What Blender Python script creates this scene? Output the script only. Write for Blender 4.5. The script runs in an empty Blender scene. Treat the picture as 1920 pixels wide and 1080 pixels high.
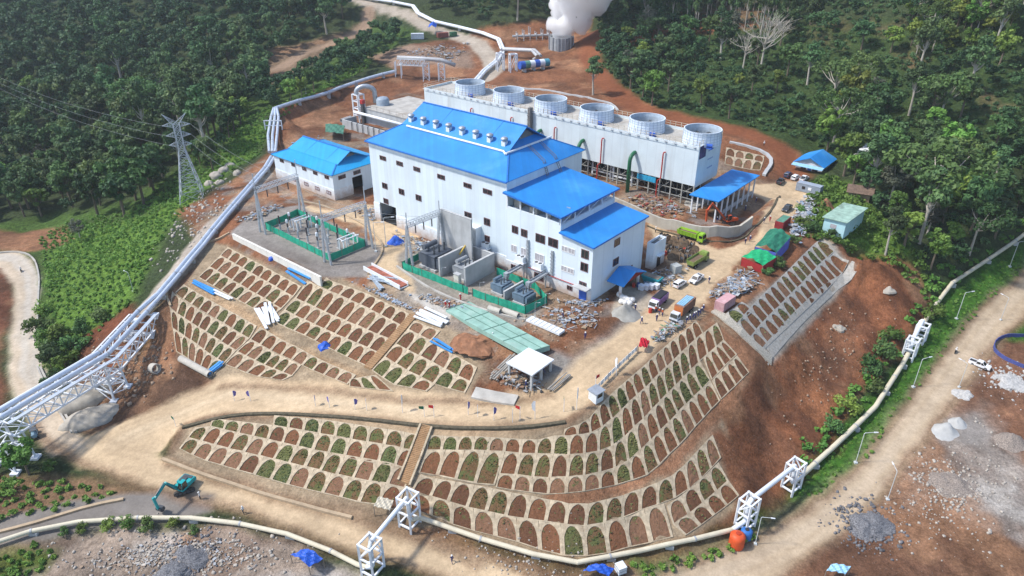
import bpy, bmesh, math, random
import numpy as np
from mathutils import Vector, Matrix
from mathutils.bvhtree import BVHTree
from mathutils.geometry import delaunay_2d_cdt
random.seed(7)
RNG = np.random.default_rng(7)
C = bpy.context.scene.collection
rad = math.radians

# ------------------------------------------------------------------ camera
F, PITCH, H = 1331.0, rad(28.78), 64.0
cam = bpy.data.cameras.new('camera')
cam.sensor_width = 36.0
cam.lens = 36.0 * F / 1920.0
cam.clip_start, cam.clip_end = 1.0, 6000.0
camo = bpy.data.objects.new('camera', cam); C.objects.link(camo)
camo.location = (0, 0, H); camo.rotation_euler = (rad(90) - PITCH, 0, 0)
bpy.context.scene.camera = camo

CP, SP = math.cos(PITCH), math.sin(PITCH)
def ray(px, py):
    u = (px - 960) / F; v = (540 - py) / F
    return np.array([u, CP + v * SP, -SP + v * CP])
def W(px, py, z=0.0):
    "survey point: photo pixel to the world point at height z"
    d = ray(px, py); t = (z - H) / d[2]
    return np.array([d[0] * t, d[1] * t, z])
def hz(base, py):
    "height above the datum at plan position base whose image row is py"
    v = (540 - py) / F
    fwd_y, fwd_z = CP, -SP
    # (z-H)=q : v*(y*CP - q*SP) = y*SP + q*CP
    y = base[1]
    q = y * (v * CP - SP) / (CP + v * SP)
    return H + q

# plant axes: E1 along the turbine hall (down right in view), E2 to its back
A50 = rad(50.0)
E1 = np.array([math.sin(A50), -math.cos(A50), 0.0]); E2 = np.array([math.cos(A50), math.sin(A50), 0.0])
def PL(s, t, z=0.0): return s * E1 + t * E2 + np.array([0, 0, z])
PROT = A50 - rad(90)          # rotation of a local x axis onto E1

# ------------------------------------------------------------------ noise
def _hash(ix, iy, seed):
    h = (ix.astype(np.int64) * 374761393 + iy.astype(np.int64) * 668265263 + seed * 974711) & 0x7fffffff
    h = ((h ^ (h >> 13)) * 1274126177) & 0x7fffffff
    return ((h ^ (h >> 16)) & 0xffff) / 65535.0
def vnoise(x, y, seed=0):
    ix = np.floor(x); iy = np.floor(y); fx = x - ix; fy = y - iy
    fx = fx * fx * (3 - 2 * fx); fy = fy * fy * (3 - 2 * fy)
    a = _hash(ix, iy, seed); b = _hash(ix + 1, iy, seed); c = _hash(ix, iy + 1, seed); d = _hash(ix + 1, iy + 1, seed)
    return (a * (1 - fx) + b * fx) * (1 - fy) + (c * (1 - fx) + d * fx) * fy
def fbm(x, y, scale, octv=4, seed=0):
    x = np.asarray(x, float); y = np.asarray(y, float)
    s = 0; a = .5; f = 1 / scale; n = 0
    for o in range(octv):
        s = s + a * vnoise(x * f + o * 17.3, y * f - o * 9.1, seed + o); n += a; a *= .5; f *= 2.03
    return s / n

# ------------------------------------------------------------------ terrain: surveyed break lines (photo x, photo y, height)
RAMP_C = [(1275,575,0),(1180,650,-.9),(1100,716,-2.2),(1020,762,-3.6),(920,778,-4.6),(800,772,-5.6),(600,752,-7.6),(430,738,-9.6),(330,775,-11.2),(250,810,-12.2),(190,840,-12.7)]
RAMP_LO = [(1300,612,-.3),(1245,640,-.7),(1140,735,-2.4),(1075,787,-3.6),(1000,800,-4.5),(900,803,-5),(800,795,-5.8),(650,783,-7.2),(500,772,-8.8),(400,778,-10),(345,800,-11.2),(310,855,-12.7)]
RAMP_HI = [(1040,725,-2.9),(985,748,-4),(900,748,-4.7),(800,748,-5.5),(600,728,-7.5),(470,716,-9),(420,722,-9.7),(340,755,-11),(255,790,-12)]
LOWROAD_C = [(60,760,-13),(120,810,-12.9),(200,860,-12.9),(350,905,-13.2),(500,950,-13.8),(650,1000,-14.4),(850,1062,-15.4),(1000,1115,-16.2)]
LOWROAD_HI = [(310,862,-12.9),(420,905,-13.1),(560,945,-13.6),(700,990,-14.2),(760,1000,-14.5),(900,1060,-15.5)]
A_TOP = [(392,452,-1.4),(425,458,-1.8),(500,495,-1.8),(585,535,-1.8),(640,520,-.6),(700,550,-.9),(780,590,-1),(860,622,-1.3),(905,690,-2.8)]
A_LEFT = [(392,452,-1.4),(350,530,-3.8),(318,570,-5.2),(325,620,-7),(335,665,-8.4),(400,715,-9.4)]
A_BOT = [(400,712,-9.2),(480,712,-8.8),(600,722,-7.3),(760,740,-5.6),(880,742,-4.6),(905,692,-2.8)]
C_BOT = [(760,985,-14.2),(830,990,-14.4),(900,1012,-14.8),(1000,1038,-15.3),(1090,1051,-15.7),(1180,1036,-15.7),(1290,1012,-15.5),(1350,978,-15.2),(1392,948,-14.9)]
C_RIGHT = [(1340,590,-.6),(1395,640,-3),(1425,672,-5.2),(1400,720,-6.5),(1350,765,-8.3),(1372,830,-11),(1392,948,-14.9)]
D_TOP = [(1537,450,-.6),(1450,530,-.6),(1380,592,-.6)]
D_BOT = [(1600,490,-5),(1520,570,-5.2),(1430,664,-5.4)]
PIPE_G = [(1960,425,-5),(1920,448,-7),(1780,540,-11),(1700,660,-13.8),(1600,800,-15.4),(1500,885,-16),(1400,990,-16.3),(1260,1030,-16.4),(1080,1062,-16.4),(900,1018,-15.5),(790,985,-14.7)]
RROAD_C = [(1980,480,-10.8),(1850,612,-13.4),(1740,765,-15.4),(1620,905,-16.4),(1480,1012,-16.9),(1350,1075,-17.1),(1240,1120,-17.2)]
LROAD_C = [(-90,470,-16),(-20,482,-15.4),(25,490,-15),(52,520,-14.7),(52,600,-14.1),(42,700,-13.5),(70,770,-13)]
SHOULDER = [(510,292,0),(440,385,-.6),(375,462,-1.6),(320,540,-3.6),(285,592,-5.2)]
BANK_LO = [(92,480,-14.6),(82,560,-14.2),(90,650,-13.8),(110,710,-13.4),(160,800,-12.9)]
BREAKS = [RAMP_C, RAMP_LO, RAMP_HI, LOWROAD_C, LOWROAD_HI, A_TOP, A_LEFT, A_BOT, C_BOT, C_RIGHT, D_TOP, D_BOT, PIPE_G, RROAD_C, LROAD_C, SHOULDER, BANK_LO,
  # plant pad outline and interior
  [(470,415,0),(560,375,0),(700,420,0),(830,520,0),(1000,590,-.2),(1120,600,-.2),(1250,530,0),(1340,480,0),(1440,380,0),(1480,330,.6)],
  [(440,441,0),(520,478,0),(598,512,0),(690,500,0),(760,540,0),(850,590,-.4),(960,620,-.6),(1060,650,-.9)],
  [(620,250,0),(560,280,0),(640,240,0),(700,260,0)], [(760,400,0),(950,500,0),(1110,560,0),(1210,500,0),(1250,420,0)],
  [(905,700,-2.9),(965,735,-3.2),(1030,705,-2.4)],
  # soil shoulders on the right
  [(1560,440,0),(1620,490,-2),(1700,510,-6.5),(1730,560,-9.5),(1690,640,-12.4)], [(1500,640,-7.5),(1560,560,-7),(1620,520,-5.5)],
  [(1480,700,-9),(1560,640,-10),(1640,600,-10.5)], [(1430,780,-12),(1520,720,-12.5),(1600,690,-13)], [(1420,860,-14),(1500,820,-14.6),(1570,780,-15)],
  # fan tower yard and the road behind
  [(1250,395,2.2),(1340,425,2.2),(1400,415,2.2),(1450,370,2.2)], [(1130,345,2.2),(1090,330,2.2),(1240,372,2.2)],
  [(1390,262,5.6),(1450,285,4),(1490,300,2.5)], [(1180,195,6.2),(1270,225,6),(1360,250,5.6)], [(950,160,5.5),(1060,172,6),(1150,190,6.2)],
  [(620,232,0),(520,300,0)], [(520,208,4),(620,165,4.5),(745,138,5)], [(540,225,1),(640,185,1),(740,170,1.5)],
  [(905,130,5.5),(915,105,6.5),(895,80,8.5),(850,65,10),(790,50,12.5),(770,25,15.5),(700,12,18),(630,-2,20)],
  [(1050,95,8),(1010,80,9),(1100,60,11)], [(980,130,6.5),(1060,130,7),(1120,150,7)], [(800,130,5),(840,90,7.5),(780,80,9)], [(660,60,9),(560,95,4),(500,130,1)],
  # forests
  [(1300,190,8),(1500,215,7),(1560,290,3),(1620,380,.5),(1680,450,-2),(1800,480,-6),(1900,420,-3)],
  [(1130,130,8),(1300,105,14),(1600,100,20),(1920,90,26)], [(1120,20,18),(1300,5,26),(1600,0,32),(1920,0,38)],
  [(1600,280,4),(1750,300,6),(1920,250,12)], [(900,5,20),(1000,0,22)],
  [(-60,440,-17),(60,430,-17),(150,470,-12.5),(250,500,-6.5)], [(-60,300,-22),(150,310,-17),(300,330,-8),(420,320,-1.8)],
  [(200,440,-10),(300,430,-3.6),(360,400,-2)], [(250,560,-6),(180,600,-9),(130,620,-12.5)], [(215,620,-8.5),(175,700,-11.5),(190,760,-12.6)], [(290,640,-8.8),(250,720,-11),(330,720,-9.6)],
  [(-60,150,-14),(200,160,-11),(400,180,-5),(490,210,1)], [(-60,0,8),(300,0,14),(600,0,18)], [(300,90,0),(500,60,9)],
  # low ground in front
  [(-40,880,-13.6),(100,900,-13.5),(250,905,-13.4)], [(-40,1010,-14.2),(150,965,-13.9),(330,930,-13.6)], [(-40,1060,-14.6),(250,990,-14.3),(420,985,-14.2),(560,1010,-14.6),(680,1060,-15.3)],
  [(-40,1140,-15.4),(250,1080,-15.2),(500,1080,-15.4),(700,1120,-15.8)], [(-60,600,-14),(-60,760,-13.2)],
  [(1960,620,-14),(1900,720,-15),(1800,850,-16.3),(1700,980,-17),(1550,1080,-17.3)], [(1960,1000,-17.4),(1800,1090,-17.6)], [(1100,1130,-16.6),(1300,1150,-17.4)]]
pts = []
for br in BREAKS:
    P3 = [W(x, y, z) for x, y, z in br]
    for a, b in zip(P3[:-1], P3[1:]):
        n = max(1, int(np.linalg.norm(b - a) / 3.0))
        for k in range(n): pts.append(a + (b - a) * k / n)
    pts.append(P3[-1])
for k in range(48):
    a = 2 * math.pi * k / 48; front = math.sin(a)
    for r, zz in ((650, 42), (1100, 60), (1900, 75)):
        x, y = r * math.cos(a), r * math.sin(a)
        zf = zz * (.35 + .65 * max(0, front)) if front > -.2 else -24 + zz * .12
        if x < -200 and front > -.2: zf *= .75
        pts.append(np.array([x, y, zf]))
for x, y in ((0, 10), (-60, 10), (60, 10), (-140, 40), (140, 40), (0, -100), (-150, -80), (150, -80), (0, 40), (-50, 45), (50, 45)): pts.append(np.array([x, y, -17.5]))
pts = np.array(pts)
tv, _, tf, *_ = delaunay_2d_cdt([Vector((p[0], p[1])) for p in pts], [], [], 0, 0.3, True)[:3] + (None,)
_orig = delaunay_2d_cdt([Vector((p[0], p[1])) for p in pts], [], [], 0, 0.3, True)[3]
tz = [pts[o[0]][2] for o in _orig]
BV = BVHTree.FromPolygons([(v[0], v[1], z) for v, z in zip(tv, tz)], tf)
def axis(lo, hi, d, out_lo, out_hi, g=1.09):
    a = list(np.arange(lo, hi + 1e-6, d)); s = d; x = lo; left = []
    while x > out_lo: s = min(s * g, 60); x -= s; left.append(x)
    s = d; x = a[-1]; right = []
    while x < out_hi: s = min(s * g, 60); x += s; right.append(x)
    return np.array(left[::-1] + a + right)
GX = axis(-115, 125, .55, -1700, 1700, 1.05); GY = axis(58, 215, .55, -700, 1700, 1.02)
NX, NY = len(GX), len(GY)
GZ = np.zeros((NY, NX))
up = Vector((0, 0, -1))
for j in range(NY):
    for i in range(NX):
        h = BV.ray_cast(Vector((GX[i], GY[j], 900)), up)
        GZ[j, i] = h[0][2] if h[0] is not None else -20
def smooth(z, n):
    for _ in range(n):
        p = np.pad(z, 1, mode='edge')
        z = (p[1:-1, 1:-1] * 4 + p[:-2, 1:-1] + p[2:, 1:-1] + p[1:-1, :-2] + p[1:-1, 2:]) / 8
    return z
GZ = smooth(GZ, 5)
XX, YY = np.meshgrid(GX, GY)
def zt(x, y):
    "height of the finished ground at plan points"
    x = np.asarray(x, float); y = np.asarray(y, float)
    i = np.clip(np.searchsorted(GX, x) - 1, 0, NX - 2); j = np.clip(np.searchsorted(GY, y) - 1, 0, NY - 2)
    fx = (x - GX[i]) / (GX[i + 1] - GX[i]); fy = (y - GY[j]) / (GY[j + 1] - GY[j])
    return (GZ[j, i] * (1 - fx) + GZ[j, i + 1] * fx) * (1 - fy) + (GZ[j + 1, i] * (1 - fx) + GZ[j + 1, i + 1] * fx) * fy
TT = np.concatenate([np.arange(40, 260, .5), np.arange(260, 1400, 3)])
def G(px, py, dz=0.0):
    "ground point seen at a photo pixel"
    d = ray(px, py)
    q = np.array([0, 0, H])[None] + d[None] * TT[:, None]
    below = q[:, 2] < zt(q[:, 0], q[:, 1])
    k = int(np.argmax(below)) if below.any() else len(TT) - 1
    lo, hi = TT[max(0, k - 1)], TT[k]
    for _ in range(18):
        m = (lo + hi) / 2; p = np.array([0, 0, H]) + d * m
        if p[2] < float(zt(p[0], p[1])): hi = m
        else: lo = m
    p = np.array([0, 0, H]) + d * hi
    return np.array([p[0], p[1], float(zt(p[0], p[1])) + dz])
def GL(lst, dz=0.0): return [G(p[0], p[1], dz) for p in lst]

# ------------------------------------------------------------------ ground cover zones
FX, FY = XX.ravel(), YY.ravel(); NV = len(FX)
COL = np.zeros((NV, 3)); VEG = np.zeros(NV); ROUGH = np.ones(NV) * 1.0   # colour, greenery, bumpiness
COL[:] = (.045, .06, .03); VEG[:] = 1.0
WX = (fbm(FX, FY, 5, 3, 50) - .5) * 3.2; WY = (fbm(FX, FY, 5, 3, 60) - .5) * 3.2
def polymask(P, soft=.6, wob=1.0):
    P = np.array([p[:2] for p in P]); m = np.zeros(NV)
    pad = soft + 3
    sel = np.where((FX > P[:, 0].min() - pad) & (FX < P[:, 0].max() + pad) & (FY > P[:, 1].min() - pad) & (FY < P[:, 1].max() + pad))[0]
    x = FX[sel] + WX[sel] * wob; y = FY[sel] + WY[sel] * wob
    ins = np.zeros(len(sel), bool); dmin = np.full(len(sel), 1e9)
    for a, b in zip(P, np.roll(P, -1, 0)):
        cond = (a[1] > y) != (b[1] > y)
        with np.errstate(divide='ignore', invalid='ignore'):
            xi = (b[0] - a[0]) * (y - a[1]) / (b[1] - a[1] + 1e-12) + a[0]
        ins ^= cond & (x < xi)
        ab = b - a; L2 = ab @ ab + 1e-9
        t = np.clip(((x - a[0]) * ab[0] + (y - a[1]) * ab[1]) / L2, 0, 1)
        dmin = np.minimum(dmin, np.hypot(x - a[0] - t * ab[0], y - a[1] - t * ab[1]))
    sd = np.where(ins, dmin, -dmin)
    m[sel] = np.clip(sd / soft * .5 + .5, 0, 1)
    return m
def linemask(P, w, soft=.6, wob=.6):
    P = np.array([p[:2] for p in P]); m = np.zeros(NV); pad = w + soft + 3
    sel = np.where((FX > P[:, 0].min() - pad) & (FX < P[:, 0].max() + pad) & (FY > P[:, 1].min() - pad) & (FY < P[:, 1].max() + pad))[0]
    x = FX[sel] + WX[sel] * wob; y = FY[sel] + WY[sel] * wob; dmin = np.full(len(sel), 1e9)
    for a, b in zip(P[:-1], P[1:]):
        ab = b - a; L2 = ab @ ab + 1e-9
        t = np.clip(((x - a[0]) * ab[0] + (y - a[1]) * ab[1]) / L2, 0, 1)
        dmin = np.minimum(dmin, np.hypot(x - a[0] - t * ab[0], y - a[1] - t * ab[1]))
    m[sel] = np.clip((w - dmin) / soft * .5 + .5, 0, 1)
    return m
def paint(m, col, veg=0.0, rough=1.0, op=1.0):
    m = (m * op)
    global COL, VEG, ROUGH
    COL = COL * (1 - m[:, None]) + np.array(col)[None] * m[:, None]
    VEG = VEG * (1 - m) + veg * m; ROUGH = ROUGH * (1 - m) + rough * m
SOIL = (.200, .090, .047); SOIL2 = (.255, .132, .074); SOILD = (.105, .062, .041); TAN = (.51, .385, .245); TANL = (.48, .395, .295)
GREY = (.22, .205, .185); GREYL = (.40, .385, .36); CONC = (.42, .40, .36); GRASS = (.105, .18, .036); GRASSD = (.065, .11, .03); BROWN = (.20, .125, .075)
def PX(*a): return GL(a)
def blotch(lo, hi, scale, seed, base=None):
    n = fbm(FX, FY, scale, 4, seed); m = np.clip((n - lo) / (hi - lo), 0, 1)
    return m if base is None else m * base
# green banks and fields
bank = polymask(PX((80,480),(160,420),(300,400),(360,330),(470,230),(560,190),(700,110),(790,60),(700,40),(560,150),(430,190),(330,320),(240,380),(100,400),(-60,430),(-60,470)), 3)
paint(bank, GRASSD, 1)
paint(polymask(PX((82,480),(90,600),(60,660),(110,700),(170,640),(250,560),(300,450),(390,350),(470,300),(510,230),(440,250),(380,330),(290,400),(160,430)), 2), GRASS, 1)
paint(polymask(PX((1540,330),(1520,400),(1545,450),(1640,500),(1740,560),(1720,470),(1650,400),(1600,350)), 2), GRASS, 1)
paint(polymask(PX((1960,420),(1780,540),(1690,680),(1600,800),(1500,890),(1480,930),(1530,930),(1640,850),(1740,700),(1850,560),(1960,470)), 1.2), (.05,.125,.02), 1)
paint(polymask(PX((1960,560),(1900,600),(1860,620),(1880,640),(1960,650)), 1.2), (.05,.12,.02), 1)
# hillside with rows of coffee under open trees
paint(polymask(PX((1120,60),(1200,230),(1400,250),(1560,300),(1700,330),(1930,300),(1930,60),(1600,40),(1300,40)), 4), (.045, .072, .026), 1, 1, .9)
paint(blotch(.58, .75, 14, 5, polymask(PX((1380,20),(1500,60),(1930,260),(1930,20)), 4)), (.12, .10, .055), .7)
paint(polymask(PX((1240,20),(1460,15),(1480,55),(1260,55)), 5), (.15, .105, .07), .4, 1, .7)
# bare red ground round the plant
paint(polymask(PX((520,205),(640,160),(750,132),(700,110),(770,85),(900,55),(1000,40),(1110,30),(1100,120),(1200,190),(1290,225),(1400,245),(1500,290),(1500,330),(1520,380),(1510,440),(1560,450),(1640,480),(1720,500),(1740,550),(1690,640),(1640,680),(1580,790),(1500,880),(1400,985),(1260,1028),(1080,1060),(900,1015),(700,1000),(320,870),(330,790),(250,700),(285,595),(380,460),(330,395),(380,375),(450,330),(505,290)), 1.4), SOIL, 0)
paint(polymask(PX((1480,40),(1000,45),(1020,105),(1100,105)), 2), SOIL, 0)
paint(polymask(PX((300,690),(230,640),(150,640),(130,690),(170,760),(110,790),(160,830),(260,790),(400,715),(330,665)), 1.2), SOILD, 0, 1.5)
paint(polymask(PX((250,565),(150,635),(125,690),(215,700),(285,600)), 1), (.13,.05,.027), 0)
paint(polymask(PX((0,430),(120,425),(140,450),(60,470),(-60,470),(-60,430)), 1), SOIL2, 0)
paint(polymask(PX((-60,500),(10,500),(22,560),(5,680),(20,770),(-60,770)), 1), (.14,.06,.035), 0)
paint(polymask(PX((500,95),(640,60),(700,35),(690,60),(590,110),(520,165),(490,150)), 2), (.17,.12,.08), .15)
# right yard and the strips along the roads
paint(polymask(PX((1960,640),(1870,640),(1800,730),(1700,860),(1600,960),(1440,1075),(1300,1150),(1960,1150)), 1), (.180,.092,.055), 0, 1.2)
paint(polymask(PX((-60,890),(60,900),(140,900),(310,915),(300,935),(130,960),(-60,1000)), 1), BROWN, .25)
paint(polymask(PX((-60,1020),(240,985),(430,985),(560,1010),(690,1080),(740,1150),(-60,1150)), 1), (.30,.24,.19), 0, 1.4)
paint(blotch(.46, .62, 7, 9, polymask(PX((30,1080),(150,1030),(330,1000),(560,1020),(690,1090),(500,1150),(40,1150)), 1.5)), GREYL, 0, 1.5, .8)
paint(polymask(PX((-60,1040),(60,1020),(110,1030),(80,1070),(-60,1110)), 1.2), (.09,.13,.03), .8)
paint(polymask(PX((700,985),(780,990),(900,1028),(1080,1072),(1280,1042),(1390,1010),(1420,1000),(1330,1060),(1200,1110),(1000,1120),(850,1045)), .8), BROWN, .15)
paint(polymask(PX((1180,1062),(1290,1045),(1390,1015),(1460,980),(1440,1005),(1330,1050),(1210,1085)), .8), (.06,.11,.025), .9)
paint(polymask(PX((1390,1010),(1400,960),(1440,960),(1420,1010)), .5), (.06,.12,.025), 1)
bank_r = polymask(PX((1600,490),(1690,510),(1735,555),(1690,640),(1640,690),(1580,790),(1500,880),(1420,960),(1390,900),(1370,800),(1420,690),(1500,600)), 2, 1.5)
paint(bank_r, (.215,.088,.043), 0, 1.75); paint(blotch(.5, .62, 9, 71, bank_r), (.29,.125,.06), 0, 1.7, .7); paint(blotch(.52, .62, 5, 72, bank_r), (.095,.045,.028), 0, 1.7, .6)
# grey slurry and sand on the right yard
paint(polymask(PX((1745,840),(1775,780),(1835,772),(1865,830),(1925,860),(1960,960),(1900,1010),(1810,965),(1740,940),(1700,950),(1730,890)), 2.5, 2), (.27,.24,.21), 0, 1, .9)
paint(polymask(PX((1740,905),(1860,890),(1960,900),(1960,990),(1850,980)), 2.5, 2.2), (.38,.36,.33), 0, 1, .8)
paint(polymask(PX((1790,790),(1830,775),(1850,810),(1840,850),(1800,835)), 1), (.24,.22,.20), 0, .6)
# plant roads and pads
road_pad = polymask(PX((1205,415),(1340,468),(1420,435),(1450,375),(1400,350),(1450,340),(1500,330),(1525,370),(1480,420),(1400,480),(1330,560),(1270,620),(1215,585),(1165,560),(1215,560),(1260,500),(1215,445)), .5)
paint(road_pad, TAN, 0, .35)
paint(polymask(PX((560,395),(600,375),(700,385),(790,440),(760,480),(745,500),(860,580),(830,610),(690,520),(705,470),(680,425),(610,400)), .5), TAN, 0, .4)
paint(polymask(PX((560,290),(620,240),(660,290),(700,300),(690,330),(600,275)), .8), (.34,.24,.15), 0)
paint(polymask(PX((520,325),(560,380),(640,395),(690,370),(640,330),(560,330)), 1), SOIL, 0)
paint(polymask(PX((430,440),(600,520),(690,520),(725,475),(700,455),(560,385),(470,400)), .35, .3), (.235,.215,.195), 0, .5)
paint(polymask(PX((490,475),(560,500),(600,512),(560,475),(500,450)), 1.2), (.15,.13,.115), 0, .5, .7)
paint(polymask(PX((745,505),(790,560),(960,620),(1010,590),(960,520),(840,450),(760,460)), .5), (.26,.235,.20), 0, .6)
paint(polymask(PX((850,590),(980,640),(1050,600),(1110,570),(1180,580),(1150,620),(1060,670),(1000,650)), .8), SOIL, 0, 1.3)
paint(polymask(PX((700,520),(830,575),(845,600),(835,612),(690,555)), .8), (.33,.26,.19), 0, 1)
paint(polymask(PX((755,545),(860,575),(835,612)), .3, .2), CONC, 0, .4)
paint(polymask(PX((1035,660),(1080,672),(1120,640),(1180,585),(1230,590),(1150,680),(1070,715),(1010,740)), .9), (.25,.235,.215), 0, .8)
paint(polymask(PX((1160,545),(1195,535),(1225,560),(1190,600),(1150,590)), .4), (.40,.345,.27), 0, .4)
paint(polymask(PX((850,615),(905,690),(960,700),(930,650),(900,625)), .8), (.2,.09,.048), 0, 1.4)
paint(polymask(PX((1150,325),(1210,370),(1330,415),(1400,415),(1440,380),(1390,350),(1310,390),(1180,340)), .8), SOIL, 0, 1.4)
# patchy earth: wet dark ground, pale subsoil and trodden mud over the bare areas
bare_ = np.clip(1 - VEG, 0, 1) * np.clip((ROUGH - .55) / .4, 0, 1)
paint(blotch(.52, .62, 8, 91, bare_), (.105, .058, .037), 0, 1.1, .5); paint(blotch(.57, .66, 11, 92, bare_), (.31, .175, .10), 0, 1, .6)
padm = polymask([PL(-170, 62)[:2], PL(-52, 62)[:2], PL(-52, 172)[:2], PL(-195, 172)[:2]], 4, 1)
paint(blotch(.50, .60, 7, 93, bare_ * padm), (.30, .235, .165), 0, .9, .65); paint(blotch(.55, .63, 4, 94, bare_ * padm), (.20, .19, .175), 0, .9, .6)
# lighter tier ground of the arched slopes (between the built ribs)
for Z in ((A_LEFT + A_BOT[1:] + A_TOP[::-1][1:]), ([(345,800),(310,858)] + LOWROAD_HI[:4] + C_BOT + C_RIGHT[::-1] + RAMP_LO[:-1])):
    paint(polymask(GL(Z), .4, .3), (.29,.225,.15), 0, .7)
paint(polymask(PX((1330,590),(1425,672),(1400,720),(1370,690),(1310,610)), 1), SOIL2, 0)
paint(polymask(GL([(1545,445),(1380,590),(1450,678),(1605,495)]), .4, .3), (.31,.28,.235), 0, .6)
# berm between upper and lower tiers on the curve
BERM = [(1040,934),(1120,925),(1190,908),(1245,880),(1290,838),(1335,785),(1372,750)]
paint(linemask(GL(BERM), 1.0, .5), SOIL2, 0, 1)
paint(linemask(GL([(360,535),(450,585),(520,640),(600,680),(690,715)]), .9, .6), (.36,.25,.15), 0, 1)
paint(polymask(PX((505,318),(425,385),(358,455),(298,530),(252,590),(276,594),(320,542),(380,468),(442,394),(512,330)), .5, .6), (.36,.315,.265), 0, .5)
paint(polymask(PX((1385,628),(1434,672),(1407,705),(1368,770),(1345,792),(1328,772),(1360,730),(1376,690)), .8), SOIL2, 0); paint(polymask(PX((1350,800),(1380,828),(1402,945),(1390,952),(1360,892),(1340,815)), .8), SOIL, 0)
# dirt roads
ramp = linemask(GL(RAMP_C), 4.0, .8); paint(ramp, TAN, 0, .3)
paint(polymask(PX((1040,790),(1140,735),(1260,630),(1320,560),(1250,560),(1150,660),(1060,722),(980,752),(600,728),(440,722),(330,760),(230,805),(180,840),(300,850),(345,795),(420,775),(600,778),(900,800)), .35, .3), TAN, 0, .3)
low = polymask(PX((60,760),(110,850),(220,890),(330,925),(480,965),(640,1020),(850,1090),(960,1120),(1060,1115),(900,1050),(740,995),(560,940),(420,900),(310,860),(240,820),(150,820),(110,790)), .35, .35); paint(low, TAN, 0, .3)
lr = polymask(PX((-60,475),(30,470),(62,488),(72,530),(68,600),(90,700),(130,780),(160,840),(100,860),(40,770),(18,720),(20,620),(25,540),(0,505),(-60,500)), .5, .4); paint(lr, TANL, 0, .3)
paint(linemask(GL([(0,482),(40,490),(60,530),(52,600),(60,690),(90,750)]), 1.8, .6), (.46,.42,.36), 0, .3, .9)
rr = polymask(PX((1960,475),(1840,580),(1740,710),(1660,820),(1560,920),(1440,1000),(1290,1070),(1180,1130),(1400,1130),(1560,1010),(1660,910),(1760,790),(1850,660),(1960,560)), .35, .3); paint(rr, (.44,.335,.22), 0, .3)
paint(linemask(GL(RROAD_C), 2.6, 2.2), (.47,.385,.285), 0, .3, .6)
asph = polymask(PX((-60,990),(100,945),(200,928),(330,920),(400,925),(395,960),(330,975),(180,990),(60,1015),(-60,1040)), .5, .4); paint(asph, (.20,.18,.16), 0, .25)
paint(linemask(GL([(800,772),(600,752),(430,738),(330,775),(230,825)]), 1.2, 1.6), (.52,.42,.29), 0, .3, .6)
UPR = [(905,150),(930,128),(918,105),(895,82),(850,66),(800,52),(770,28),(700,10),(630,-4)]
paint(linemask(GL(UPR), 4.2, .8, .3), (.36,.31,.25), 0, .3); paint(linemask(GL(UPR), .5, .8, .2), (.44,.38,.31), 0, .3, .7)
paint(linemask(GL([(690,20),(690,45),(640,75),(570,100),(520,130)]), 3.5, 1), (.27,.19,.13), 0, .5)
paint(linemask(GL([(1110,60),(1105,115),(1140,160),(1190,200),(1290,228),(1400,250),(1470,285),(1490,330)]), 4, 1.5), (.20,.075,.036), 0, .5)
paint(polymask(PX((690,105),(770,85),(880,95),(890,130),(800,120),(740,125)), 1.5), (.27,.19,.14), 0, 1)
EDGE = (.20, .125, .078)
for L_, w_ in (([(420,727),(480,724),(600,735),(760,751),(880,753),(960,757),(1030,738)], .9), ([(320,845),(345,800),(420,780),(600,782),(800,799),(900,805),(1000,802),(1070,789),(1135,738),(1200,682),(1250,640)], .8), ([(318,868),(420,903),(560,943),(690,975),(770,1003),(900,1062)], 1.1), ([(60,790),(120,855),(220,893),(330,928),(480,970),(640,1026),(850,1096)], 1.0), ([(1960,560),(1850,662),(1762,790),(1662,912),(1562,1012),(1400,1132)], .9), ([(1960,474),(1838,580),(1738,710),(1656,820),(1556,920),(1440,998),(1290,1066)], .7)):
    paint(linemask(GL(L_), w_ * .85, .6, .6), EDGE, 0, .9, .75)
# wheel tracks on the dirt roads
for base, off in ((RAMP_C[1:], 1.0), (RAMP_C[1:], -1.0), (LOWROAD_C[1:], 1.4), (LOWROAD_C[1:], -.4), (RROAD_C, 1.3), (RROAD_C, -1.0), (RAMP_C[1:], 2.3), (RAMP_C[1:], -2.2), (LOWROAD_C[1:], 2.8), (LOWROAD_C[1:], -1.9), (RROAD_C, 2.9), (RROAD_C, -2.6), ([(1500,345),(1450,430),(1380,500),(1300,570),(1230,620)], .8), ([(1500,345),(1450,430),(1380,500),(1300,570),(1230,620)], -.8), (LROAD_C[2:], 1.0), (LROAD_C[2:], -1.0)):
    P3 = np.array(GL(base)); d = np.gradient(P3[:, :2], axis=0); d /= np.linalg.norm(d, axis=1)[:, None] + 1e-9
    Q = P3.copy(); Q[:, 0] -= d[:, 1] * off; Q[:, 1] += d[:, 0] * off
    paint(linemask(Q, .2, .35, .2), (.36,.27,.17), 0, .3, .5)
# soil colour breakup
bare = np.clip(1 - VEG, 0, 1)
n1 = fbm(FX, FY, 9, 5, 21); n2 = fbm(FX, FY, 2.2, 4, 31)
amt = bare * np.clip(ROUGH, 0, 1.3)
COL *= (1 + (n1 - .5)[:, None] * .9 * amt[:, None]) * (1 + (n2 - .5)[:, None] * .45 * amt[:, None])
COL *= 1 + (fbm(FX, FY, 6, 4, 77) - .5)[:, None] * .25
COL = np.clip(COL, .01, .8)
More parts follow.
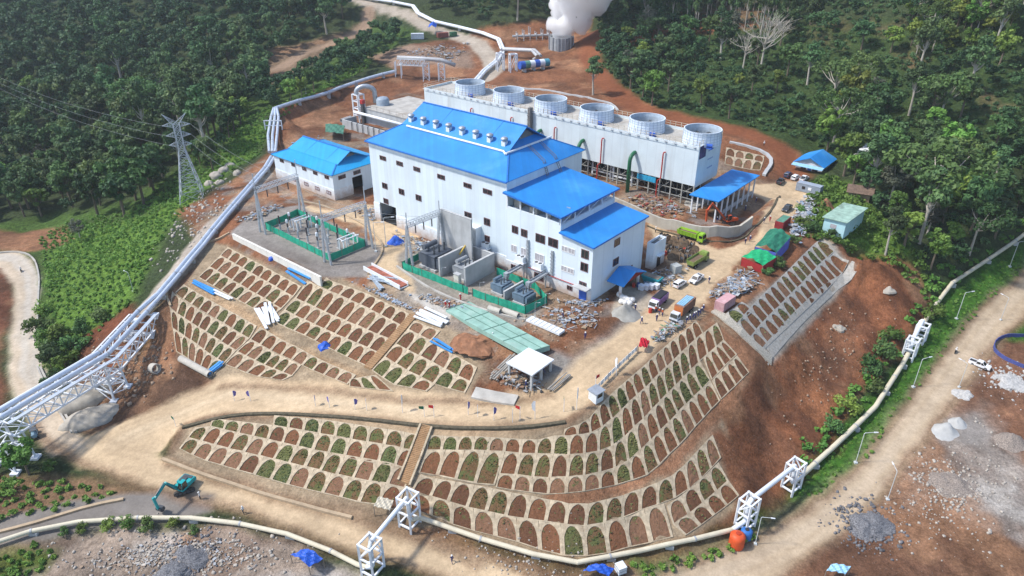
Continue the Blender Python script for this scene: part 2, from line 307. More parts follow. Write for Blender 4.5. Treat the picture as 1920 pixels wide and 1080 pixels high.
# relief
FZ = GZ.ravel()
cal = polymask(GL(A_LEFT + A_BOT[1:] + A_TOP[::-1][1:]), 1, 0) + polymask(GL([(345,800),(310,858)] + LOWROAD_HI[:4] + C_BOT + C_RIGHT[::-1] + RAMP_LO[:-1]), 1, 0) + polymask(GL([(1545,445),(1380,590),(1450,678),(1605,495)]), 1, 0)
cal = np.clip(cal, 0, 1)
padz = polymask([PL(-170, 60)[:2], PL(-50, 60)[:2], PL(-50, 160)[:2], PL(-170, 160)[:2]], 6, 0)
amp = np.clip(ROUGH - .32, 0, 2) * .95 * (1 - cal) * (1 - .75 * padz) * np.where(VEG > .5, 1.5, 1.0)
dist = np.hypot(FX, FY)
FZ = FZ + amp * ((fbm(FX, FY, 6, 4, 3) - .5) * 1.7 + (fbm(FX, FY, 1.6, 3, 4) - .5) * .55)
far = np.clip((dist - 260) / 300, 0, 1)
FZ = FZ + far * (fbm(FX, FY, 110, 4, 8) - .4) * 26
GZ = FZ.reshape(NY, NX)
# ------------------------------------------------------------------ materials
def new_mat(name):
    m = bpy.data.materials.new(name); m.use_nodes = True
    nt = m.node_tree; b = nt.nodes['Principled BSDF']
    return m, nt, b
def node(nt, typ, **kw):
    n = nt.nodes.new(typ)
    for k, v in kw.items(): setattr(n, k, v)
    return n
def mixrgb(nt, mode, fac, a, b):
    n = node(nt, 'ShaderNodeMix', data_type='RGBA', blend_type=mode)
    if isinstance(fac, (int, float)): n.inputs[0].default_value = fac
    else: nt.links.new(fac, n.inputs[0])
    for i, v in ((6, a), (7, b)):
        if isinstance(v, tuple): n.inputs[i].default_value = (*v, 1)
        else: nt.links.new(v, n.inputs[i])
    return n.outputs[2]
def ramp(nt, src, lo, hi, a=0.0, b=1.0):
    n = node(nt, 'ShaderNodeMapRange'); nt.links.new(src, n.inputs[0])
    n.inputs[1].default_value, n.inputs[2].default_value, n.inputs[3].default_value, n.inputs[4].default_value = lo, hi, a, b
    return n.outputs[0]
def noise_node(nt, vec, scale, detail=4, rough=.55):
    n = node(nt, 'ShaderNodeTexNoise'); n.inputs['Scale'].default_value = scale
    n.inputs['Detail'].default_value = detail; n.inputs['Roughness'].default_value = rough
    if vec is not None: nt.links.new(vec, n.inputs['Vector'])
    return n.outputs[0]
def mapping(nt, vec, scale):
    n = node(nt, 'ShaderNodeMapping'); nt.links.new(vec, n.inputs[0]); n.inputs['Scale'].default_value = scale
    return n.outputs[0]
def bump(nt, b, h, dist=.1, strength=.6):
    n = node(nt, 'ShaderNodeBump'); n.inputs['Distance'].default_value = dist; n.inputs['Strength'].default_value = strength
    nt.links.new(h, n.inputs['Height']); nt.links.new(n.outputs[0], b.inputs['Normal'])
MATS = {}
def mat(name, col, rough=.7, metal=0.0, var=.18, scale=1.2, dirt=None, dirt_amt=.35, bmp=0.0, streak=False, seams=0.0, spec=.3, splash=0.0):
    "painted, concrete, steel and soil surfaces with wear"
    if name in MATS: return MATS[name]
    m, nt, b = new_mat(name)
    tc = node(nt, 'ShaderNodeTexCoord'); v = tc.outputs['Object']
    n = noise_node(nt, v, scale, 5)
    dark = tuple(c * (1 - var) for c in col); light = tuple(min(1, c * (1 + var * .6)) for c in col)
    c = mixrgb(nt, 'MIX', ramp(nt, n, .3, .7), dark, light)
    if dirt:
        v2 = mapping(nt, v, (1.0, 1.0, .14)) if streak else v
        n2 = noise_node(nt, v2, scale * (1.1 if streak else .45), 6, .65)
        c = mixrgb(nt, 'MIX', ramp(nt, n2, .52, .75, 0, dirt_amt), c, dirt)
    if seams:
        sx = node(nt, 'ShaderNodeSeparateXYZ'); nt.links.new(v, sx.inputs[0])
        ad = node(nt, 'ShaderNodeMath', operation='ADD'); nt.links.new(sx.outputs[0], ad.inputs[0]); nt.links.new(sx.outputs[1], ad.inputs[1])
        sc = node(nt, 'ShaderNodeMath', operation='MULTIPLY'); nt.links.new(ad.outputs[0], sc.inputs[0]); sc.inputs[1].default_value = 1 / seams
        fr = node(nt, 'ShaderNodeMath', operation='FRACT'); nt.links.new(sc.outputs[0], fr.inputs[0])
        line = ramp(nt, fr.outputs[0], .0, .12, .22, 0.0)
        c = mixrgb(nt, 'MIX', line, c, tuple(x * .55 for x in col))
        fl = node(nt, 'ShaderNodeMath', operation='FLOOR'); nt.links.new(sc.outputs[0], fl.inputs[0])
        wn = node(nt, 'ShaderNodeTexWhiteNoise', noise_dimensions='1D'); nt.links.new(fl.outputs[0], wn.inputs['W'])
        c = mixrgb(nt, 'MULTIPLY', 1.0, c, mixrgb(nt, 'MIX', wn.outputs[0], (.92, .92, .93), (1.03, 1.03, 1.03)))
    if splash:
        sz_ = node(nt, 'ShaderNodeSeparateXYZ'); nt.links.new(v, sz_.inputs[0]); nn = node(nt, 'ShaderNodeMath', operation='MULTIPLY_ADD'); nt.links.new(noise_node(nt, v, .9, 5, .7), nn.inputs[0]); nn.inputs[1].default_value = -4.5; nt.links.new(sz_.outputs[2], nn.inputs[2])
        c = mixrgb(nt, 'MIX', ramp(nt, nn.outputs[0], -2.2, .6, splash, 0.0), c, (.36, .22, .13))
    nt.links.new(c, b.inputs['Base Color'])
    b.inputs['Roughness'].default_value = rough; b.inputs['Metallic'].default_value = metal
    b.inputs['Specular IOR Level'].default_value = spec
    if bmp: bump(nt, b, noise_node(nt, v, scale * 5, 5), bmp)
    MATS[name] = m; return m
def leaf_mat(name, col, col2):
    if name in MATS: return MATS[name]
    m, nt, b = new_mat(name)
    a = node(nt, 'ShaderNodeAttribute', attribute_name='tint')
    oi = node(nt, 'ShaderNodeObjectInfo')
    c = mixrgb(nt, 'MIX', a.outputs['Fac'], col, col2)
    hsv = node(nt, 'ShaderNodeHueSaturation'); nt.links.new(c, hsv.inputs['Color'])
    nt.links.new(ramp(nt, oi.outputs['Random'], 0, 1, .465, .525), hsv.inputs['Hue'])
    mul = node(nt, 'ShaderNodeMath', operation='MULTIPLY_ADD'); nt.links.new(oi.outputs['Random'], mul.inputs[0]); mul.inputs[1].default_value = 7.31; mul.inputs[2].default_value = 0
    fr = node(nt, 'ShaderNodeMath', operation='FRACT'); nt.links.new(mul.outputs[0], fr.inputs[0])
    nt.links.new(ramp(nt, fr.outputs[0], 0, 1, .62, 1.45), hsv.inputs['Value'])
    nt.links.new(hsv.outputs[0], b.inputs['Base Color']); b.inputs['Roughness'].default_value = .6
    b.inputs['Specular IOR Level'].default_value = .25
    tr = node(nt, 'ShaderNodeBsdfTranslucent'); nt.links.new(hsv.outputs[0], tr.inputs[0])
    mx = node(nt, 'ShaderNodeMixShader'); mx.inputs[0].default_value = .22
    nt.links.new(b.outputs[0], mx.inputs[1]); nt.links.new(tr.outputs[0], mx.inputs[2])
    nt.links.new(mx.outputs[0], nt.nodes['Material Output'].inputs[0])
    MATS[name] = m; return m
def ground_mat():
    m, nt, b = new_mat('ground'); tc = node(nt, 'ShaderNodeTexCoord'); v = tc.outputs['Object']
    a = node(nt, 'ShaderNodeAttribute', attribute_name='col'); g = node(nt, 'ShaderNodeAttribute', attribute_name='veg')
    n1 = noise_node(nt, v, .9, 6, .65); n2 = noise_node(nt, v, 3.2, 5, .7)
    rg1 = node(nt, 'ShaderNodeAttribute', attribute_name='rough')
    c = mixrgb(nt, 'MULTIPLY', ramp(nt, rg1.outputs['Fac'], .25, .9, .4, 1), a.outputs['Color'], mixrgb(nt, 'MIX', ramp(nt, n1, .25, .75), (.60, .57, .54), (1.34, 1.32, 1.30)))
    rg0 = node(nt, 'ShaderNodeAttribute', attribute_name='rough')
    c = mixrgb(nt, 'MULTIPLY', ramp(nt, rg0.outputs['Fac'], .25, .9, .3, 1), c, mixrgb(nt, 'MIX', ramp(nt, n2, .3, .7), (.62, .62, .62), (1.36, 1.36, 1.36)))
    n3 = noise_node(nt, v, .13, 5, .6); c = mixrgb(nt, 'MULTIPLY', 1.0, c, mixrgb(nt, 'MIX', ramp(nt, n3, .3, .7), (.88, .87, .86), (1.08, 1.09, 1.10)))
    vo = node(nt, 'ShaderNodeTexVoronoi'); vo.inputs['Scale'].default_value = 1.7; nt.links.new(v, vo.inputs['Vector'])
    st = ramp(nt, vo.outputs['Distance'], .07, .13, .55, 0.0)
    stm = node(nt, 'ShaderNodeMath', operation='MULTIPLY'); nt.links.new(st, stm.inputs[0])
    nt.links.new(ramp(nt, noise_node(nt, v, .16, 3), .5, .62), stm.inputs[1])
    rgh = node(nt, 'ShaderNodeAttribute', attribute_name='rough')
    stm2 = node(nt, 'ShaderNodeMath', operation='MULTIPLY'); nt.links.new(stm.outputs[0], stm2.inputs[0]); nt.links.new(ramp(nt, rgh.outputs['Fac'], .3, 1), stm2.inputs[1])
    c = mixrgb(nt, 'MIX', stm2.outputs[0], c, (.45, .38, .30))
    gv = ramp(nt, noise_node(nt, v, 1.3, 6, .75), .35, .68)
    cg = mixrgb(nt, 'MULTIPLY', g.outputs['Fac'], c, mixrgb(nt, 'MIX', gv, (.45, .5, .45), (1.35, 1.45, 1.2)))
    nt.links.new(cg, b.inputs['Base Color']); b.inputs['Roughness'].default_value = .95; b.inputs['Specular IOR Level'].default_value = .1
    bh = node(nt, 'ShaderNodeMath', operation='MULTIPLY'); nt.links.new(noise_node(nt, v, 2.0, 6, .7), bh.inputs[0]); nt.links.new(ramp(nt, rgh.outputs['Fac'], .3, 1, .12, 1), bh.inputs[1])
    bump(nt, b, bh.outputs[0], .3, .8)
    return m

# ------------------------------------------------------------------ mesh builder and scene bookkeeping
class MB:
    def __init__(s): s.v = []; s.f = []; s.mi = []; s.m = 0
    def add(s, vs, fs):
        o = len(s.v); s.v += [tuple(map(float, p)) for p in vs]; s.f += [tuple(i + o for i in f) for f in fs]; s.mi += [s.m] * len(fs); return s
    def hexa(s, p):      # 4 bottom points (ccw), 4 top points
        return s.add(p, [(3, 2, 1, 0), (4, 5, 6, 7), (0, 1, 5, 4), (1, 2, 6, 5), (2, 3, 7, 6), (3, 0, 4, 7)])
    def box(s, x0, x1, y0, y1, z0, z1):
        return s.hexa([(x0, y0, z0), (x1, y0, z0), (x1, y1, z0), (x0, y1, z0), (x0, y0, z1), (x1, y0, z1), (x1, y1, z1), (x0, y1, z1)])
    def bar(s, a, b, w, h=None):
        "square bar from a to b"
        h = h or w; a = np.array(a, float); b = np.array(b, float); d = b - a; L = np.linalg.norm(d)
        if L < 1e-6: return s
        d /= L; u = np.cross(d, (0, 0, 1)); u = np.array([1, 0, 0]) if np.linalg.norm(u) < 1e-3 else u / np.linalg.norm(u)
        n = np.cross(u, d)
        q = [(-1, -1), (1, -1), (1, 1), (-1, 1)]
        return s.hexa([a + u * i * w / 2 + n * j * h / 2 for i, j in q] + [b + u * i * w / 2 + n * j * h / 2 for i, j in q])
    def tube(s, path, r, k=8, cap=True, r2=None):
        P = [np.array(p, float) for p in path]; n = len(P); vs = []; fs = []
        prev = None
        for i, p in enumerate(P):
            d = (P[min(i + 1, n - 1)] - P[max(i - 1, 0)]); d /= np.linalg.norm(d) + 1e-9
            if prev is None:
                u = np.cross(d, (0, 0, 1)); u = np.array([1., 0, 0]) if np.linalg.norm(u) < 1e-3 else u
            else: u = prev - d * (prev @ d)
            u /= np.linalg.norm(u) + 1e-9; prev = u; w = np.cross(d, u)
            rr = r if r2 is None else r + (r2 - r) * i / (n - 1)
            for j in range(k):
                a = 2 * math.pi * j / k; vs.append(p + (u * math.cos(a) + w * math.sin(a)) * rr)
        for i in range(n - 1):
            for j in range(k): fs.append((i * k + j, i * k + (j + 1) % k, (i + 1) * k + (j + 1) % k, (i + 1) * k + j))
        if cap: fs += [tuple(range(k))[::-1], tuple((n - 1) * k + j for j in range(k))]
        return s.add(vs, fs)
    def lathe(s, prof, c=(0, 0, 0), k=24, cap=False):
        vs = []; fs = []; n = len(prof)
        for r, z in prof:
            for j in range(k): a = 2 * math.pi * j / k; vs.append((c[0] + r * math.cos(a), c[1] + r * math.sin(a), c[2] + z))
        for i in range(n - 1):
            for j in range(k): fs.append((i * k + j, i * k + (j + 1) % k, (i + 1) * k + (j + 1) % k, (i + 1) * k + j))
        if cap: fs += [tuple(range(k))[::-1], tuple((n - 1) * k + j for j in range(k))]
        return s.add(vs, fs)
    def prism(s, poly, z0, z1):
        "vertical prism; z0, z1 numbers or per-point lists"
        n = len(poly); a = z0 if hasattr(z0, '__len__') else [z0] * n; b = z1 if hasattr(z1, '__len__') else [z1] * n
        vs = [(p[0], p[1], a[i]) for i, p in enumerate(poly)] + [(p[0], p[1], b[i]) for i, p in enumerate(poly)]
        return s.add(vs, [tuple(range(n))[::-1], tuple(range(n, 2 * n))] + [(i, (i + 1) % n, n + (i + 1) % n, n + i) for i in range(n)])
    def side(s, prof, y0, y1):
        "profile in x,z extruded along y"
        n = len(prof); vs = [(p[0], y0, p[1]) for p in prof] + [(p[0], y1, p[1]) for p in prof]
        return s.add(vs, [tuple(range(n)), tuple(range(n, 2 * n))[::-1]] + [((i + 1) % n, i, n + i, n + (i + 1) % n) for i in range(n)])
    def sheet(s, pts, th):
        "panel with thickness from an outline of 3d points"
        P = [np.array(p, float) for p in pts]; nrm = np.cross(P[1] - P[0], P[2] - P[0]); nrm /= np.linalg.norm(nrm) + 1e-9
        if nrm[2] < 0: P = P[::-1]; nrm = -nrm
        n = len(P)
        return s.add([p - nrm * th for p in P] + P, [tuple(range(n))[::-1], tuple(range(n, 2 * n))] + [(i, (i + 1) % n, n + (i + 1) % n, n + i) for i in range(n)])
    def lattice(s, a, b, w, bw, n=6):
        "square lattice girder or column from a to b"
        a = np.array(a, float); b = np.array(b, float); d = (b - a) / np.linalg.norm(b - a)
        u = np.cross(d, (0, 0, 1)); u = np.array([1., 0, 0]) if np.linalg.norm(u) < 1e-3 else u / np.linalg.norm(u); m = np.cross(u, d)
        cs = [u * i * w / 2 + m * j * w / 2 for i, j in ((-1, -1), (1, -1), (1, 1), (-1, 1))]
        for c in cs: s.bar(a + c, b + c, bw)
        for k in range(n):
            p = a + (b - a) * k / n; q = a + (b - a) * (k + 1) / n
            for i in range(4):
                c0, c1 = cs[i], cs[(i + 1) % 4]
                s.bar(p + c0, q + c1, bw * .6); s.bar(q + c0, q + c1, bw * .6)
        return s
    def build(s, name, ms, parent=None, smooth=False, world=False):
        me = bpy.data.meshes.new(name)
        off = np.array(parent.location) if (world and parent is not None) else np.zeros(3)
        me.from_pydata([(p[0] - off[0], p[1] - off[1], p[2] - off[2]) for p in s.v], [], s.f)
        for m in (ms if isinstance(ms, (list, tuple)) else [ms]): me.materials.append(m)
        if any(s.mi): me.polygons.foreach_set('material_index', s.mi)
        if smooth: me.polygons.foreach_set('use_smooth', [True] * len(me.polygons))
        me.update()
        o = bpy.data.objects.new(name, me); C.objects.link(o)
        if parent is not None: o.parent = parent
        return o
def tag(o, label=None, cat=None, group=None, kind=None):
    if label: o['label'] = label
    if cat: o['category'] = cat
    if group: o['group'] = group
    if kind: o['kind'] = kind
    return o
def thing(name, label, cat, loc=(0, 0, 0), rotz=0.0, group=None):
    o = bpy.data.objects.new(name, None); C.objects.link(o); o.empty_display_size = .5
    o.location = loc; o.rotation_euler = (0, 0, rotz)
    return tag(o, label, cat, group)
def dup(root, loc, rotz=None, label=None, group=None, scale=None):
    def cp(o, parent):
        c = o.copy(); C.objects.link(c)
        if parent is not None: c.parent = parent
        for ch in KIDS.get(o.name) or o.children: cp(ch, c)
        return c
    r = cp(root, None); r.location = loc
    if rotz is not None: r.rotation_euler = (0, 0, rotz)
    if label: r['label'] = label
    if group: r['group'] = group
    if scale is not None: r.scale = scale if hasattr(scale, '__len__') else (scale,) * 3
    return r
KIDS = {}
def np_mesh(name, V, quads, m, tint=None, parent=None, smooth=False, tri=False):
    "fast mesh from arrays of quads"
    me = bpy.data.meshes.new(name); k = 3 if tri else 4
    V = np.asarray(V, np.float32); Q = np.asarray(quads, np.int32)
    me.vertices.add(len(V)); me.vertices.foreach_set('co', V.ravel())
    me.loops.add(Q.size); me.loops.foreach_set('vertex_index', Q.ravel())
    me.polygons.add(len(Q)); me.polygons.foreach_set('loop_start', np.arange(0, Q.size, k, dtype=np.int32)); me.polygons.foreach_set('loop_total', np.full(len(Q), k, np.int32))
    if smooth: me.polygons.foreach_set('use_smooth', np.ones(len(Q), bool))
    me.update(calc_edges=True)
    for mm in (m if isinstance(m, list) else [m]): me.materials.append(mm)
    if tint is not None:
        a = me.attributes.new('tint', 'FLOAT', 'POINT'); a.data.foreach_set('value', np.asarray(tint, np.float32))
    o = bpy.data.objects.new(name, me); C.objects.link(o)
    if parent is not None: o.parent = parent
    return o

# ------------------------------------------------------------------ ground object
idx = np.arange(NX * NY).reshape(NY, NX)
quads = np.stack([idx[:-1, :-1], idx[:-1, 1:], idx[1:, 1:], idx[1:, :-1]], -1).reshape(-1, 4)
ground = np_mesh('ground', np.stack([FX, FY, GZ.ravel()], -1), quads, ground_mat(), smooth=True)
ca = ground.data.attributes.new('col', 'FLOAT_COLOR', 'POINT'); ca.data.foreach_set('color', np.concatenate([COL, np.ones((NV, 1))], 1).astype(np.float32).ravel())
for nm, arr in (('veg', VEG), ('rough', ROUGH)):
    aa = ground.data.attributes.new(nm, 'FLOAT', 'POINT'); aa.data.foreach_set('value', np.clip(arr, 0, 1).astype(np.float32))
tag(ground, kind='structure')

# ------------------------------------------------------------------ daylight
world = bpy.data.worlds.new('World'); bpy.context.scene.world = world; world.use_nodes = True
wn = world.node_tree; sky = wn.nodes.new('ShaderNodeTexSky'); sky.sky_type = 'NISHITA'; sky.sun_disc = False
SUN_AZ, SUN_EL = rad(-96), rad(52)       # azimuth from the camera's forward axis, clockwise
sky.sun_elevation = SUN_EL; sky.sun_rotation = SUN_AZ; sky.air_density = 1.0; sky.dust_density = 2.5; sky.altitude = 900
wn.links.new(sky.outputs[0], wn.nodes['Background'].inputs[0]); wn.nodes['Background'].inputs[1].default_value = .15
sl = bpy.data.lights.new('sun', 'SUN'); sl.energy = 2.75; sl.angle = rad(5); sl.color = (1, .965, .92)
so = bpy.data.objects.new('sun', sl); C.objects.link(so)
sd = Vector((math.sin(SUN_AZ) * math.cos(SUN_EL), math.cos(SUN_AZ) * math.cos(SUN_EL), math.sin(SUN_EL)))
so.rotation_euler = sd.to_track_quat('Z', 'Y').to_euler(); so.location = (-150, 100, 200)
sc = bpy.context.scene
sc.view_settings.view_transform = 'Standard'; sc.view_settings.look = 'None'; sc.view_settings.exposure = .72; sc.view_settings.gamma = 1
sc.render.engine = 'CYCLES'; sc.cycles.max_bounces = 5; sc.cycles.diffuse_bounces = 3; sc.cycles.use_denoising = True

# ------------------------------------------------------------------ arched masonry slopes
M_STONE = mat('slope_masonry', (.46, .375, .26), .9, var=.34, scale=1.6, dirt=(.27, .17, .10), dirt_amt=.6, bmp=.06)
M_STONE2 = mat('fresh_masonry', (.37, .35, .31), .9, var=.28, scale=2.2, dirt=(.32, .24, .17), dirt_amt=.4, bmp=.06)
def bed_mat(name, col, veg):
    m, nt, b = new_mat(name); tc = node(nt, 'ShaderNodeTexCoord'); v = tc.outputs['Object']
    n = noise_node(nt, v, 2.2, 6, .7); n2 = noise_node(nt, v, .7, 4, .6)
    c = mixrgb(nt, 'MIX', ramp(nt, n, .3, .7), tuple(x * .68 for x in col), tuple(x * 1.22 for x in col))
    c = mixrgb(nt, 'MIX', ramp(nt, n2, .62 - veg * .4, .72 - veg * .4), c, (.105, .115, .042))
    nt.links.new(c, b.inputs['Base Color']); b.inputs['Roughness'].default_value = .95; b.inputs['Specular IOR Level'].default_value = .1
    bump(nt, b, n, .25, .8); return m
SOILS = [bed_mat('bed_dry_soil', (.215, .118, .070), .04), bed_mat('bed_dark_soil', (.135, .066, .037), .06)]
BEDS = [bed_mat('bed_soil', (.180, .084, .044), 0), bed_mat('bed_thin_grass', (.155, .092, .046), .30), bed_mat('bed_grass', (.12, .10, .045), .55)]
M_TUFT = leaf_mat('tuft_leaf', (.13, .15, .055), (.21, .215, .09))
def curve(P, n):
    P = np.array(P); d = np.r_[0, np.cumsum(np.linalg.norm(np.diff(P[:, :2], axis=0), axis=1))]
    u = np.linspace(0, d[-1], n); return np.stack([np.interp(u, d, P[:, k]) for k in range(2)], -1)
ANG = sorted([0, 18, 41.9, 58, 74, 90, 106, 122, 138.1, 162, 180])
def slope(name, label, rows, ms, green=.35, seed=1, lift=.17):
    rng = random.Random(seed)
    top0 = GL([rows[0][0][0]])[0]; t = thing(name, label, 'retaining slope', (top0[0], top0[1], top0[2]), group='arched masonry slopes')
    fm = MB(); nb = 0; beds = []
    for top, bot, n, *opt in rows:
        T = curve(GL(top), n + 1); B = curve(GL(bot), n + 1)
        for j in range(n):
            def P(u, v, dz, T=T, B=B, j=j):
                a = B[j] + (B[j + 1] - B[j]) * u; b = T[j] + (T[j + 1] - T[j]) * u; p = a + (b - a) * v
                return (p[0], p[1], float(zt(p[0], p[1])) + dz)
            w = .405; inner = [(.5 - w, .035)]; outer = [(0, 0)]
            vs_ = .42 + rng.uniform(-.04, .04); vt = .955 - vs_
            for a in ANG:
                ca_, sa = math.cos(rad(a)), math.sin(rad(a))
                inner.append((.5 - w * ca_, vs_ + vt * sa))
                dx, dy = -w * ca_, vt * sa
                k = min(.5 / abs(dx) if abs(dx) > 1e-6 else 9, (1 - vs_) / dy if dy > 1e-6 else 9)
                outer.append((.5 + dx * k, vs_ + dy * k))
            inner.append((.5 + w, .035)); outer.append((1, 0)); du_, dv_ = rng.uniform(-.018, .018), rng.uniform(-.012, .012); inner = [(min(.97, max(.03, q[0] + du_ + rng.uniform(-.012, .012))), min(.985, max(.02, q[1] + dv_ + rng.uniform(-.012, .012)))) for q in inner]
            m_ = len(inner)
            vs = [P(*q, lift) for q in outer] + [P(*q, lift) for q in inner] + [P(*q, -.05) for q in inner]
            fs = [(i, i + 1, m_ + i + 1, m_ + i) for i in range(m_ - 1)] + [(m_ - 1, 0, m_, 2 * m_ - 1)]
            fs += [(m_ + i, m_ + (i + 1) % m_, 2 * m_ + (i + 1) % m_, 2 * m_ + i) for i in range(m_)]
            fs = [f[::-1] for f in fs]
            fm.add(vs, fs)
            # a skirt on the outer border closes the rib against the ground
            o = [P(*q, lift) for q in outer] + [P(*q, -.5) for q in outer]
            fm.add(o, [(i, (i + 1) % m_, m_ + (i + 1) % m_, m_ + i) for i in range(m_)])
            g = opt[0] if opt else green
            r = rng.random(); kind = 2 if r < g * .28 else (1 if r < g * .95 else 0)
            beds.append((inner, P, kind))
    fm.build('masonry_ribs', ms, t, world=True)
    for inner, P, kind in beds:
        bm = MB(); c = (.5, .45); h = .03
        pts_ = [P(*q, h) for q in inner]; mid = [P(c[0] + (q[0] - c[0]) * .5, c[1] + (q[1] - c[1]) * .5, h + .05 + rng.uniform(-.04, .05)) for q in inner]; cc = P(*c, h + .06); n = len(inner)
        bm.add(pts_ + mid + [cc], [(i, (i + 1) % n, n + (i + 1) % n, n + i) for i in range(n)] + [(n + i, n + (i + 1) % n, 2 * n) for i in range(n)])
        bm.f = [f[::-1] for f in bm.f]
        k = (rng.randint(3, 7), rng.randint(30, 46), rng.randint(80, 110))[kind]; bm.m = 1
        for _ in range(k):
            for _try in range(6):
                u, v = rng.uniform(.14, .86), (rng.uniform(.08, .88) if kind == 2 else .08 + .8 * math.sqrt(rng.random()))
                if v < .45 or ((u - .5) / .38) ** 2 + ((v - .45) / .46) ** 2 < 1: break
            p = np.array(P(u, v, h + .05)); a = rng.uniform(0, 6.28); sz = rng.uniform(.10, .24); d = np.array([math.cos(a) * sz, math.sin(a) * sz, 0]); e = np.array([-math.sin(a) * sz, math.cos(a) * sz, sz * rng.uniform(.1, .6)])
            bm.add([p - d, p + d, p + d * .6 + e, p - d * .6 + e], [(0, 1, 2, 3)])
        bm.build('planting_bed', [BEDS[kind] if kind or rng.random() < .5 else rng.choice(SOILS), M_TUFT], t, world=True)
    return t
def zz(ox, oy, s, pts): return [(ox + x / s, oy + y / s) for x, y in pts]
def q2(*p): return zz(560, 700, 2.842, p)
def q3(*p): return zz(1000, 560, 2.842, p)
def q5(*p): return zz(1380, 400, 3.374, p)
a1b = [(413,480),(550,557.5)]; a2b = [(392.5,501),(528,580)]; a3b = [(371.7,521),(506.7,597)]
slope('arched_slope', 'stone slope of planted arches directly below the white switchyard wall', [
  ([(427,464),(565,538)], a1b, 9), (a1b, a2b, 9), (a2b, a3b, 9, .5),
  ([(612,521),(690,552),(768,590)], [(598,537),(680,574),(753,612)], 8, .1), ([(576,527),(680,574),(753,612)], [(553,560),(730,637)], 9, .12), ([(553,560),(730,637)], [(533,582),(712,663)], 9, .12), ([(533,582),(712,663)], [(512,603),(580,634),(645,668),(692,690)], 9, .2)], M_STONE, seed=3)
b4 = [(328,550),(468,636)]; b5 = [(318,577),(443,659)]; b6 = [(323,615),(420,683)]; b7 = [(331,660),(400,705)]
slope('arched_slope', 'stone slope of planted arches with a long grey pipe lying at its lower left corner', [
  ([(345,534),(482,612)], b4, 9, .3), ([(323,547),(468,636)], b5, 9), ([(319,578),(443,659)], b6, 8), ([(324,616),(420,683)], b7, 6),
  ([(488,614),(560,653),(612,681),(668,704)], [(469,637),(540,673),(592,698),(652,722)], 9, .4), ([(469,637),(565,686)], [(444,660),(548,706)], 6, .4), ([(444,660),(548,706)], [(421,684),(470,704),(530,714)], 5, .4), ([(655,712),(705,704)], [(655,726),(738,735)], 3, .3)], M_STONE, seed=4)
slope('arched_slope', 'small stone slope of planted arches beside the white concrete canopy', [
  ([(776,602),(826,622)], [(764,618),(808,640)], 2, 0), ([(764,618),(808,640),(895,690)], [(741,645),(883,718)], 6, .5), ([(741,645),(883,718)], [(720,670),(765,697),(820,724),(872,738)], 6, .5), ([(720,670),(765,697),(815,722)], [(697,695),(735,722),(800,735)], 4, .4)], M_STONE, seed=5)
ba = [(512,798),(595,813),(687,830),(752,841),(786,847)]; bb = [(394,800),(443,812),(493,823),(577,842),(669,864),(739,876),(774,881)]
bc = [(352,821),(422,841),(475,853),(528,865),(620,889),(687,904),(760,917)]; bd = [(336,842),(376,862),(429,878),(482,893),(542,911),(633,932),(673,943),(745,958)]
slope('arched_slope', 'low stone slope of planted arches between the two dirt roads, left of the brown steps', [
  ([(514,780),(600,787),(700,802),(792,817)], ba, 9, .9), ([(398,786),(512,798),(595,813),(687,830),(784,847)], bb, 13, .5), ([(366,803),(394,800),(493,823),(577,842),(774,881)], bc, 14, .6), (bc, bd, 13, .5)], M_STONE, seed=6)
r0b = q3((160,738),(250,732),(300,722),(340,708),(400,665),(458,608),(517,548),(580,495),(632,443),(680,395),(727,350),(775,303),(822,257),(868,215),(905,188))
r1b = q2((680,412),(780,413),(880,415),(990,415),(1100,420),(1205,432),(1275,432),(1345,432)) + q3((165,838),(225,838),(290,830),(350,815),(412,796),(470,755),(530,695),(593,640),(648,580),(703,522),(755,470),(802,420),(847,375),(888,335),(932,297),(975,258),(1015,222))
r2b = q2((1065,540),(1170,545),(1260,560),(1345,562),(1430,558)) + q3((250,950),(330,940),(410,915),(480,890),(540,845),(590,790),(650,735),(700,685),(755,630),(808,572),(855,525),(905,480),(945,440))
r3b = q2((1050,610),(1160,630),(1250,640),(1340,648)) + q3((190,1042),(280,1030),(380,1012),(460,990),(550,968),(640,930),(690,870),(745,812),(800,765),(850,700),(905,640),(950,590),(995,545))
slope('arched_slope', 'curved stone slope of planted arches sweeping round under the dirt ramp', [
  (q3((165,700),(225,682),(270,664),(300,640),(325,605),(365,562),(420,505),(478,455),(537,405),(590,360),(642,308),(690,268),(737,225),(782,192),(828,155),(865,120)), r0b, 16, .35),
  (q2((695,332),(780,337),(880,342),(990,343),(1100,348),(1200,355),(1275,357),(1340,335),(1405,338)) + r0b + q3((940,158),(978,130)), r1b, 25, .6),
  (r1b[:5], q2((635,530),(740,548),(840,572),(945,592),(1045,600)), 4, .6), (r1b[4:-3], r2b, 17, .55), (r2b, r3b, 17, .35), (q3((905,318),(932,297),(975,258),(1015,222)), q3((950,435),(1000,385),(1045,338),(1085,300)), 4, 0), (q3((950,440),(1000,390),(1045,343),(1085,305)), q3((1000,540),(1055,488),(1108,438),(1150,395)), 4, 0)], M_STONE, seed=7)
r4b = q2((600,628),(690,655),(790,685),(890,715),(1005,740),(1130,770),(1240,785),(1340,797),(1470,828),(1600,812),(1720,775),(1820,735)) + q3((670,1100),(770,1062),(840,1010),(895,960),(950,905),(1000,850))
r5b = q2((590,722),(670,745),(770,785),(870,830),(985,855),(1110,887),(1230,922),(1350,965),(1440,990)) + [(1083,1047),(1137,1040),(1187,1026),(1230,1015),(1262,1008)]
r5c = [(1262,985),(1290,966),(1315,946),(1340,925),(1366,902)]
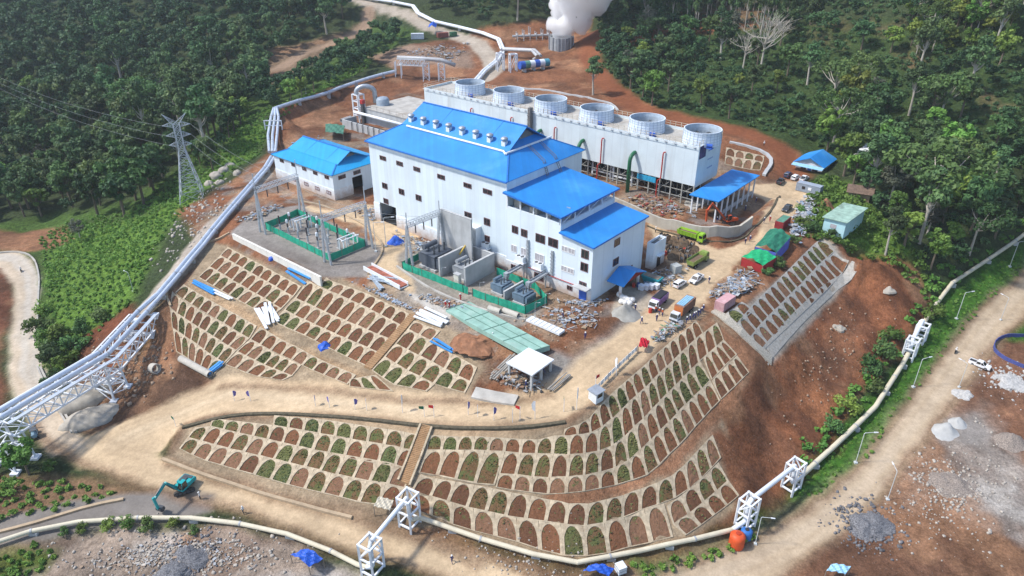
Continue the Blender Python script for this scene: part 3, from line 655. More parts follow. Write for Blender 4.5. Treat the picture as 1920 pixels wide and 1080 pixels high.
slope('arched_slope', 'lowest stone slope of planted arches above the cream pipeline', [
  (q2((650,540),(720,560),(800,580),(900,592),(1030,615),(1140,640),(1240,655),(1350,678),(1470,708),(1590,695),(1700,660),(1800,625)) + q3((650,990),(740,945),(800,893),(850,838),(900,785),(955,728)), r4b, 18, .25),
  (r4b[:12] + [(1245,945)], r5b, 12, .25), ([(1250,950),(1275,932),(1300,912),(1322,892),(1347,868)], r5c, 4, .2), (r5c, [(1285,1005),(1310,989),(1335,970),(1362,950),(1386,930)], 4, .3)], M_STONE, seed=8)
dt = q5((530,170),(490,200),(455,235),(420,270),(390,300),(355,335),(320,370),(280,410),(245,445),(205,480),(165,520),(125,560),(85,605),(45,650),(5,700))
dm = q5((625,240),(585,272),(550,305),(520,335),(490,368),(460,400),(425,440),(385,478),(355,505),(315,545),(280,585),(235,625),(195,668),(150,715),(88,790))
slope('arched_slope', 'pale straight stone slope of two arch rows beside the red earth bank', [(dt, dm, 15, .12), (dm, q5((715,303),(165,882)), 15, .12), (q3((1020,90),(1068,52),(1110,20)), q3((1085,145),(1130,105),(1170,70)), 2, .1)], M_STONE2, seed=9)
def q8(*p): return zz(1340, 240, 6, p)
slope('arched_slope', 'small sunlit stone slope with two rows of arches behind the fan tower', [(q8((130,225),(560,320)), q8((120,312),(545,392)), 4, .1), (q8((120,312),(545,392)), q8((110,410),(512,482)), 4, .1)], M_STONE, seed=10)
# ------------------------------------------------------------------ plant buildings
def onplane(px, py, t=None, s=None):
    d = ray(px, py); n = E2 if t is not None else E1; k = (t if t is not None else s) / (d @ n)
    p = np.array([0, 0, H]) + d * k
    return float(p @ E1), float(p @ E2), float(p[2])
def plant(name, label, cat, s, t, z=0.0, group=None):
    return thing(name, label, cat, tuple(PL(s, t, z)), PROT, group)
WHITE = mat('white_cladding', (.66, .745, .79), .55, var=.05, scale=.25, dirt=(.45, .44, .42), dirt_amt=.28, streak=True, seams=1.1)
WHITEP = mat('white_wall_paint', (.72, .78, .82), .6, var=.06, scale=.3, dirt=(.42, .40, .37), dirt_amt=.4, streak=True, splash=.75)
PANEL = mat('pale_panel_cladding', (.69, .77, .82), .55, var=.05, scale=.3, dirt=(.48, .46, .44), dirt_amt=.25, streak=True, seams=3.3)
CTW = mat('tower_cladding', (.63, .71, .73), .6, var=.07, scale=.3, dirt=(.40, .40, .37), dirt_amt=.4, streak=True, seams=2.4)
BLUE = mat('blue_roof', (.022, .228, .60), .5, var=.13, scale=.22, dirt=(.10, .36, .68), dirt_amt=.6, seams=1.0, spec=.4)
CYAN = mat('sky_blue_roof', (.013, .30, .60), .42, var=.10, scale=.22, dirt=(.06, .33, .62), dirt_amt=.5, seams=1.0, spec=.4)
TRIMB = mat('blue_trim', (.03, .17, .52), .5)
STEELW = mat('white_steel', (.72, .75, .78), .5, var=.08)
STEEL = mat('galvanised_steel', (.42, .45, .48), .45, .5, var=.2)
STEELD = mat('dark_steel', (.10, .105, .11), .5, .4, var=.2)
GLASS = mat('window_glass', (.018, .016, .020), .12, spec=.6, var=.2)
GLASSP = mat('louvre_glass', (.42, .40, .42), .3, var=.25, scale=4)
FRAME = mat('window_frame', (.16, .085, .085), .5)
FRAMEW = mat('white_frame', (.7, .7, .7), .5)
CONCR = mat('concrete', (.43, .44, .44), .85, var=.16, scale=.5, dirt=(.25, .25, .25), dirt_amt=.5, streak=True, bmp=.02)
CONCD = mat('dusty_concrete', (.42, .40, .36), .9, var=.25, scale=.5, dirt=(.25, .18, .12), dirt_amt=.6, bmp=.03)
DARK = mat('interior_shade', (.02, .02, .022), .9)  # near-black colour standing in for the shade of interiors
GREENP = mat('green_pipe', (.022, .13, .06), .4, var=.12)
REDP = mat('red_paint', (.42, .035, .03), .5, var=.15)
BLUEP = mat('blue_machine_paint', (.03, .10, .42), .45)
RUST = mat('rusty_scaffold', (.23, .19, .15), .8, var=.3)
WOOD = mat('sawn_timber', (.36, .27, .17), .85, var=.3, scale=3)
LOCAL_WINDOWS = [0]
def window(parent, x, z, y, w, h, axis='x', pane=None, frame=None, out=-1):
    "window as frame with a pane as its child, standing proud of the wall"
    f = MB(); b = .12; d0, d1 = sorted((y + out * .003, y + out * .09))
    def bx(m, a0, a1, c0, c1, e0, e1): (m.box(a0, a1, e0, e1, c0, c1) if axis == 'x' else m.box(e0, e1, a0, a1, c0, c1))
    bx(f, x - w / 2, x - w / 2 + b, z - h / 2, z + h / 2, d0, d1); bx(f, x + w / 2 - b, x + w / 2, z - h / 2, z + h / 2, d0, d1)
    bx(f, x - w / 2 + b, x + w / 2 - b, z - h / 2, z - h / 2 + b, d0, d1); bx(f, x - w / 2 + b, x + w / 2 - b, z + h / 2 - b, z + h / 2, d0, d1)
    bx(f, x - .05, x + .05, z - h / 2 + b, z + h / 2 - b, d0, d1)
    fo = f.build('window', frame or FRAME, parent)
    g = MB(); p0, p1 = sorted((y + out * .01, y + out * .05))
    bx(g, x - w / 2 + b, x - .05, z - h / 2 + b, z + h / 2 - b, p0, p1); bx(g, x + .05, x + w / 2 - b, z - h / 2 + b, z + h / 2 - b, p0, p1)
    g.build('pane', pane or GLASS, fo)
def gablet_roof(name, parent, X, Y, ze, zk, zr, kx, ky, gx, m, over=.45, th=.18, zapex=None, rx=None):
    "hipped lower roof with a steeper gabled top that overhangs the hips"
    L0, L1, D0, D1 = -over, X + over, -over, Y + over; c = Y / 2; zapex = zapex or zr - 1.5; rx = rx or kx - .8
    b = MB()
    b.sheet([(L0, D0, ze), (L1, D0, ze), (X - kx, ky, zk), (kx, ky, zk)], th)
    b.sheet([(L1, D1, ze), (L0, D1, ze), (kx, Y - ky, zk), (X - kx, Y - ky, zk)], th)
    for x0, xk, xa in ((L0, kx, kx + 2.6), (L1, X - kx, X - kx - 2.6)):
        b.sheet([(x0, D0, ze), (x0, D1, ze), (xk, Y - ky, zk), (xk, ky, zk)], th)
        b.sheet([(xk, ky, zk), (xk, Y - ky, zk), (xa, c + .8, zapex), (xa, c - .8, zapex)], th)
    b.sheet([(rx, ky - .15, zk + .02), (X - rx, ky - .15, zk + .02), (X - rx - .5, c, zr), (rx + .5, c, zr)], th)
    b.sheet([(X - rx, Y - ky + .15, zk + .02), (rx, Y - ky + .15, zk + .02), (rx + .5, c, zr), (X - rx - .5, c, zr)], th)
    r = b.build(name, m, parent)
    s_ = MB()                                            # ridge caps and bright seam flashings
    s_.bar((rx + .5, c, zr + .04), (X - rx - .5, c, zr + .04), .5, .08)
    for x0, xk in ((L0, kx), (L1, X - kx)):
        for y0, yk in ((D0, ky), (D1, Y - ky)): s_.bar((x0, y0, ze + .03), (xk, yk, zk + .05), .28, .08)
    for f_ in (.36, .72): s_.bar((X * f_, ky, zk + .06), (X * f_, c, zr + .03), .10, .06)
    s_.build('ridge_cap', TRIMB, r)
    for xa in (kx + 1.2, X - kx - 1.2): g = MB(); g.add([(xa, ky + 1.2, zk), (xa, Y - ky - 1.2, zk), (xa, c, zr - .35)], [(0, 1, 2), (2, 1, 0)]); g.build('gable_wall', CONCD, r)
    return r
def vent(parent, x, y, z):
    v = MB(); v.box(x - .45, x + .45, y - .45, y + .45, z - .5, z + .75); o = v.build('roof_vent', STEELW, parent)
    t = MB(); t.lathe([(.42, .75), (.42, .9), (.62, .95), (.75, 1.15), (.75, 1.3), (.55, 1.5), (.2, 1.62), (0.01, 1.64)], (x, y, z), 14); t.build('turbine_head', STEEL, o, smooth=True)

# --- turbine hall
HS, HT, HX, HY = -119.6, 94.4, 39.1, 24.2
hall = plant('turbine_hall', 'tall white hall with a bright blue hipped roof and eight roof vents', 'industrial building', HS, HT)
w = MB(); wt = .3; z1 = 18.3
w.box(0, 1.9, 0, wt, 0, z1); w.box(7.2, HX, 0, wt, 0, z1); w.box(1.9, 7.2, 0, wt, 4.6, z1)
w.box(0, wt, wt, HY, 0, z1); w.box(HX - wt, HX, wt, HY, 0, z1); w.box(wt, HX - wt, HY - wt, HY, 0, z1)
w.build('wall', WHITE, hall)
b = MB(); b.box(7.2, HX + .0, -.14, -.004, 0, 2.9); b.box(-.1, 1.9, -.14, -.004, 0, 4.2); b.build('base_wall', WHITEP, hall)
b = MB(); b.box(.3, HX - .3, .3, HY - .3, .01, .12); b.box(2.2, 6.8, 3.2, 3.4, .13, 4.4); b.build('floor_and_shade_sheet', DARK, hall)  # floor, plus a near-black sheet painting the shade inside the doorway
gablet_roof('roof', hall, HX, HY, 18.32, 21.45, 25.0, 4.7, 6.1, 0, BLUE, zapex=23.7, rx=4.5)
for k in range(8): vent(hall, 6.2 + k * 3.75, 7.2, 22.1)
b = MB(); b.tube([(6.4, 5.6, 21.45), (33.6, 5.6, 21.45), (34.6, 5.0, 21.2)], .22, 8); b.tube([(34.7, 5.0, 21.4), (34.7, 19.2, 21.4)], .22, 8); b.build('roof_duct', STEELW, hall)
b = MB()
for yy, dx in ((11.6, 0), (15.2, .6)):
    for o in (-.3, .3): b.bar((HX + .9 + dx, yy + o, 15.9), (HX - .3, yy + o, 19.2), .08); b.bar((HX - .3, yy + o, 19.2), (35, yy + o, 21.4), .07)
    for q in range(9): f = q / 9; b.bar((HX + .9 + dx - (1.2 + dx) * f, yy - .3, 15.9 + 3.3 * f), (HX + .9 + dx - (1.2 + dx) * f, yy + .3, 15.9 + 3.3 * f), .06)
b.build('roof_ladder', RUST, hall)
def z1px(x, y): return (480 + x / 3.6, 120 + y / 3.6)
for q, wdt, hgt in [((857,635),2.0,.95),((970,672),2.0,.95),((1086,710),2.0,.95),((1250,762),2.1,.95),((1428,820),2.1,.95),((1563,862),2.3,1.0),
                    ((870,822),1.7,1.3),((983,862),1.7,1.3),((1098,903),1.7,1.3),((1432,1022),1.9,1.4),((1560,1065),1.6,1.5),((878,925),1.6,1.2)]:
    s, t, z = onplane(*z1px(*q), t=HT); window(hall, s - HS, z, 0, wdt, hgt)
s, t, z = onplane(420 + 1666/3.374, 300 + 497/3.374, t=HT); window(hall, s - HS, z, 0, 1.3, 1.3)
for x in (39.2,): b = MB(); b.tube([(x, -.12, .2), (x, -.12, 17.9), (x, -.3, 18.2)], .09, 6); b.build('rain_pipe', STEELW, hall)
b = MB(); b.bar((-.5, -.62, 18.2), (HX + .5, -.62, 18.2), .22, .22); b.build('gutter', TRIMB, hall)
# low blue-roofed wing behind the hall's left end
wing = plant('side_wing', 'narrow white wing with blue roof behind the far end of the tall hall', 'building', -125.6, 107.5)
b = MB(); b.box(0, 5.9, 0, 8, 0, 11.2); b.build('wall', WHITE, wing)
b = MB(); b.sheet([(-.4, -.4, 11.4), (5.95, -.4, 12.6), (5.95, 8.4, 12.6), (-.4, 8.4, 11.4)], .18); b.build('roof', BLUE, wing)
window(wing, 3.2, 8.9, 0, 1.4, 1.1)

# --- control building with two stepped blue roofs
CS, CT_ = -80.4, 94.15; CX, CY = 19.8, 17.6
ctl = plant('control_building', 'white panelled control block with two stepped blue roofs facing the yard', 'building', CS, CT_)
b = MB(); b.box(0, 12.7, 0, CY, 0, 13.0); b.box(12.7, CX, 0, CY, 0, 10.9)
b.prism([(12.7, 0), (CX, 0), (CX, CY), (12.7, CY)], 10.9, [11.75, 10.95, 10.95, 11.75]); b.build('wall', PANEL, ctl)
b = MB(); b.box(-.02, CX + .12, -.12, -.003, 0, 2.4); b.build('base_wall', WHITEP, ctl)
b = MB(); b.sheet([(-.3, -.6, 16.45), (13.2, -.6, 15.0), (13.2, CY + .6, 15.0), (-.3, CY + .6, 16.45)], .28); b.sheet([(12.72, -.45, 12.05), (CX + .35, -.45, 11.2), (CX + .35, CY + .45, 11.2), (12.72, CY + .45, 12.05)], .25)
ro = b.build('roof', BLUE, ctl)
b = MB(); b.bar((13.22, -.6, 14.85), (13.22, CY + .6, 14.85), .12, .3); b.bar((CX + .4, -.45, 11.05), (CX + .4, CY + .45, 11.05), .12, .3); b.bar((-.3, -.66, 16.25), (13.2, -.66, 14.8), .1, .3); b.bar((12.7, -.5, 11.9), (CX + .3, -.5, 11.05), .1, .28); b.build('fascia', TRIMB, ro)
for x in (.15, 3.3, 6.4, 9.5, 12.5):
    for y0_, y1_ in ((.05, .3), (CY - .3, CY - .05)): b = MB(); b.box(x - .12, x + .12, y0_, y1_, 13.001, 15.9 - x * .1); b.build('roof_post', STEELW, ctl)
b = MB()
for y in (4.5, 9, 13.2): b.box(12.4, 12.64, y - .12, y + .12, 13, 14.75)
for y0, y1 in ((.3, 4.5), (4.5, 9), (9, 13.2), (13.2, 17.2)): b.bar((12.52, y0, 13.1), (12.52, y1, 14.6), .14)
b.bar((12.52, .3, 13.08), (12.52, 17.2, 13.08), .12); b.build('open_storey_frame', STEELW, ctl); b = MB(); b.box(.35, 12.3, .0, .25, 13.004, 13.5); b.build('storey_parapet', PANEL, ctl)
b = MB(); b.box(.4, 12.2, 3.4, 3.6, 13.02, 15.2); b.box(.6, 2.0, 1.6, 3.2, 13.02, 14.5); b.box(4.6, 6.4, 1.2, 2.8, 13.02, 14.2); b.box(8.2, 9.4, 1.4, 2.6, 13.02, 14.6); b.build('plant_room', CONCD, ctl)
def z5px(x, y): return (940 + x / 6.4, 440 + y / 6.4)
def z4px(x, y): return (900 + x / 3.374, 300 + y / 3.374)
for q, wd, hg, pale in [((222,440),1.5,1.5,0),((280,462),1.5,1.5,0),((382,497),2.2,1.7,0),((463,523),2.2,1.7,0),((537,562),1.4,1.1,1),((580,577),1.4,1.1,1),((665,596),1.6,1.7,0),
                   ((660,677),1.6,1.7,0),((650,797),1.6,1.7,0),((215,560),1.4,1.5,1),((278,580),1.4,1.5,1),((377,618),2.2,1.6,1),((533,687),1.4,1.1,1),((575,702),1.4,1.1,1),((375,737),2.2,1.5,0),((570,808),1.2,.9,0),((217,678),1.4,1.2,0)]:
    s, t, z = onplane(*z4px(*q), t=CT_); window(ctl, s - CS, z, -.12 if z < 2.4 else 0, wd, hg, pane=GLASSP if pale else None, frame=FRAMEW if pale else None)
for q, wd, hg in [((867,520),1.9,1.5),((858,643),1.9,1.5),((948,690),1.6,1.3)]:
    s, t, z = onplane(*z4px(*q), s=CS + CX); window(ctl, t - CT_, z, CX, wd, hg, axis='y', out=1)
b = MB(); sx, _, _ = onplane(*z4px(650, 858), t=CT_ - .12); b.box(sx - CS - .8, sx - CS + .8, -.22, -.125, .05, 2.3); d = b.build('door', BLUEP, ctl)
b = MB(); b.box(sx - CS - 1.6, sx - CS + 1.6, -1.5, -.125, 2.75, 2.95); b.build('door_canopy', CONCR, ctl)
b = MB(); b.tube([(5.6, -.3, 2.6), (19.5, -.3, 2.55)], .07, 6); b.build('fire_pipe', REDP, ctl)
for px_, zt_ in ((1022, 8.2), (1297, 7.7)):
    s, t, z = onplane(820 + px_ / 6, 420 + 400 / 6, t=CT_)
    b = MB(); b.box(s - CS - .22, s - CS + .22, -.3, -.004, 2.5, zt_)
    for q in range(7): b.box(s - CS - .34, s - CS + .34, -.36, -.304, 2.8 + q * .7, 3.0 + q * .7)
    b.build('cable_riser', STEEL, ctl)
for q, sz in (((930,390),1.9), ((1130,465),1.9), ((535,240),1.3)):
    host, hs, ht = (hall, HS, HT) if q[0] < 600 else (ctl, CS, CT_)
    s, t, z = onplane(820 + q[0] / 6, 420 + q[1] / 6, t=ht - .9)
    b = MB(); b.box(s - hs - sz / 2, s - hs + sz / 2, -1.2, -.35, z - .6, z + .5); b.box(s - hs - sz / 2 - .2, s - hs + sz / 2 + .2, -1.4, -.02, z - .8, z - .62)
    o = b.build('air_conditioner', STEELW, host)
    b = MB(); b.lathe([(.05, .54), (.36, .54), (.36, .5)], (s - hs - .45, -.78, z), 12); b.lathe([(.05, .54), (.36, .54), (.36, .5)], (s - hs + .45, -.78, z), 12); b.build('fan', STEELD, o)
# white insulated box on the hall front, by the fire wall
s, t, z = onplane(820 + 430/6, 420 + 150/6, t=HT); b = MB(); b.box(s - HS - 1.9, s - HS + 1.5, -1.5, -.004, z - 3.2, z + 2.4); b.box(s - HS - 2.0, s - HS + 1.6, -1.6, -.004, z + 2.41, z + 2.9); b.build('duct_housing', STEELW, hall)
# porch
por = plant('entrance_porch', 'small blue gabled porch over the entrance of the white block', 'porch', -60.3, 98.7)
b = MB()
for y in (.5, 6.6): bb = MB(); bb.box(2.6, 3.0, y - .2, y + .2, -.1, 2.74); bb.build('post', WHITEP, por)
b.box(.25, 3.1, .2, .8, 2.75, 3.0); b.box(.25, 3.1, 6.3, 6.9, 2.75, 3.0); b.build('eave_beam', WHITEP, por)
b = MB(); b.sheet([(.3, -.4, 2.95), (3.9, -.4, 2.95), (3.9, 3.6, 4.4), (.3, 3.6, 4.4)], .16); b.sheet([(3.9, 7.6, 2.95), (.3, 7.6, 2.95), (.3, 3.62, 4.4), (3.9, 3.62, 4.4)], .16); b.build('roof', BLUE, por)
b = MB(); b.add([(3.75, 0, 3.0), (3.75, 7.2, 3.0), (3.75, 3.6, 4.2)], [(0, 1, 2), (2, 1, 0)]); b.build('gable_panel', REDP, por)
# flat annexe at the back corner
sb = plant('side_annexe', 'small flat-roofed white annexe at the back corner of the control block', 'building', -60.2, 112.6)
b = MB(); b.box(0, 1.6, 0, 4.6, 0, 5.0); b.build('wall', WHITEP, sb)
b = MB(); b.box(0, 1.6, 0, .2, 5.003, 5.5); b.box(0, 1.6, 4.4, 4.6, 5.003, 5.5); b.box(1.4, 1.6, .2, 4.4, 5.003, 5.5); b.box(0, .2, .2, 4.4, 5.003, 5.5); b.build('parapet', WHITEP, sb)
b = MB(); b.box(.2, 1.4, .2, 4.4, 5.003, 5.06); b.build('flat_roof', mat('grey_membrane', (.16, .17, .17), .9), sb)
b = MB(); b.box(1.61, 2.3, 1.2, 3.4, 2.5, 2.65); b.build('door_canopy', WHITEP, sb)
b = MB(); b.box(1.603, 1.7, 1.6, 2.9, .05, 2.1); b.build('door', GLASS, sb)
# --- workshop
wk = plant('workshop', 'white workshop with a paler sky-blue swept roof left of the tall hall', 'workshop', -160.0, 95.5)
KX, KY = 24.2, 15.7
b = MB(); b.box(0, KX, 0, .25, 0, 6.45); b.box(0, .25, .25, KY, 0, 6.45); b.box(.25, KX - .25, KY - .25, KY, 0, 6.45); b.box(KX - .25, KX, .25, 5.6, 0, 6.45); b.box(KX - .25, KX, 8.8, KY, 0, 6.45); b.box(KX - .25, KX, 5.6, 8.8, 4.2, 6.45); b.build('wall', WHITE, wk)
b = MB(); b.box(-.1, KX + .1, -.1, -.003, 0, 2.6); b.box(KX + .003, KX + .1, 0, 5.6, 0, 2.6); b.build('base_wall', WHITEP, wk)
b = MB(); b.box(KX - 3.2, KX - 3, .3, KY - .3, .02, 6.3); b.box(.3, KX - 3.3, .3, KY - .3, .02, .1); b.build('shade_sheet_and_floor', DARK, wk)  # near-black back sheet and floor paint the shade seen through the doorway
gablet_roof('roof', wk, KX, KY, 6.5, 7.7, 9.9, 2.6, 3.4, 0, CYAN, over=.5, zapex=8.8, rx=2.0)
for q in [(174,652),(253,680),(326,707),(400,735),(478,764)]:
    s, t, z = onplane(*z1px(*q), t=95.5); window(wk, s + 160, z, 0, 1.7, .9)
for q in [(268,783),(340,810),(414,840),(492,868)]:
    s, t, z = onplane(*z1px(*q), t=95.4); window(wk, s + 160, z, -.1, 1.7, .9, pane=GLASSP)
for q in [(580,762),(681,730)]:
    s, t, z = onplane(*z1px(*q), s=-160 + KX); window(wk, t - 95.5, z, KX, 2.2, 1.0, axis='y', out=1)
# --- fan cooling tower
TS, TT0, TX, TY = -153.6, 143.3, 87.4, 11.4
ct = plant('cooling_tower', 'long white cooling tower with a row of six round fan stacks on its deck', 'cooling tower', TS, TT0)
ZT, ZB, Z0 = 15.2, 6.6, 1.6
b = MB(); b.box(0, TX, 0, .2, ZB, ZT + .6); b.box(0, TX, TY - .2, TY, ZB, ZT + .6); b.box(0, .2, .2, TY - .2, Z0, ZT + .6); b.box(TX - .2, TX, .2, TY - .2, ZB - .4, ZT + .6); b.build('cladding', CTW, ct)
b = MB(); b.box(.2, TX - .2, .2, TY - .2, ZT - .3, ZT); b.build('deck', CONCD, ct)
b = MB()
for i in range(31):
    x = .15 + i * (TX - .3) / 30
    b.box(x - .14, x + .14, .05, .3, Z0, ZB); b.box(x - .1, x + .1, 3.4, 3.6, Z0, ZB)
    if i % 2 == 0 and i < 30: b.bar((x, .4, Z0), (x + (TX - .3) / 15, .4, ZB), .12)
    b.bar((x, .2, ZB - .2), (x, 3.5, Z0 + 1.2), .1)
for z in (Z0 + 1.7, Z0 + 3.3): b.bar((0, .18, z), (TX, .18, z), .14)
b.build('lower_frame', mat('weathered_fibre_frame', (.34, .34, .31), .8, var=.3), ct)
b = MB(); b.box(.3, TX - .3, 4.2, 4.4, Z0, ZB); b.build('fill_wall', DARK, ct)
b = MB(); b.box(-1, TX + 1, -1.6, TY + 1, -.5, Z0); b.build('basin', CONCD, ct)
b = MB()
for i in range(59):
    x = i * TX / 58
    for y in (.1, TY - .1): b.box(x - .05, x + .05, y - .05, y + .05, ZT + .6, ZT + 1.75)
for z in (ZT + 1.15, ZT + 1.7):
    for y in (.1, TY - .1): b.bar((0, y, z), (TX, y, z), .06)
    for x in (.1, TX - .1): b.bar((x, .1, z), (x, TY - .1, z), .06)
for i in range(7): b.box(TX - .13, TX - .07, i * TY / 6 - .03, i * TY / 6 + .03, ZT + .6, ZT + 1.7)
b.build('railing', mat('handrail', (.55, .50, .40), .6), ct)
b = MB()
for i in range(36):
    x = 1.2 + i * 2.42; b.add([(x, -.02, ZT + .1), (x + .9, -.02, ZT + .1), (x + .45, -.4, ZT + .4), (x, 0, ZT + .4), (x + .9, 0, ZT + .4)], [(0, 1, 2), (2, 1, 0), (3, 4, 2), (2, 4, 3)])
b.box(0, TX, -.45, -.38, ZT + .38, ZT + .48); b.build('eave_bracket', STEELW, ct)
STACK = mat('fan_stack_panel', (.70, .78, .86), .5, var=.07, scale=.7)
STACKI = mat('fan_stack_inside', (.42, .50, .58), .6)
for k in range(6):
    cx = 85.0 - 14.42 * k; cy = TY / 2 + .1
    prof = [(4.42, 0), (4.32, .7), (4.22, 1.5), (4.17, 2.2), (4.22, 3.0)]
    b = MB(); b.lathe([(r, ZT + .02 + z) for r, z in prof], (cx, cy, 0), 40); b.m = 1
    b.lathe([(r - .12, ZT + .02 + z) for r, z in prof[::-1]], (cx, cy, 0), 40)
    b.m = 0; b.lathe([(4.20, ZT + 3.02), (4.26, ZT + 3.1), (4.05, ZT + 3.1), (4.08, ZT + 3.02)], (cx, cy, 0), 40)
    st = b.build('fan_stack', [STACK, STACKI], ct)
    g = MB()
    for z in (.4, 1.0, 1.6, 2.2, 2.75): r = np.interp(z, [p[1] for p in prof], [p[0] for p in prof]) + .03; g.lathe([(r, ZT + z - .03), (r + .04, ZT + z), (r, ZT + z + .03)], (cx, cy, 0), 40)
    for j in range(28):
        a = 2 * math.pi * j / 28
        g.tube([(cx + (r + .03) * math.cos(a), cy + (r + .03) * math.sin(a), ZT + z) for r, z in prof], .035, 4)
    g.build('stack_ribs', mat('stack_rib', (.38, .45, .55), .5), st)
    g = MB(); g.lathe([(.5, 0), (.5, .5), (.2, .7), (0.01, .72)], (cx, cy, ZT + 1.2), 12)
    for j in range(8):
        a = 2 * math.pi * j / 8 + k * .3; d = np.array([math.cos(a), math.sin(a), 0]); n = np.array([-math.sin(a), math.cos(a), 0])
        c0 = np.array([cx, cy, ZT + 1.35]); g.sheet([c0 + d * .45 - n * .2, c0 + d * .45 + n * .2 + np.array([0, 0, .12]), c0 + d * 3.9 + n * .33 + np.array([0, 0, .1]), c0 + d * 3.9 - n * .33], .05)
    g.bar((cx - 4, cy, ZT + .95), (cx + 4, cy, ZT + .95), .22); g.build('fan', STEELD, st)
    g = MB(); g.tube([(cx + 3.2, cy - 4.0, ZT + .7), (cx + 4.4, cy - 3.6, ZT + .7)], .42, 10); g.box(cx + 3.2, cx + 4.5, cy - 4.2, cy - 3.3, ZT + .02, ZT + .3); g.build('fan_motor', BLUEP, st)
for fx in (.0, 29.2, 43.2, 56.6, 71.4):
    if fx < 1: continue
    x = fx; b = MB(); arc = [(x, -2.4 + 2.1 * math.sin(rad(a)) * 1.0, 10.2 + 2.0 * (1 - math.cos(rad(a)))) for a in ()]
    path = [(x, -2.2, Z0), (x, -2.2, 9.4)] + [(x, -2.2 + 1.9 * (1 - math.cos(rad(a))), 9.4 + 1.9 * math.sin(rad(a))) for a in (15, 30, 45, 60, 75, 90)] + [(x, -.05, 11.3)]
    b.tube(path, .46, 14); b.build('riser_pipe', GREENP, ct, smooth=True)
for fx in (18.0, 32.5, 47.0, 61.4, 78.2):
    b = MB(); path = [(fx, -.5, 2.0), (fx, -.5, 6.0), (fx + .8, -.5, 6.8), (fx + .8, -.5, 12.6), (fx + .9, -.4, 13.0), (fx + 1.2, -.2, 13.0)]; b.tube(path, .16, 8); b.build('drain_pipe', REDP, ct)
b = MB(); b.box(39.6, 40.4, -1.2, -.01, 2, ZT + 1.6)
for q in range(12): b.box(39.5, 40.5, -1.3, -1.21, 2.6 + q * 1.1, 2.75 + q * 1.1)
b.build('stair_shaft', mat('stair_shaft_steel', (.17, .165, .16), .7, var=.4, scale=3), ct)
b = MB(); b.box(TX + .003, TX + .06, .5, 3.6, ZT - 2.4, ZT + .5); b.build('dark_banner', mat('dark_blue_banner', (.045, .05, .14), .7, var=.5, scale=1.4, dirt=(.25, .10, .16), dirt_amt=.5), ct)
b = MB(); b.box(72.5, 77.5, -.08, -.01, ZB - 1.5, ZB - .2); b.build('banner', mat('sky_blue_banner', (.03, .33, .55), .7, var=.3, scale=2), ct)
for q in range(3):
    b = MB()
    for k in range(5): b.box(TX + .003, TX + .03, 4.9 + .2 * q + k * .55, 5.3 + .2 * q + k * .55, ZT - 1.6 - q * 2.1, ZT - 1.3 - q * 2.1)
    b.build('wall_lettering', mat('faded_blue_ink', (.25, .33, .50), .8), ct)
# --- blue canopy shelter by the tower
cn = plant('canopy_shelter', 'open shelter with a flat bright blue roof on white posts beside the cooling tower', 'shelter', -64.6, 139.2, 2.2)
b = MB(); b.sheet([(-.4, -.5, 4.2), (6.6, -.5, 4.3), (6.6, 21.2, 4.3), (-.4, 21.2, 4.2)], .22); b.build('roof', BLUE, cn)
for i in range(8):
    for x in (.1, 5.9):
        b = MB(); b.box(x - .14, x + .14, i * 2.9 + .1, i * 2.9 + .38, -1.4, 3.9); b.build('post', STEELW, cn)
b = MB()
for x in (.1, 5.9): b.box(x - .1, x + .1, -.3, 20.9, 3.7, 3.95)
b.build('eave_beam', STEELW, cn)
b = MB(); b.box(5.7, 5.85, 4.5, 20, -.5, .5); b.build('low_wall', CONCR, cn)
# white portal frames (cable rack) in front of the tower
for (px0, py0), lab in (((1110, 340), 'white steel portal frame standing before the tower, left of the pair'), ((1148, 352), 'white steel portal frame standing before the tower, right of the pair')):
    p = W(px0, py0, .5); fr = thing('steel_portal', lab, 'steel frame', tuple(p), PROT, 'steel portal frames')
    b = MB()
    for x in (0, 5.4):
        for y in (0, 2.6): b.box(x - .2, x + .2, y - .2, y + .2, -.3, 6.6)
        b.bar((x, 0, 6.5), (x, 2.6, 6.5), .4); b.bar((x, 0, 3.6), (x, 2.6, 3.2), .26)
    for y in (0, 2.6): b.bar((0, y, 6.5), (5.4, y, 6.5), .42); b.bar((0, y, 3.2), (5.4, y, 3.2), .3)
    b.build('frame', STEELW, fr)
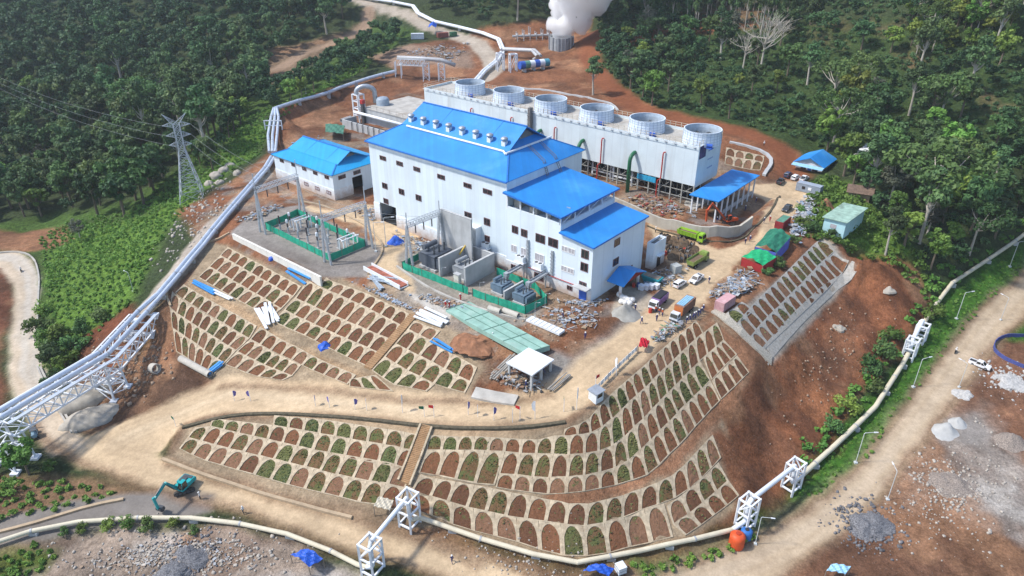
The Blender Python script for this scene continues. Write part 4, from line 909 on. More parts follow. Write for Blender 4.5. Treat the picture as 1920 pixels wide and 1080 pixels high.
# curved concrete retaining wall of the tower yard
rw = [G(x, y) for x, y in ((1140,382),(1213,416),(1280,437),(1330,447),(1362,446),(1388,438),(1408,424))]
def ribbon(pts, w, h, n=4, base=-.6):
    "wall strip following a line: list of box segments mitred at the joints"
    P = np.array([p[:2] for p in pts]); d = np.r_[0, np.cumsum(np.linalg.norm(np.diff(P, axis=0), axis=1))]
    u = np.linspace(0, d[-1], max(2, int(d[-1] / n) + 1)); X = np.stack([np.interp(u, d, P[:, 0]), np.interp(u, d, P[:, 1])], -1)
    for _ in range(2): Y = X.copy(); Y[1:-1] = (X[:-2] + 2 * X[1:-1] + X[2:]) / 4; X = Y
    T = np.gradient(X, axis=0); T /= np.linalg.norm(T, axis=1)[:, None]; N = np.stack([-T[:, 1], T[:, 0]], -1)
    Z = zt(X[:, 0], X[:, 1]); b = MB(); k = len(X); vs = []
    for i in range(k):
        for sgn, z in ((-1, base), (1, base), (1, h), (-1, h)): ex, ey = X[i, 0] + N[i, 0] * sgn * w / 2, X[i, 1] + N[i, 1] * sgn * w / 2; vs.append((ex, ey, (float(zt(ex, ey)) if w > 1 else Z[i]) + z))
    fs = [(0, 1, 2, 3), tuple((k - 1) * 4 + j for j in (3, 2, 1, 0))]
    for i in range(k - 1): fs += [(i * 4 + j, (i + 1) * 4 + j, (i + 1) * 4 + (j + 1) % 4, i * 4 + (j + 1) % 4) for j in range(4)]
    b.add(vs, [f[::-1] for f in fs]); return b
tag(ribbon(rw, .5, 2.3, 1.6, -2.5).build('retaining_wall', mat('stained_concrete', (.44, .41, .35), .9, var=.2, scale=.5, dirt=(.30, .20, .10), dirt_amt=.55, streak=True), None), 'curved stained concrete retaining wall around the fan tower yard', 'retaining wall')
# --- small blue-roofed house, shed, hut on the right
def gable_house(name, label, cat, p, rz, X, Y, ze, zr, wm, rm, ridge='x', doors=()):
    o = thing(name, label, cat, tuple(p), rz); b = MB(); b.box(0, X, 0, Y, -.5, ze); 
    if ridge == 'x': b.add([(0, 0, ze), (0, Y, ze), (0, Y / 2, zr - .15)], [(0, 1, 2), (2, 1, 0)]); b.add([(X, 0, ze), (X, Y, ze), (X, Y / 2, zr - .15)], [(0, 1, 2), (2, 1, 0)])
    else: b.add([(0, 0, ze), (X, 0, ze), (X / 2, 0, zr - .15)], [(0, 1, 2), (2, 1, 0)]); b.add([(0, Y, ze), (X, Y, ze), (X / 2, Y, zr - .15)], [(0, 1, 2), (2, 1, 0)])
    b.build('wall', wm, o); b = MB(); v = .7; e = ze - .25
    if ridge == 'x': b.sheet([(-v, -v, e), (X + v, -v, e), (X + v, Y / 2, zr), (-v, Y / 2, zr)], .14); b.sheet([(X + v, Y + v, e), (-v, Y + v, e), (-v, Y / 2 + .01, zr), (X + v, Y / 2 + .01, zr)], .14)
    else: b.sheet([(-v, Y + v, e), (-v, -v, e), (X / 2, -v, zr), (X / 2, Y + v, zr)], .14); b.sheet([(X + v, -v, e), (X + v, Y + v, e), (X / 2 + .01, Y + v, zr), (X / 2 + .01, -v, zr)], .14)
    b.build('roof', rm, o); return o
hs = gable_house('small_house', 'small white house with a blue gabled roof at the forest edge', 'house', W(1490, 322, .4), PROT, 6.8, 8.2, 3.1, 4.7, WHITEP, BLUE, 'y')
b = MB(); b.sheet([(-.6, -2.2, 2.5), (7.4, -2.2, 2.5), (7.4, -.75, 2.85), (-.6, -.75, 2.85)], .1); b.build('porch_roof', mat('pale_blue_sheet', (.28, .5, .66), .5), hs)
window(hs, 2, 1.7, 0, 1.4, 1.1); window(hs, 5, 1.7, 0, 1.4, 1.1); b = MB(); b.box(3.1, 4.0, -.06, -.003, 0, 2.1); b.build('door', BLUEP, hs)
sh = thing('site_shed', 'pale turquoise shed with a mossy flat roof among green bushes', 'shed', tuple(G(1541, 432)), PROT + rad(-4))
b = MB(); b.box(0, 4.6, 0, 10.5, -.6, 3.2); b.build('wall', mat('turquoise_paint', (.42, .66, .70), .6, var=.1, dirt=(.6, .6, .58), dirt_amt=.5), sh)
b = MB(); b.sheet([(-.4, -.5, 3.25), (5.0, -.5, 3.45), (5.0, 11, 3.45), (-.4, 11, 3.25)], .16); b.build('roof', mat('mossy_roof', (.30, .44, .36), .8, var=.3, scale=.9, dirt=(.07, .08, .06), dirt_amt=.85), sh)
b = MB(); b.box(1.5, 2.8, -.06, -.003, 1.2, 2.1); b.build('window', GLASSP, sh)
hut = gable_house('wooden_hut', 'low brown wooden hut with a rusty roof under the right-hand trees', 'hut', G(1590, 372), PROT + rad(15), 4.6, 4, 2.0, 3.0, WOOD, mat('rusty_roof', (.16, .11, .08), .9, var=.4, scale=2), 'x')
fh = gable_house('forest_house', 'white-roofed house half hidden between forest trees', 'house', G(1590, 292), PROT, 8, 5, 2.6, 3.6, WHITEP, mat('white_sheet_roof', (.70, .72, .74), .5, var=.1), 'x')
# --- back basin with stepped concrete tanks
bt = plant('concrete_tank', 'big weathered concrete tank with a flat roof behind the workshop', 'water tank', -181.5, 143.0)
b = MB(); b.box(0, 27, 0, 19, -.5, 5.2); b.build('tank_wall', CONCR, bt)
b = MB(); b.box(-.2, 27.2, -.2, 19.2, 5.203, 5.5); b.build('tank_roof', CONCD, bt)
b = MB()
for i in range(10):
    for y in (.1, 18.9): b.box(i * 3 - .03, i * 3 + .03, y - .03, y + .03, 5.5, 6.5)
for y in (.1, 18.9): b.bar((0, y, 6.45), (27, y, 6.45), .05)
b.build('railing', RUST, bt)
lt = plant('concrete_basin', 'low curved concrete basin in front of the weathered tank', 'basin', -184.5, 136.0)
b = MB(); b.box(0, 29, 0, .4, -.5, 2.6); b.box(0, .4, .4, 5.5, -.5, 2.6); b.box(28.6, 29, .4, 5.5, -.5, 2.6); b.build('basin_wall', CONCR, lt)
b = MB(); b.box(.4, 28.6, .4, 5.5, .3, .6); b.build('basin_floor', DARK, lt)
b = MB()
for q in range(8): b.tube([(5 + q * 2.6, -.25, .1), (5 + q * 2.6, -.25, 2.5), (5 + q * 2.6, .3, 2.9)], .11, 6)
b.build('hose', STEELD, lt)
b = MB(); b.tube([(-1, 5.9, 3.6), (28, 5.9, 3.6)], .45, 10); wp = b.build('white_main', STEELW, lt, smooth=True)
tw = plant('pipe_tower', 'white square lattice tower carrying a bent grey pipe beside the concrete tank', 'pipe tower', -186.6, 142.6)
b = MB()
for x in (0, 2.6):
    for y in (0, 2.6): b.box(x - .18, x + .18, y - .18, y + .18, -.5, 9)
for z in (2.4, 4.6, 6.8, 8.9):
    for a, c in (((0, 0), (2.6, 0)), ((2.6, 0), (2.6, 2.6)), ((2.6, 2.6), (0, 2.6)), ((0, 2.6), (0, 0))): b.bar((*a, z), (*c, z), .26)
b.build('frame', STEELW, tw)
b = MB(); b.tube([(1.2, .8, 8.6)] + [(1.2 + 1.9 * (1 - math.cos(rad(a))), .8 + 2.2 * (1 - math.cos(rad(a))), 9.4 + 2.0 * math.sin(rad(a))) for a in range(0, 181, 20)] + [(5.0, 5.2, 6)], .75, 14); b.build('bent_pipe', STEEL, tw, smooth=True)
b = MB(); b.lathe([(2.1, -.4), (2.1, 7.2), (1.7, 7.8), (.6, 8.1), (.01, 8.1)], (7.2, 6.4, 0), 20); b.build('vessel', mat('grey_blue_vessel', (.30, .36, .42), .5), tw, smooth=True)
b = MB(); b.box(4.6, 5.5, -.6, .3, 0, 6.8); b.m = 1; b.box(4.5, 5.7, -.7, .4, 6.81, 8.0); b.build('red_topped_column', [STEELD, REDP], tw)
# --- transformer bay
def block(name, label, cat, s0, s1, t0, t1, z0, z1, m, group=None):
    o = plant(name, label, cat, s0, t0, 0, group); b = MB(); b.box(0, s1 - s0, 0, t1 - t0, z0, z1)
    b.box(-.04, s1 - s0 + .04, -.04, t1 - t0 + .04, z1 + .003, z1 + .12)
    me = b.build(name, m, None); me.location = o.location; me.rotation_euler = o.rotation_euler; nm = o.name
    for k in ('label', 'category', 'group'):
        if k in o: me[k] = o[k]
    bpy.data.objects.remove(o); return me
GW = 'concrete fire walls of the transformer bay'
block('fire_wall', 'tallest concrete fire wall, standing flat in front of the white hall', 'fire wall', -94.6, -86.3, 90.6, 91.0, -.3, 10.2, CONCR, GW)
block('fire_wall', 'long concrete fire wall nearest the main transformer', 'fire wall', -88.7, -88.3, 83.8, 90.5, -.3, 3.9, CONCR, GW)
block('fire_wall', 'long concrete fire wall beside the beige cabinet', 'fire wall', -82.2, -81.8, 84.0, 92.2, -.3, 3.9, CONCR, GW)
block('fire_wall', 'concrete fire wall closing the back of the transformer bay', 'fire wall', -88.2, -82.3, 92.0, 92.4, -.3, 3.7, CONCR, GW)
block('fire_wall', 'short low concrete fire wall between the two small transformers', 'fire wall', -73.2, -72.9, 84.8, 90.2, -.3, 1.7, CONCR, GW)
def transformer(label, s, t, k, colr):
    o = plant('transformer', label, 'transformer', s, t, 0, 'oil transformers'); b = MB()
    b.box(-1.5 * k, 1.5 * k, -1.9 * k, 1.9 * k, .35 * k, 2.4 * k); b.box(-1.6 * k, 1.6 * k, -2 * k, 2 * k, 2.41 * k, 2.55 * k); b.build('tank', colr, o)
    for s_ in (-1, 1):
        b = MB(); b.bar((s_ * 1.9 * k, -1.75 * k, 2.1 * k), (s_ * 1.9 * k, 1.9 * k, 2.1 * k), .14 * k)
        for q in range(9): y = -1.7 * k + q * .42 * k; b.box(min(s_ * 1.53, s_ * 2.3) * k, max(s_ * 1.53, s_ * 2.3) * k, y, y + .18 * k, .6 * k, 2.2 * k)
        b.build('radiator', colr, o)
    b = MB(); b.tube([(-1.2 * k, 1.2 * k, 3.3 * k), (-1.2 * k, -1.6 * k, 3.3 * k)], .42 * k, 12); b.box(-1.35 * k, -1.05 * k, -.6 * k, -.4 * k, 2.55 * k, 3.0 * k); b.build('conservator', colr, o, smooth=False)
    for q in range(3):
        b = MB(); y = -1.1 * k + q * 1.1 * k
        b.lathe([(.16 * k, 0)] + [((.2 if i % 2 else .12) * k, .16 * i * k) for i in range(1, 9)] + [(.04 * k, 1.4 * k), (.04 * k, 1.7 * k)], (.7 * k, y, 2.55 * k), 10); b.build('bushing', STEELD, o)
    b = MB(); b.box(-1.8 * k, 1.8 * k, -2.2 * k, 2.2 * k, -.3, .34 * k); b.build('plinth', CONCR, o); return o
DG = mat('dark_grey_paint', (.10, .115, .14), .45, var=.15)
transformer('big dark grey transformer next to the tall fire wall', -92.5, 87.0, 1.25, DG)
transformer('grey transformer between the two long fire walls', -84.6, 87.4, 1.0, mat('mid_grey_paint', (.27, .29, .31), .5))
transformer('small blue-grey transformer left of the short low fire wall', -75.6, 87.2, .75, mat('blue_grey_paint', (.13, .19, .25), .5))
transformer('small blue-grey transformer in the corner of the green net fence', -70.2, 87.0, .75, mat('blue_grey_paint', (.13, .19, .25), .5))
for s, t, lab in ((-75.6, 88.6, 'steel cable bridge from the white block to the left small transformer'), (-70.2, 88.4, 'steel cable bridge from the white block to the corner transformer')):
    p = plant('cable_bridge', lab, 'cable bridge', s, t, 0, 'cable bridges'); b = MB(); b.bar((0, 0, 2.9), (0, 5.6, 2.9), .8, .12); b.bar((.42, 0, 3.1), (.42, 5.6, 3.1), .06, .3); b.bar((-.42, 0, 3.1), (-.42, 5.6, 3.1), .06, .3); b.box(-.1, .1, 4.9, 5.1, -.2, 2.84); b.box(-.4, .4, -.5, .3, 2.2, 3.3); b.build('tray', STEEL, p)
ly = plant('yellow_valve_pipe', 'yellow pipe with valves curving over the back fire wall', 'pipe', -88.0, 91.4); b = MB(); b.tube([(0, -2.5, 3.0), (0, -.6, 4.4), (0, .2, 4.6), (0, .6, 4.0), (0, .62, 2)], .16, 8); b.build('pipe', mat('yellow_paint', (.55, .38, .06), .5), ly); b = MB(); b.lathe([(.3, 0), (.3, .1)], (0, -.3, 4.75), 10, True); b.build('valve_wheel', STEELD, ly)
cb = plant('control_cabinet', 'beige control cabinet at the near end of a long fire wall', 'cabinet', -83.2, 83.6); b = MB(); b.box(-.8, .4, -.5, .3, .2, 2.4); b.build('cabinet_body', mat('beige_paint', (.62, .60, .52), .5), cb); b = MB(); b.box(-.9, .5, -.6, .4, 2.41, 2.5); b.box(-.9, .5, -.6, .4, -.2, .19); b.build('cabinet_top', CONCR, cb)
# --- green shade-net fences
NET = mat('green_net', (.02, .33, .21), .75, var=.22, scale=1.5, dirt=(.05, .42, .30), dirt_amt=.5)
def net_fence(name, label, pts, h=1.6):
    P3 = [PL(*q) for q in pts]; o = thing(name, label, 'net fence', tuple(P3[0]), 0, 'green net fences'); b = MB(); pst = MB()
    for a, c in zip(P3[:-1], P3[1:]):
        n = max(1, int(np.linalg.norm(c - a) / 2.4)); prev = None
        for i in range(n + 1):
            q = a + (c - a) * i / n; z0 = float(zt(q[0], q[1])); pst = MB(); pst.box(q[0] - .05, q[0] + .05, q[1] - .05, q[1] + .05, z0 - .3, z0 + h + .12); pst.build('post', RUST, o, world=True)
            cur = [q[0], q[1], z0]
            if prev is not None:
                for s_ in range(3):
                    u0, u1 = s_ / 3, (s_ + 1) / 3; wv = lambda u: .06 * math.sin(u * 9 + i)
                    A = [prev[k] + (cur[k] - prev[k]) * u0 for k in range(3)]; B = [prev[k] + (cur[k] - prev[k]) * u1 for k in range(3)]
                    b.sheet([(A[0], A[1] + wv(u0), A[2] + .05), (B[0], B[1] + wv(u1), B[2] + .05), (B[0], B[1], B[2] + h - .03 + .05 * math.sin(i * 2 + s_)), (A[0], A[1], A[2] + h - .03 + .05 * math.sin(i * 2 + s_))], .03)
            prev = cur
    b.build('net', NET, o, world=True)
net_fence('net_fence', 'green net fence enclosing the switchyard equipment', [(-133.6, 75.0), (-110.0, 74.3), (-110.0, 83.3), (-134.8, 84.2), (-133.6, 75.0)])
net_fence('net_fence', 'green net fence running along the front of the transformer bay', [(-97.2, 89.5), (-96.3, 81.3), (-80.8, 82.2), (-79.6, 82.3)])
net_fence('net_fence', 'green net fence round the two small transformers', [(-78.6, 82.4), (-67.2, 83.7), (-66.5, 89.0), (-71.4, 91.6), (-80.6, 91.4)])
# --- switchyard wall
sw = block('yard_wall', 'long white concrete wall along the edge of the grey switchyard', 'wall', -136.0, -105.2, 68.2, 68.6, -2.6, .45, mat('white_concrete', (.68, .66, .60), .85, var=.1, scale=.6, dirt=(.42, .36, .28), dirt_amt=.5, streak=True))
# --- gantries
GSTEEL = mat('gantry_steel', (.50, .54, .58), .45, .3, var=.12)
INS = mat('brown_insulator', (.05, .04, .045), .3)
def gantry(label, f0, f1, hb, hp):
    p0, p1 = PL(*f0), PL(*f1); o = thing('line_gantry', label, 'gantry', (p0[0], p0[1], 0), 0, 'switchyard gantries'); d = p1 - p0
    for p in (p0, p1):
        b = MB(); sd_ = E1 * 1.1
        b.lattice(p + sd_ + np.array([0, 0, -.3]), p + np.array([0, 0, hb]), .28, .075, 14); b.lattice(p - sd_ + np.array([0, 0, -.3]), p - E1 * .1 + np.array([0, 0, hb]), .28, .075, 14)
        b.bar(p - E1 * .5 + np.array([0, 0, hb * .55]), p + E1 * .5 + np.array([0, 0, hb * .55]), .12)
        b.tube([p + np.array([0, 0, hb]), p + np.array([0, 0, hp])], .1, 6); b.build('column', GSTEEL, o, world=True)
    b = MB(); b.lattice(p0 + np.array([0, 0, hb + .3]), p1 + np.array([0, 0, hb + .3]), .9, .09, 12); b.build('beam', GSTEEL, o, world=True)
    for k in (.25, .5, .75):
        q = p0 + d * k + np.array([0, 0, hb - .2]); b = MB(); b.lathe([((.16 if i % 2 else .08), -.13 * i) for i in range(15)], tuple(q), 8); b.build('insulator_string', INS, o, world=True)
gantry('left steel line gantry at the far end of the switchyard, near the pipeline', (-132.4, 73.4), (-133.2, 84.4), 9.6, 13.6)
gantry('middle steel line gantry standing at the near corner of the switchyard net', (-109.6, 73.4), (-109.2, 83.8), 9.4, 13.4)
gantry('right steel line gantry reaching over the transformer bay to the fire wall', (-94.8, 81.9), (-94.4, 90.2), 9.4, 12.2)
k_ = 0
for i, s in enumerate((-130.5, -127.5, -124, -120.5, -117, -113.6)):
    for j, t in enumerate((76.6, 79.2, 81.8)):
        kind = (i + j) % 3
        o = plant('insulator_post', ['dark post insulator on a steel stand inside the green net', 'short post insulator with a white top inside the green net', 'thin bare steel stand inside the green net'][kind], 'insulator', s, t, 0, ['dark switchyard insulators', 'white-topped switchyard insulators', 'bare switchyard stands'][kind])
        b = MB(); b.box(-.35, .35, -.35, .35, -.2, .18); b.build('footing', CONCR, o)
        b = MB(); b.lattice((0, 0, .18), (0, 0, 1.7), .22, .06, 4); b.build('stand', GSTEEL, o)
        if kind != 2:
            b = MB(); b.lathe([((.2 if q % 2 else .13), .14 * q) for q in range(14 if kind == 0 else 7)], (0, 0, 1.72), 8); b.build('insulator', INS, o)
            if kind == 1: b = MB(); b.lathe([(.2, 0), (.26, .2), (.26, .7), (.1, .9), (.01, .9)], (0, 0, 2.7), 10); b.build('head', STEELW, o)
for s, t, lab in ((-128.4, 80.4, 'busbar frame at the far end of the switchyard'), (-112.6, 80.6, 'busbar frame at the near end of the switchyard')):
    o = plant('busbar_stand', lab, 'busbar frame', s, t, 0, 'busbar frames'); b = MB()
    for y in (-1.8, 0, 1.8): b.box(-.1, .1, y - .1, y + .1, -.2, 2.6)
    b.bar((0, -2.2, 2.6), (0, 2.2, 2.6), .2); b.bar((1.4, -2.2, 2.6), (1.4, 2.2, 2.6), .2)
    for y in (-1.8, 1.8): b.box(1.3, 1.5, y - .1, y + .1, -.2, 2.5); b.bar((0, y, 2.6), (1.4, y, 2.6), .12)
    b.build('frame', STEELW, o)
# ------------------------------------------------------------------ pipelines
SILV = mat('aluminium_lagging', (.56, .62, .70), .38, .35, var=.12, scale=.8)
CREAM = mat('cream_pipe', (.62, .56, .42), .55, var=.12, scale=.6, dirt=(.40, .34, .25), dirt_amt=.4)
PALEP = mat('white_pipe', (.66, .70, .74), .45, var=.08)
GREYP = mat('grey_pipe', (.40, .41, .42), .55, .2, var=.15)
def offs(P3, d):
    P3 = np.array(P3, float); T = np.gradient(P3[:, :2], axis=0); T /= np.linalg.norm(T, axis=1)[:, None] + 1e-9
    Q = P3.copy(); Q[:, 0] -= T[:, 1] * d; Q[:, 1] += T[:, 0] * d; return Q
def dense(P3, step=6.0, drape=None):
    out = []
    for a, b in zip(P3[:-1], P3[1:]):
        n = max(1, int(np.linalg.norm(np.array(b) - a) / step))
        for i in range(n): out.append(np.array(a) + (np.array(b) - a) * i / n)
    out.append(np.array(P3[-1], float)); out = np.array(out)
    if drape is not None: out[:, 2] = zt(out[:, 0], out[:, 1]) + drape; out[1:-1, 2] = (out[:-2, 2] + 2 * out[1:-1, 2] + out[2:, 2]) / 4
    return out
def pipeline(label, runs, sup=None, group='steam pipelines', name='pipeline'):
    "runs: list of (points, radius, material); sup: points where small saddles stand"
    p = runs[0][0][0]; o = thing(name, label, 'pipeline', (p[0], p[1], float(zt(p[0], p[1]))), 0, group)
    for P3, r, m in runs:
        b = MB(); b.tube(P3, r, 12); b.build('pipe', m, o, smooth=False, world=True)
        b = MB(); L = 0
        for a, c in zip(P3[:-1], P3[1:]):
            L += np.linalg.norm(np.array(c) - a)
            if L > 11: b.tube([np.array(a), np.array(a) + (np.array(c) - a) / np.linalg.norm(np.array(c) - a) * .25], r + .05, 12); L = 0
        if b.v: b.build('pipe_band', GREYP, o, world=True)
    if sup is not None:
        for i in range(1, len(sup) - 1, 2):
            q = sup[i]; g = float(zt(q[0], q[1])); b = MB(); b.box(q[0] - .3, q[0] + .9, q[1] - .25, q[1] + .25, g - .3, max(g + .25, q[2] - .3)); b.build('pipe_saddle', CONCR, o, world=True)
    return o
# twin pipeline down the left shoulder and over the truss bridge
lp = GL([(513,300),(500,322),(440,392),(380,466),(335,520),(303,560),(285,588)])
lp = dense(lp, 5, 1.0); ZB_ = -4.9
br = [W(268, 590, ZB_), W(196, 668, ZB_), W(22, 772, ZB_)]
base3 = G(33, 868); endb = np.array([base3[0] - .3, base3[1] + .3, ZB_]); br[2] = endb
full = np.vstack([lp[:-1], np.array([br[0] + np.array([0, 0, .75]), br[1] + np.array([0, 0, .75]), br[2] + np.array([0, 0, .75])])])
down = [endb + np.array([-.8, -.4, .6]), endb + np.array([-1.6, -.9, -.6]), endb + np.array([-1.8, -1.0, -6.5]), endb + np.array([-3.5, -2.6, -7.3]), endb + np.array([-22, -14, -7.6])]
nb_ = len(full) - 3
def two(a, c): return np.vstack([offs(full, a)[:nb_], offs(full, c)[nb_:]])
pipeline('twin silver pipeline running down the left shoulder and over the white truss bridge', [(np.vstack([two(-.52, -.75), [d + np.array([.5, -.8, 0]) for d in down]]), .42, SILV), (np.vstack([two(.52, 1.0), [d + np.array([-.5, .8, 0]) for d in down]]), .42, SILV)], lp)
bt_ = thing('truss_bridge', 'white steel truss bridge carrying two pipes over the left dirt road', 'pipe bridge', (br[1][0], br[1][1], float(zt(br[1][0], br[1][1]))))
b = MB(); WB = 2.5
dk = np.array(br); Lf, Rt = offs(dk, WB), offs(dk, -WB)
for side in (Lf, Rt):
    for a, c in zip(side[:-1], side[1:]):
        b.bar(a, c, .28); b.bar(a - (0, 0, 2.4), c - (0, 0, 2.4), .26); n = max(2, int(np.linalg.norm(c - a) / 2.6))
        for i in range(n):
            p = a + (c - a) * i / n; q = a + (c - a) * (i + 1) / n; b.bar(p, p - (0, 0, 2.4), .16); b.bar(p, q - (0, 0, 2.4), .14); b.bar(q, p - (0, 0, 2.4), .14)
for (a, c), (e, f) in zip(zip(Lf[:-1], Lf[1:]), zip(Rt[:-1], Rt[1:])):
    n = max(2, int(np.linalg.norm(c - a) / 2.6))
    for i in range(n + 1):
        p = a + (c - a) * i / n; q = e + (f - e) * i / n; b.bar(p, q, .18); b.bar(p - (0, 0, 2.4), q - (0, 0, 2.4), .16)
        if i < n: b.bar(p - (0, 0, 2.4), e + (f - e) * (i + 1) / n - (0, 0, 2.4), .1)
b.build('truss', STEELW, bt_, world=True)
for a, c in zip(Lf[:-1], Lf[1:]):
    b = MB(); b.bar(a + (0, 0, .2), c + (0, 0, .2), .7, .06); b.build('walkway', SILV, bt_, world=True)
def trestle(ctr, dirv, zt_, w, l, splay):
    b = MB(); d = np.array([dirv[0], dirv[1], 0.]); d /= np.linalg.norm(d); n = np.array([-d[1], d[0], 0]); cs = []
    for i, j in ((-1, -1), (1, -1), (1, 1), (-1, 1)):
        t_ = np.array([ctr[0], ctr[1], zt_]) + d * i * l / 2 + n * j * w / 2; g = np.array([ctr[0], ctr[1], 0]) + d * i * (l / 2 + splay) + n * j * (w / 2 + splay * .4)
        g[2] = float(zt(g[0], g[1])) - .2; cs.append((t_, g)); b.bar(t_, g, .3); b.box(g[0] - .6, g[0] + .6, g[1] - .6, g[1] + .6, g[2] - .3, g[2] + .55)
    k = 3
    for q in range(4):
        (t0, g0), (t1, g1) = cs[q], cs[(q + 1) % 4]
        for i in range(k):
            a0, a1 = t0 + (g0 - t0) * i / k, t0 + (g0 - t0) * (i + 1) / k; c0, c1 = t1 + (g1 - t1) * i / k, t1 + (g1 - t1) * (i + 1) / k
            b.bar(a1, c1, .2) if i < k - 1 else None; b.bar(a0, c1, .13)
    return b
for ctr, dv, w_, l_ in ((br[0] * .93 + br[1] * .07, br[1] - br[0], 3.8, 2.2), (br[1] * .97 + br[2] * .03, br[2] - br[1], 4.0, 2.6), (br[2], br[2] - br[1], 4.2, 2.8)):
    trestle(ctr, dv, ZB_ - 2.4, w_, l_, .3).build('trestle', STEELW, bt_, world=True)
# upper pipe along the cut slope, and the drop down to the shoulder
up_ = dense(GL([(742,140),(640,170),(560,196),(517,211)]), 6, 1.3)
pipeline('straight silver pipeline along the top of the red cut behind the workshop', [(up_, .62, SILV)], up_)
for dx, lab in ((-6, 'left of the three silver pipes dropping past the workshop corner'), (1, 'middle of the three silver pipes dropping past the workshop corner'), (8, 'right of the three silver pipes dropping past the workshop corner')):
    P3 = [G(517 + dx * .4, 211, 1.4), G(516 + dx, 228, 1.6), G(511 + dx * 1.2, 262, 1.3), G(511 + dx * .8, 292, 1.1)]; pipeline(lab, [(dense(P3, 4), .42, SILV)])
o = thing('pipe_clamp_tower', 'white steel frame clamping the three dropping pipes', 'steel frame', tuple(G(514, 245))); b = MB()
for q in (-2.6, 2.6): b.box(q - .15, q + .15, -.15, .15, -.5, 3.2)
b.bar((-2.6, 0, 3.1), (2.6, 0, 3.1), .28); b.bar((-2.6, 0, 1.6), (2.6, 0, 1.6), .22); b.build('frame', STEELW, o)
# cream pipeline in front, with its two gates over the road, then the right hand gates
def gate(label, foot, top_z, w, l, dirv):
    c = np.mean([f for f in foot], axis=0); o = thing('pipe_gate', label, 'pipe support', (c[0], c[1], float(zt(c[0], c[1]))), 0, 'white pipe gates'); b = MB()
    d = np.array([dirv[0], dirv[1], 0.]); d /= np.linalg.norm(d); n = np.array([-d[1], d[0], 0]); cs = []
    for i, j in ((-1, -1), (1, -1), (1, 1), (-1, 1)):
        p = np.array([c[0], c[1], 0]) + d * i * l / 2 + n * j * w / 2; g = float(zt(p[0], p[1])); cs.append(p); b.box(p[0] - .14, p[0] + .14, p[1] - .14, p[1] + .14, g - .3, top_z)
    g0 = float(zt(c[0], c[1]))
    for q in range(4):
        a, e = cs[q], cs[(q + 1) % 4]
        for f in (1.0, .55, .12): z = g0 + (top_z - g0) * f - .14; b.bar((a[0], a[1], z), (e[0], e[1], z), .24)
        if q % 2: b.bar((a[0], a[1], g0 + (top_z - g0) * .55), (e[0], e[1], top_z), .16)
    b.build('frame', STEELW, o); b_ = o.children[0]; me = b_.data
    for v in me.vertices: v.co.x -= o.location.x; v.co.y -= o.location.y; v.co.z -= o.location.z
    return c, o
g1 = G(700, 1070); g2 = G(769, 982); dv = g2 - g1
c1, _ = gate('white pipe gate at the near side of the lower road crossing', [g1], g1[2] + 5.6, 2.0, 2.3, dv)
c2, _ = gate('white pipe gate at the foot of the brown steps', [g2], g2[2] + 5.6, 2.0, 2.3, dv)
left = dense(GL([(-40,1036),(60,1003),(150,985),(260,978),(360,978),(450,987),(540,1008),(620,1040),(672,1066)]), 4, .75)
def rise(c, top): return [np.array([c[0], c[1], float(zt(c[0], c[1])) + .7]), np.array([c[0], c[1], top - .9]), np.array([c[0], c[1], top - .35]) ]
n1 = c1 + np.array([0, 0, .7]); t1 = np.array([c1[0], c1[1], c1[2] + 5.2]); t2 = np.array([c2[0], c2[1], c2[2] + 5.2])
run = np.vstack([left, [c1 * 1 + np.array([-.9, .1, .6]), c1 + np.array([-.15, 0, .7]), c1 + np.array([0, 0, 1.2]), c1 + np.array([0, 0, 4.7]), t1 + (t2 - t1) * .02, t1 + (t2 - t1) * .98, c2 + np.array([0, 0, 4.7]), c2 + np.array([0, 0, 1.3]), c2 + np.array([.15, 0, .8])]])
pipeline('cream pipeline curving along the front yard and leaping the lower road', [(run[:len(left) + 1], .33, CREAM), (run[len(left):], .33, PALEP)], left)
g3 = G(1396, 984); g4 = G(1482, 915); dv = g4 - g3
c3, _ = gate('white pipe gate by the orange water tank', [g3], g3[2] + 5.2, 1.9, 2.2, dv); c4, _ = gate('white pipe gate in the grass at the foot of the red bank', [g4], g4[2] + 5.2, 1.9, 2.2, dv)
mid = dense(GL([(790,978),(900,1016),(1000,1046),(1082,1063),(1200,1040),(1300,1017),(1372,1000)]), 4, .75)
t3 = np.array([c3[0], c3[1], c3[2] + 4.8]); t4 = np.array([c4[0], c4[1], c4[2] + 4.8])
pipeline('cream pipeline hugging the foot of the curved arched slope', [(np.vstack([[c2 + np.array([.15, 0, .8])], mid]), .36, CREAM)], mid)
pipeline('white raised pipe joining the two gates across the red gully', [(np.vstack([[mid[-1]], [c3 + np.array([-.3, -.3, .9]), c3 + np.array([0, 0, 1.4]), c3 + np.array([0, 0, 4.4]), t3 + (t4 - t3) * .03, t3 + (t4 - t3) * .97, c4 + np.array([0, 0, 4.3]), c4 + np.array([0, 0, 1.4]), c4 + np.array([.3, .3, .9])]]), .36, PALEP)])
rp = dense(GL([(1487,912),(1560,846),(1640,768),(1690,690),(1702,668)]), 5, .9); rp2 = dense(GL([(1722,625),(1750,580),(1783,538),(1850,492),(1925,442),(1990,400)]), 5, .9)
pipeline('cream pipeline climbing beside the right dirt road below the twin frames', [(np.vstack([[c4 + np.array([.3, .3, .9])], rp]), .42, CREAM)], rp)
pipeline('pale pipeline rising to the right edge beyond the twin frames', [(rp2, .42, CREAM)], rp2)
for (x, y), lab in (((1703, 668), 'near white frame of the expansion loop on the right pipeline'), ((1722, 640), 'far white frame of the expansion loop on the right pipeline')):
    gate(lab, [G(x, y)], G(x, y)[2] + 4.0, 1.9, 2.0, rp2[1] - rp2[0])
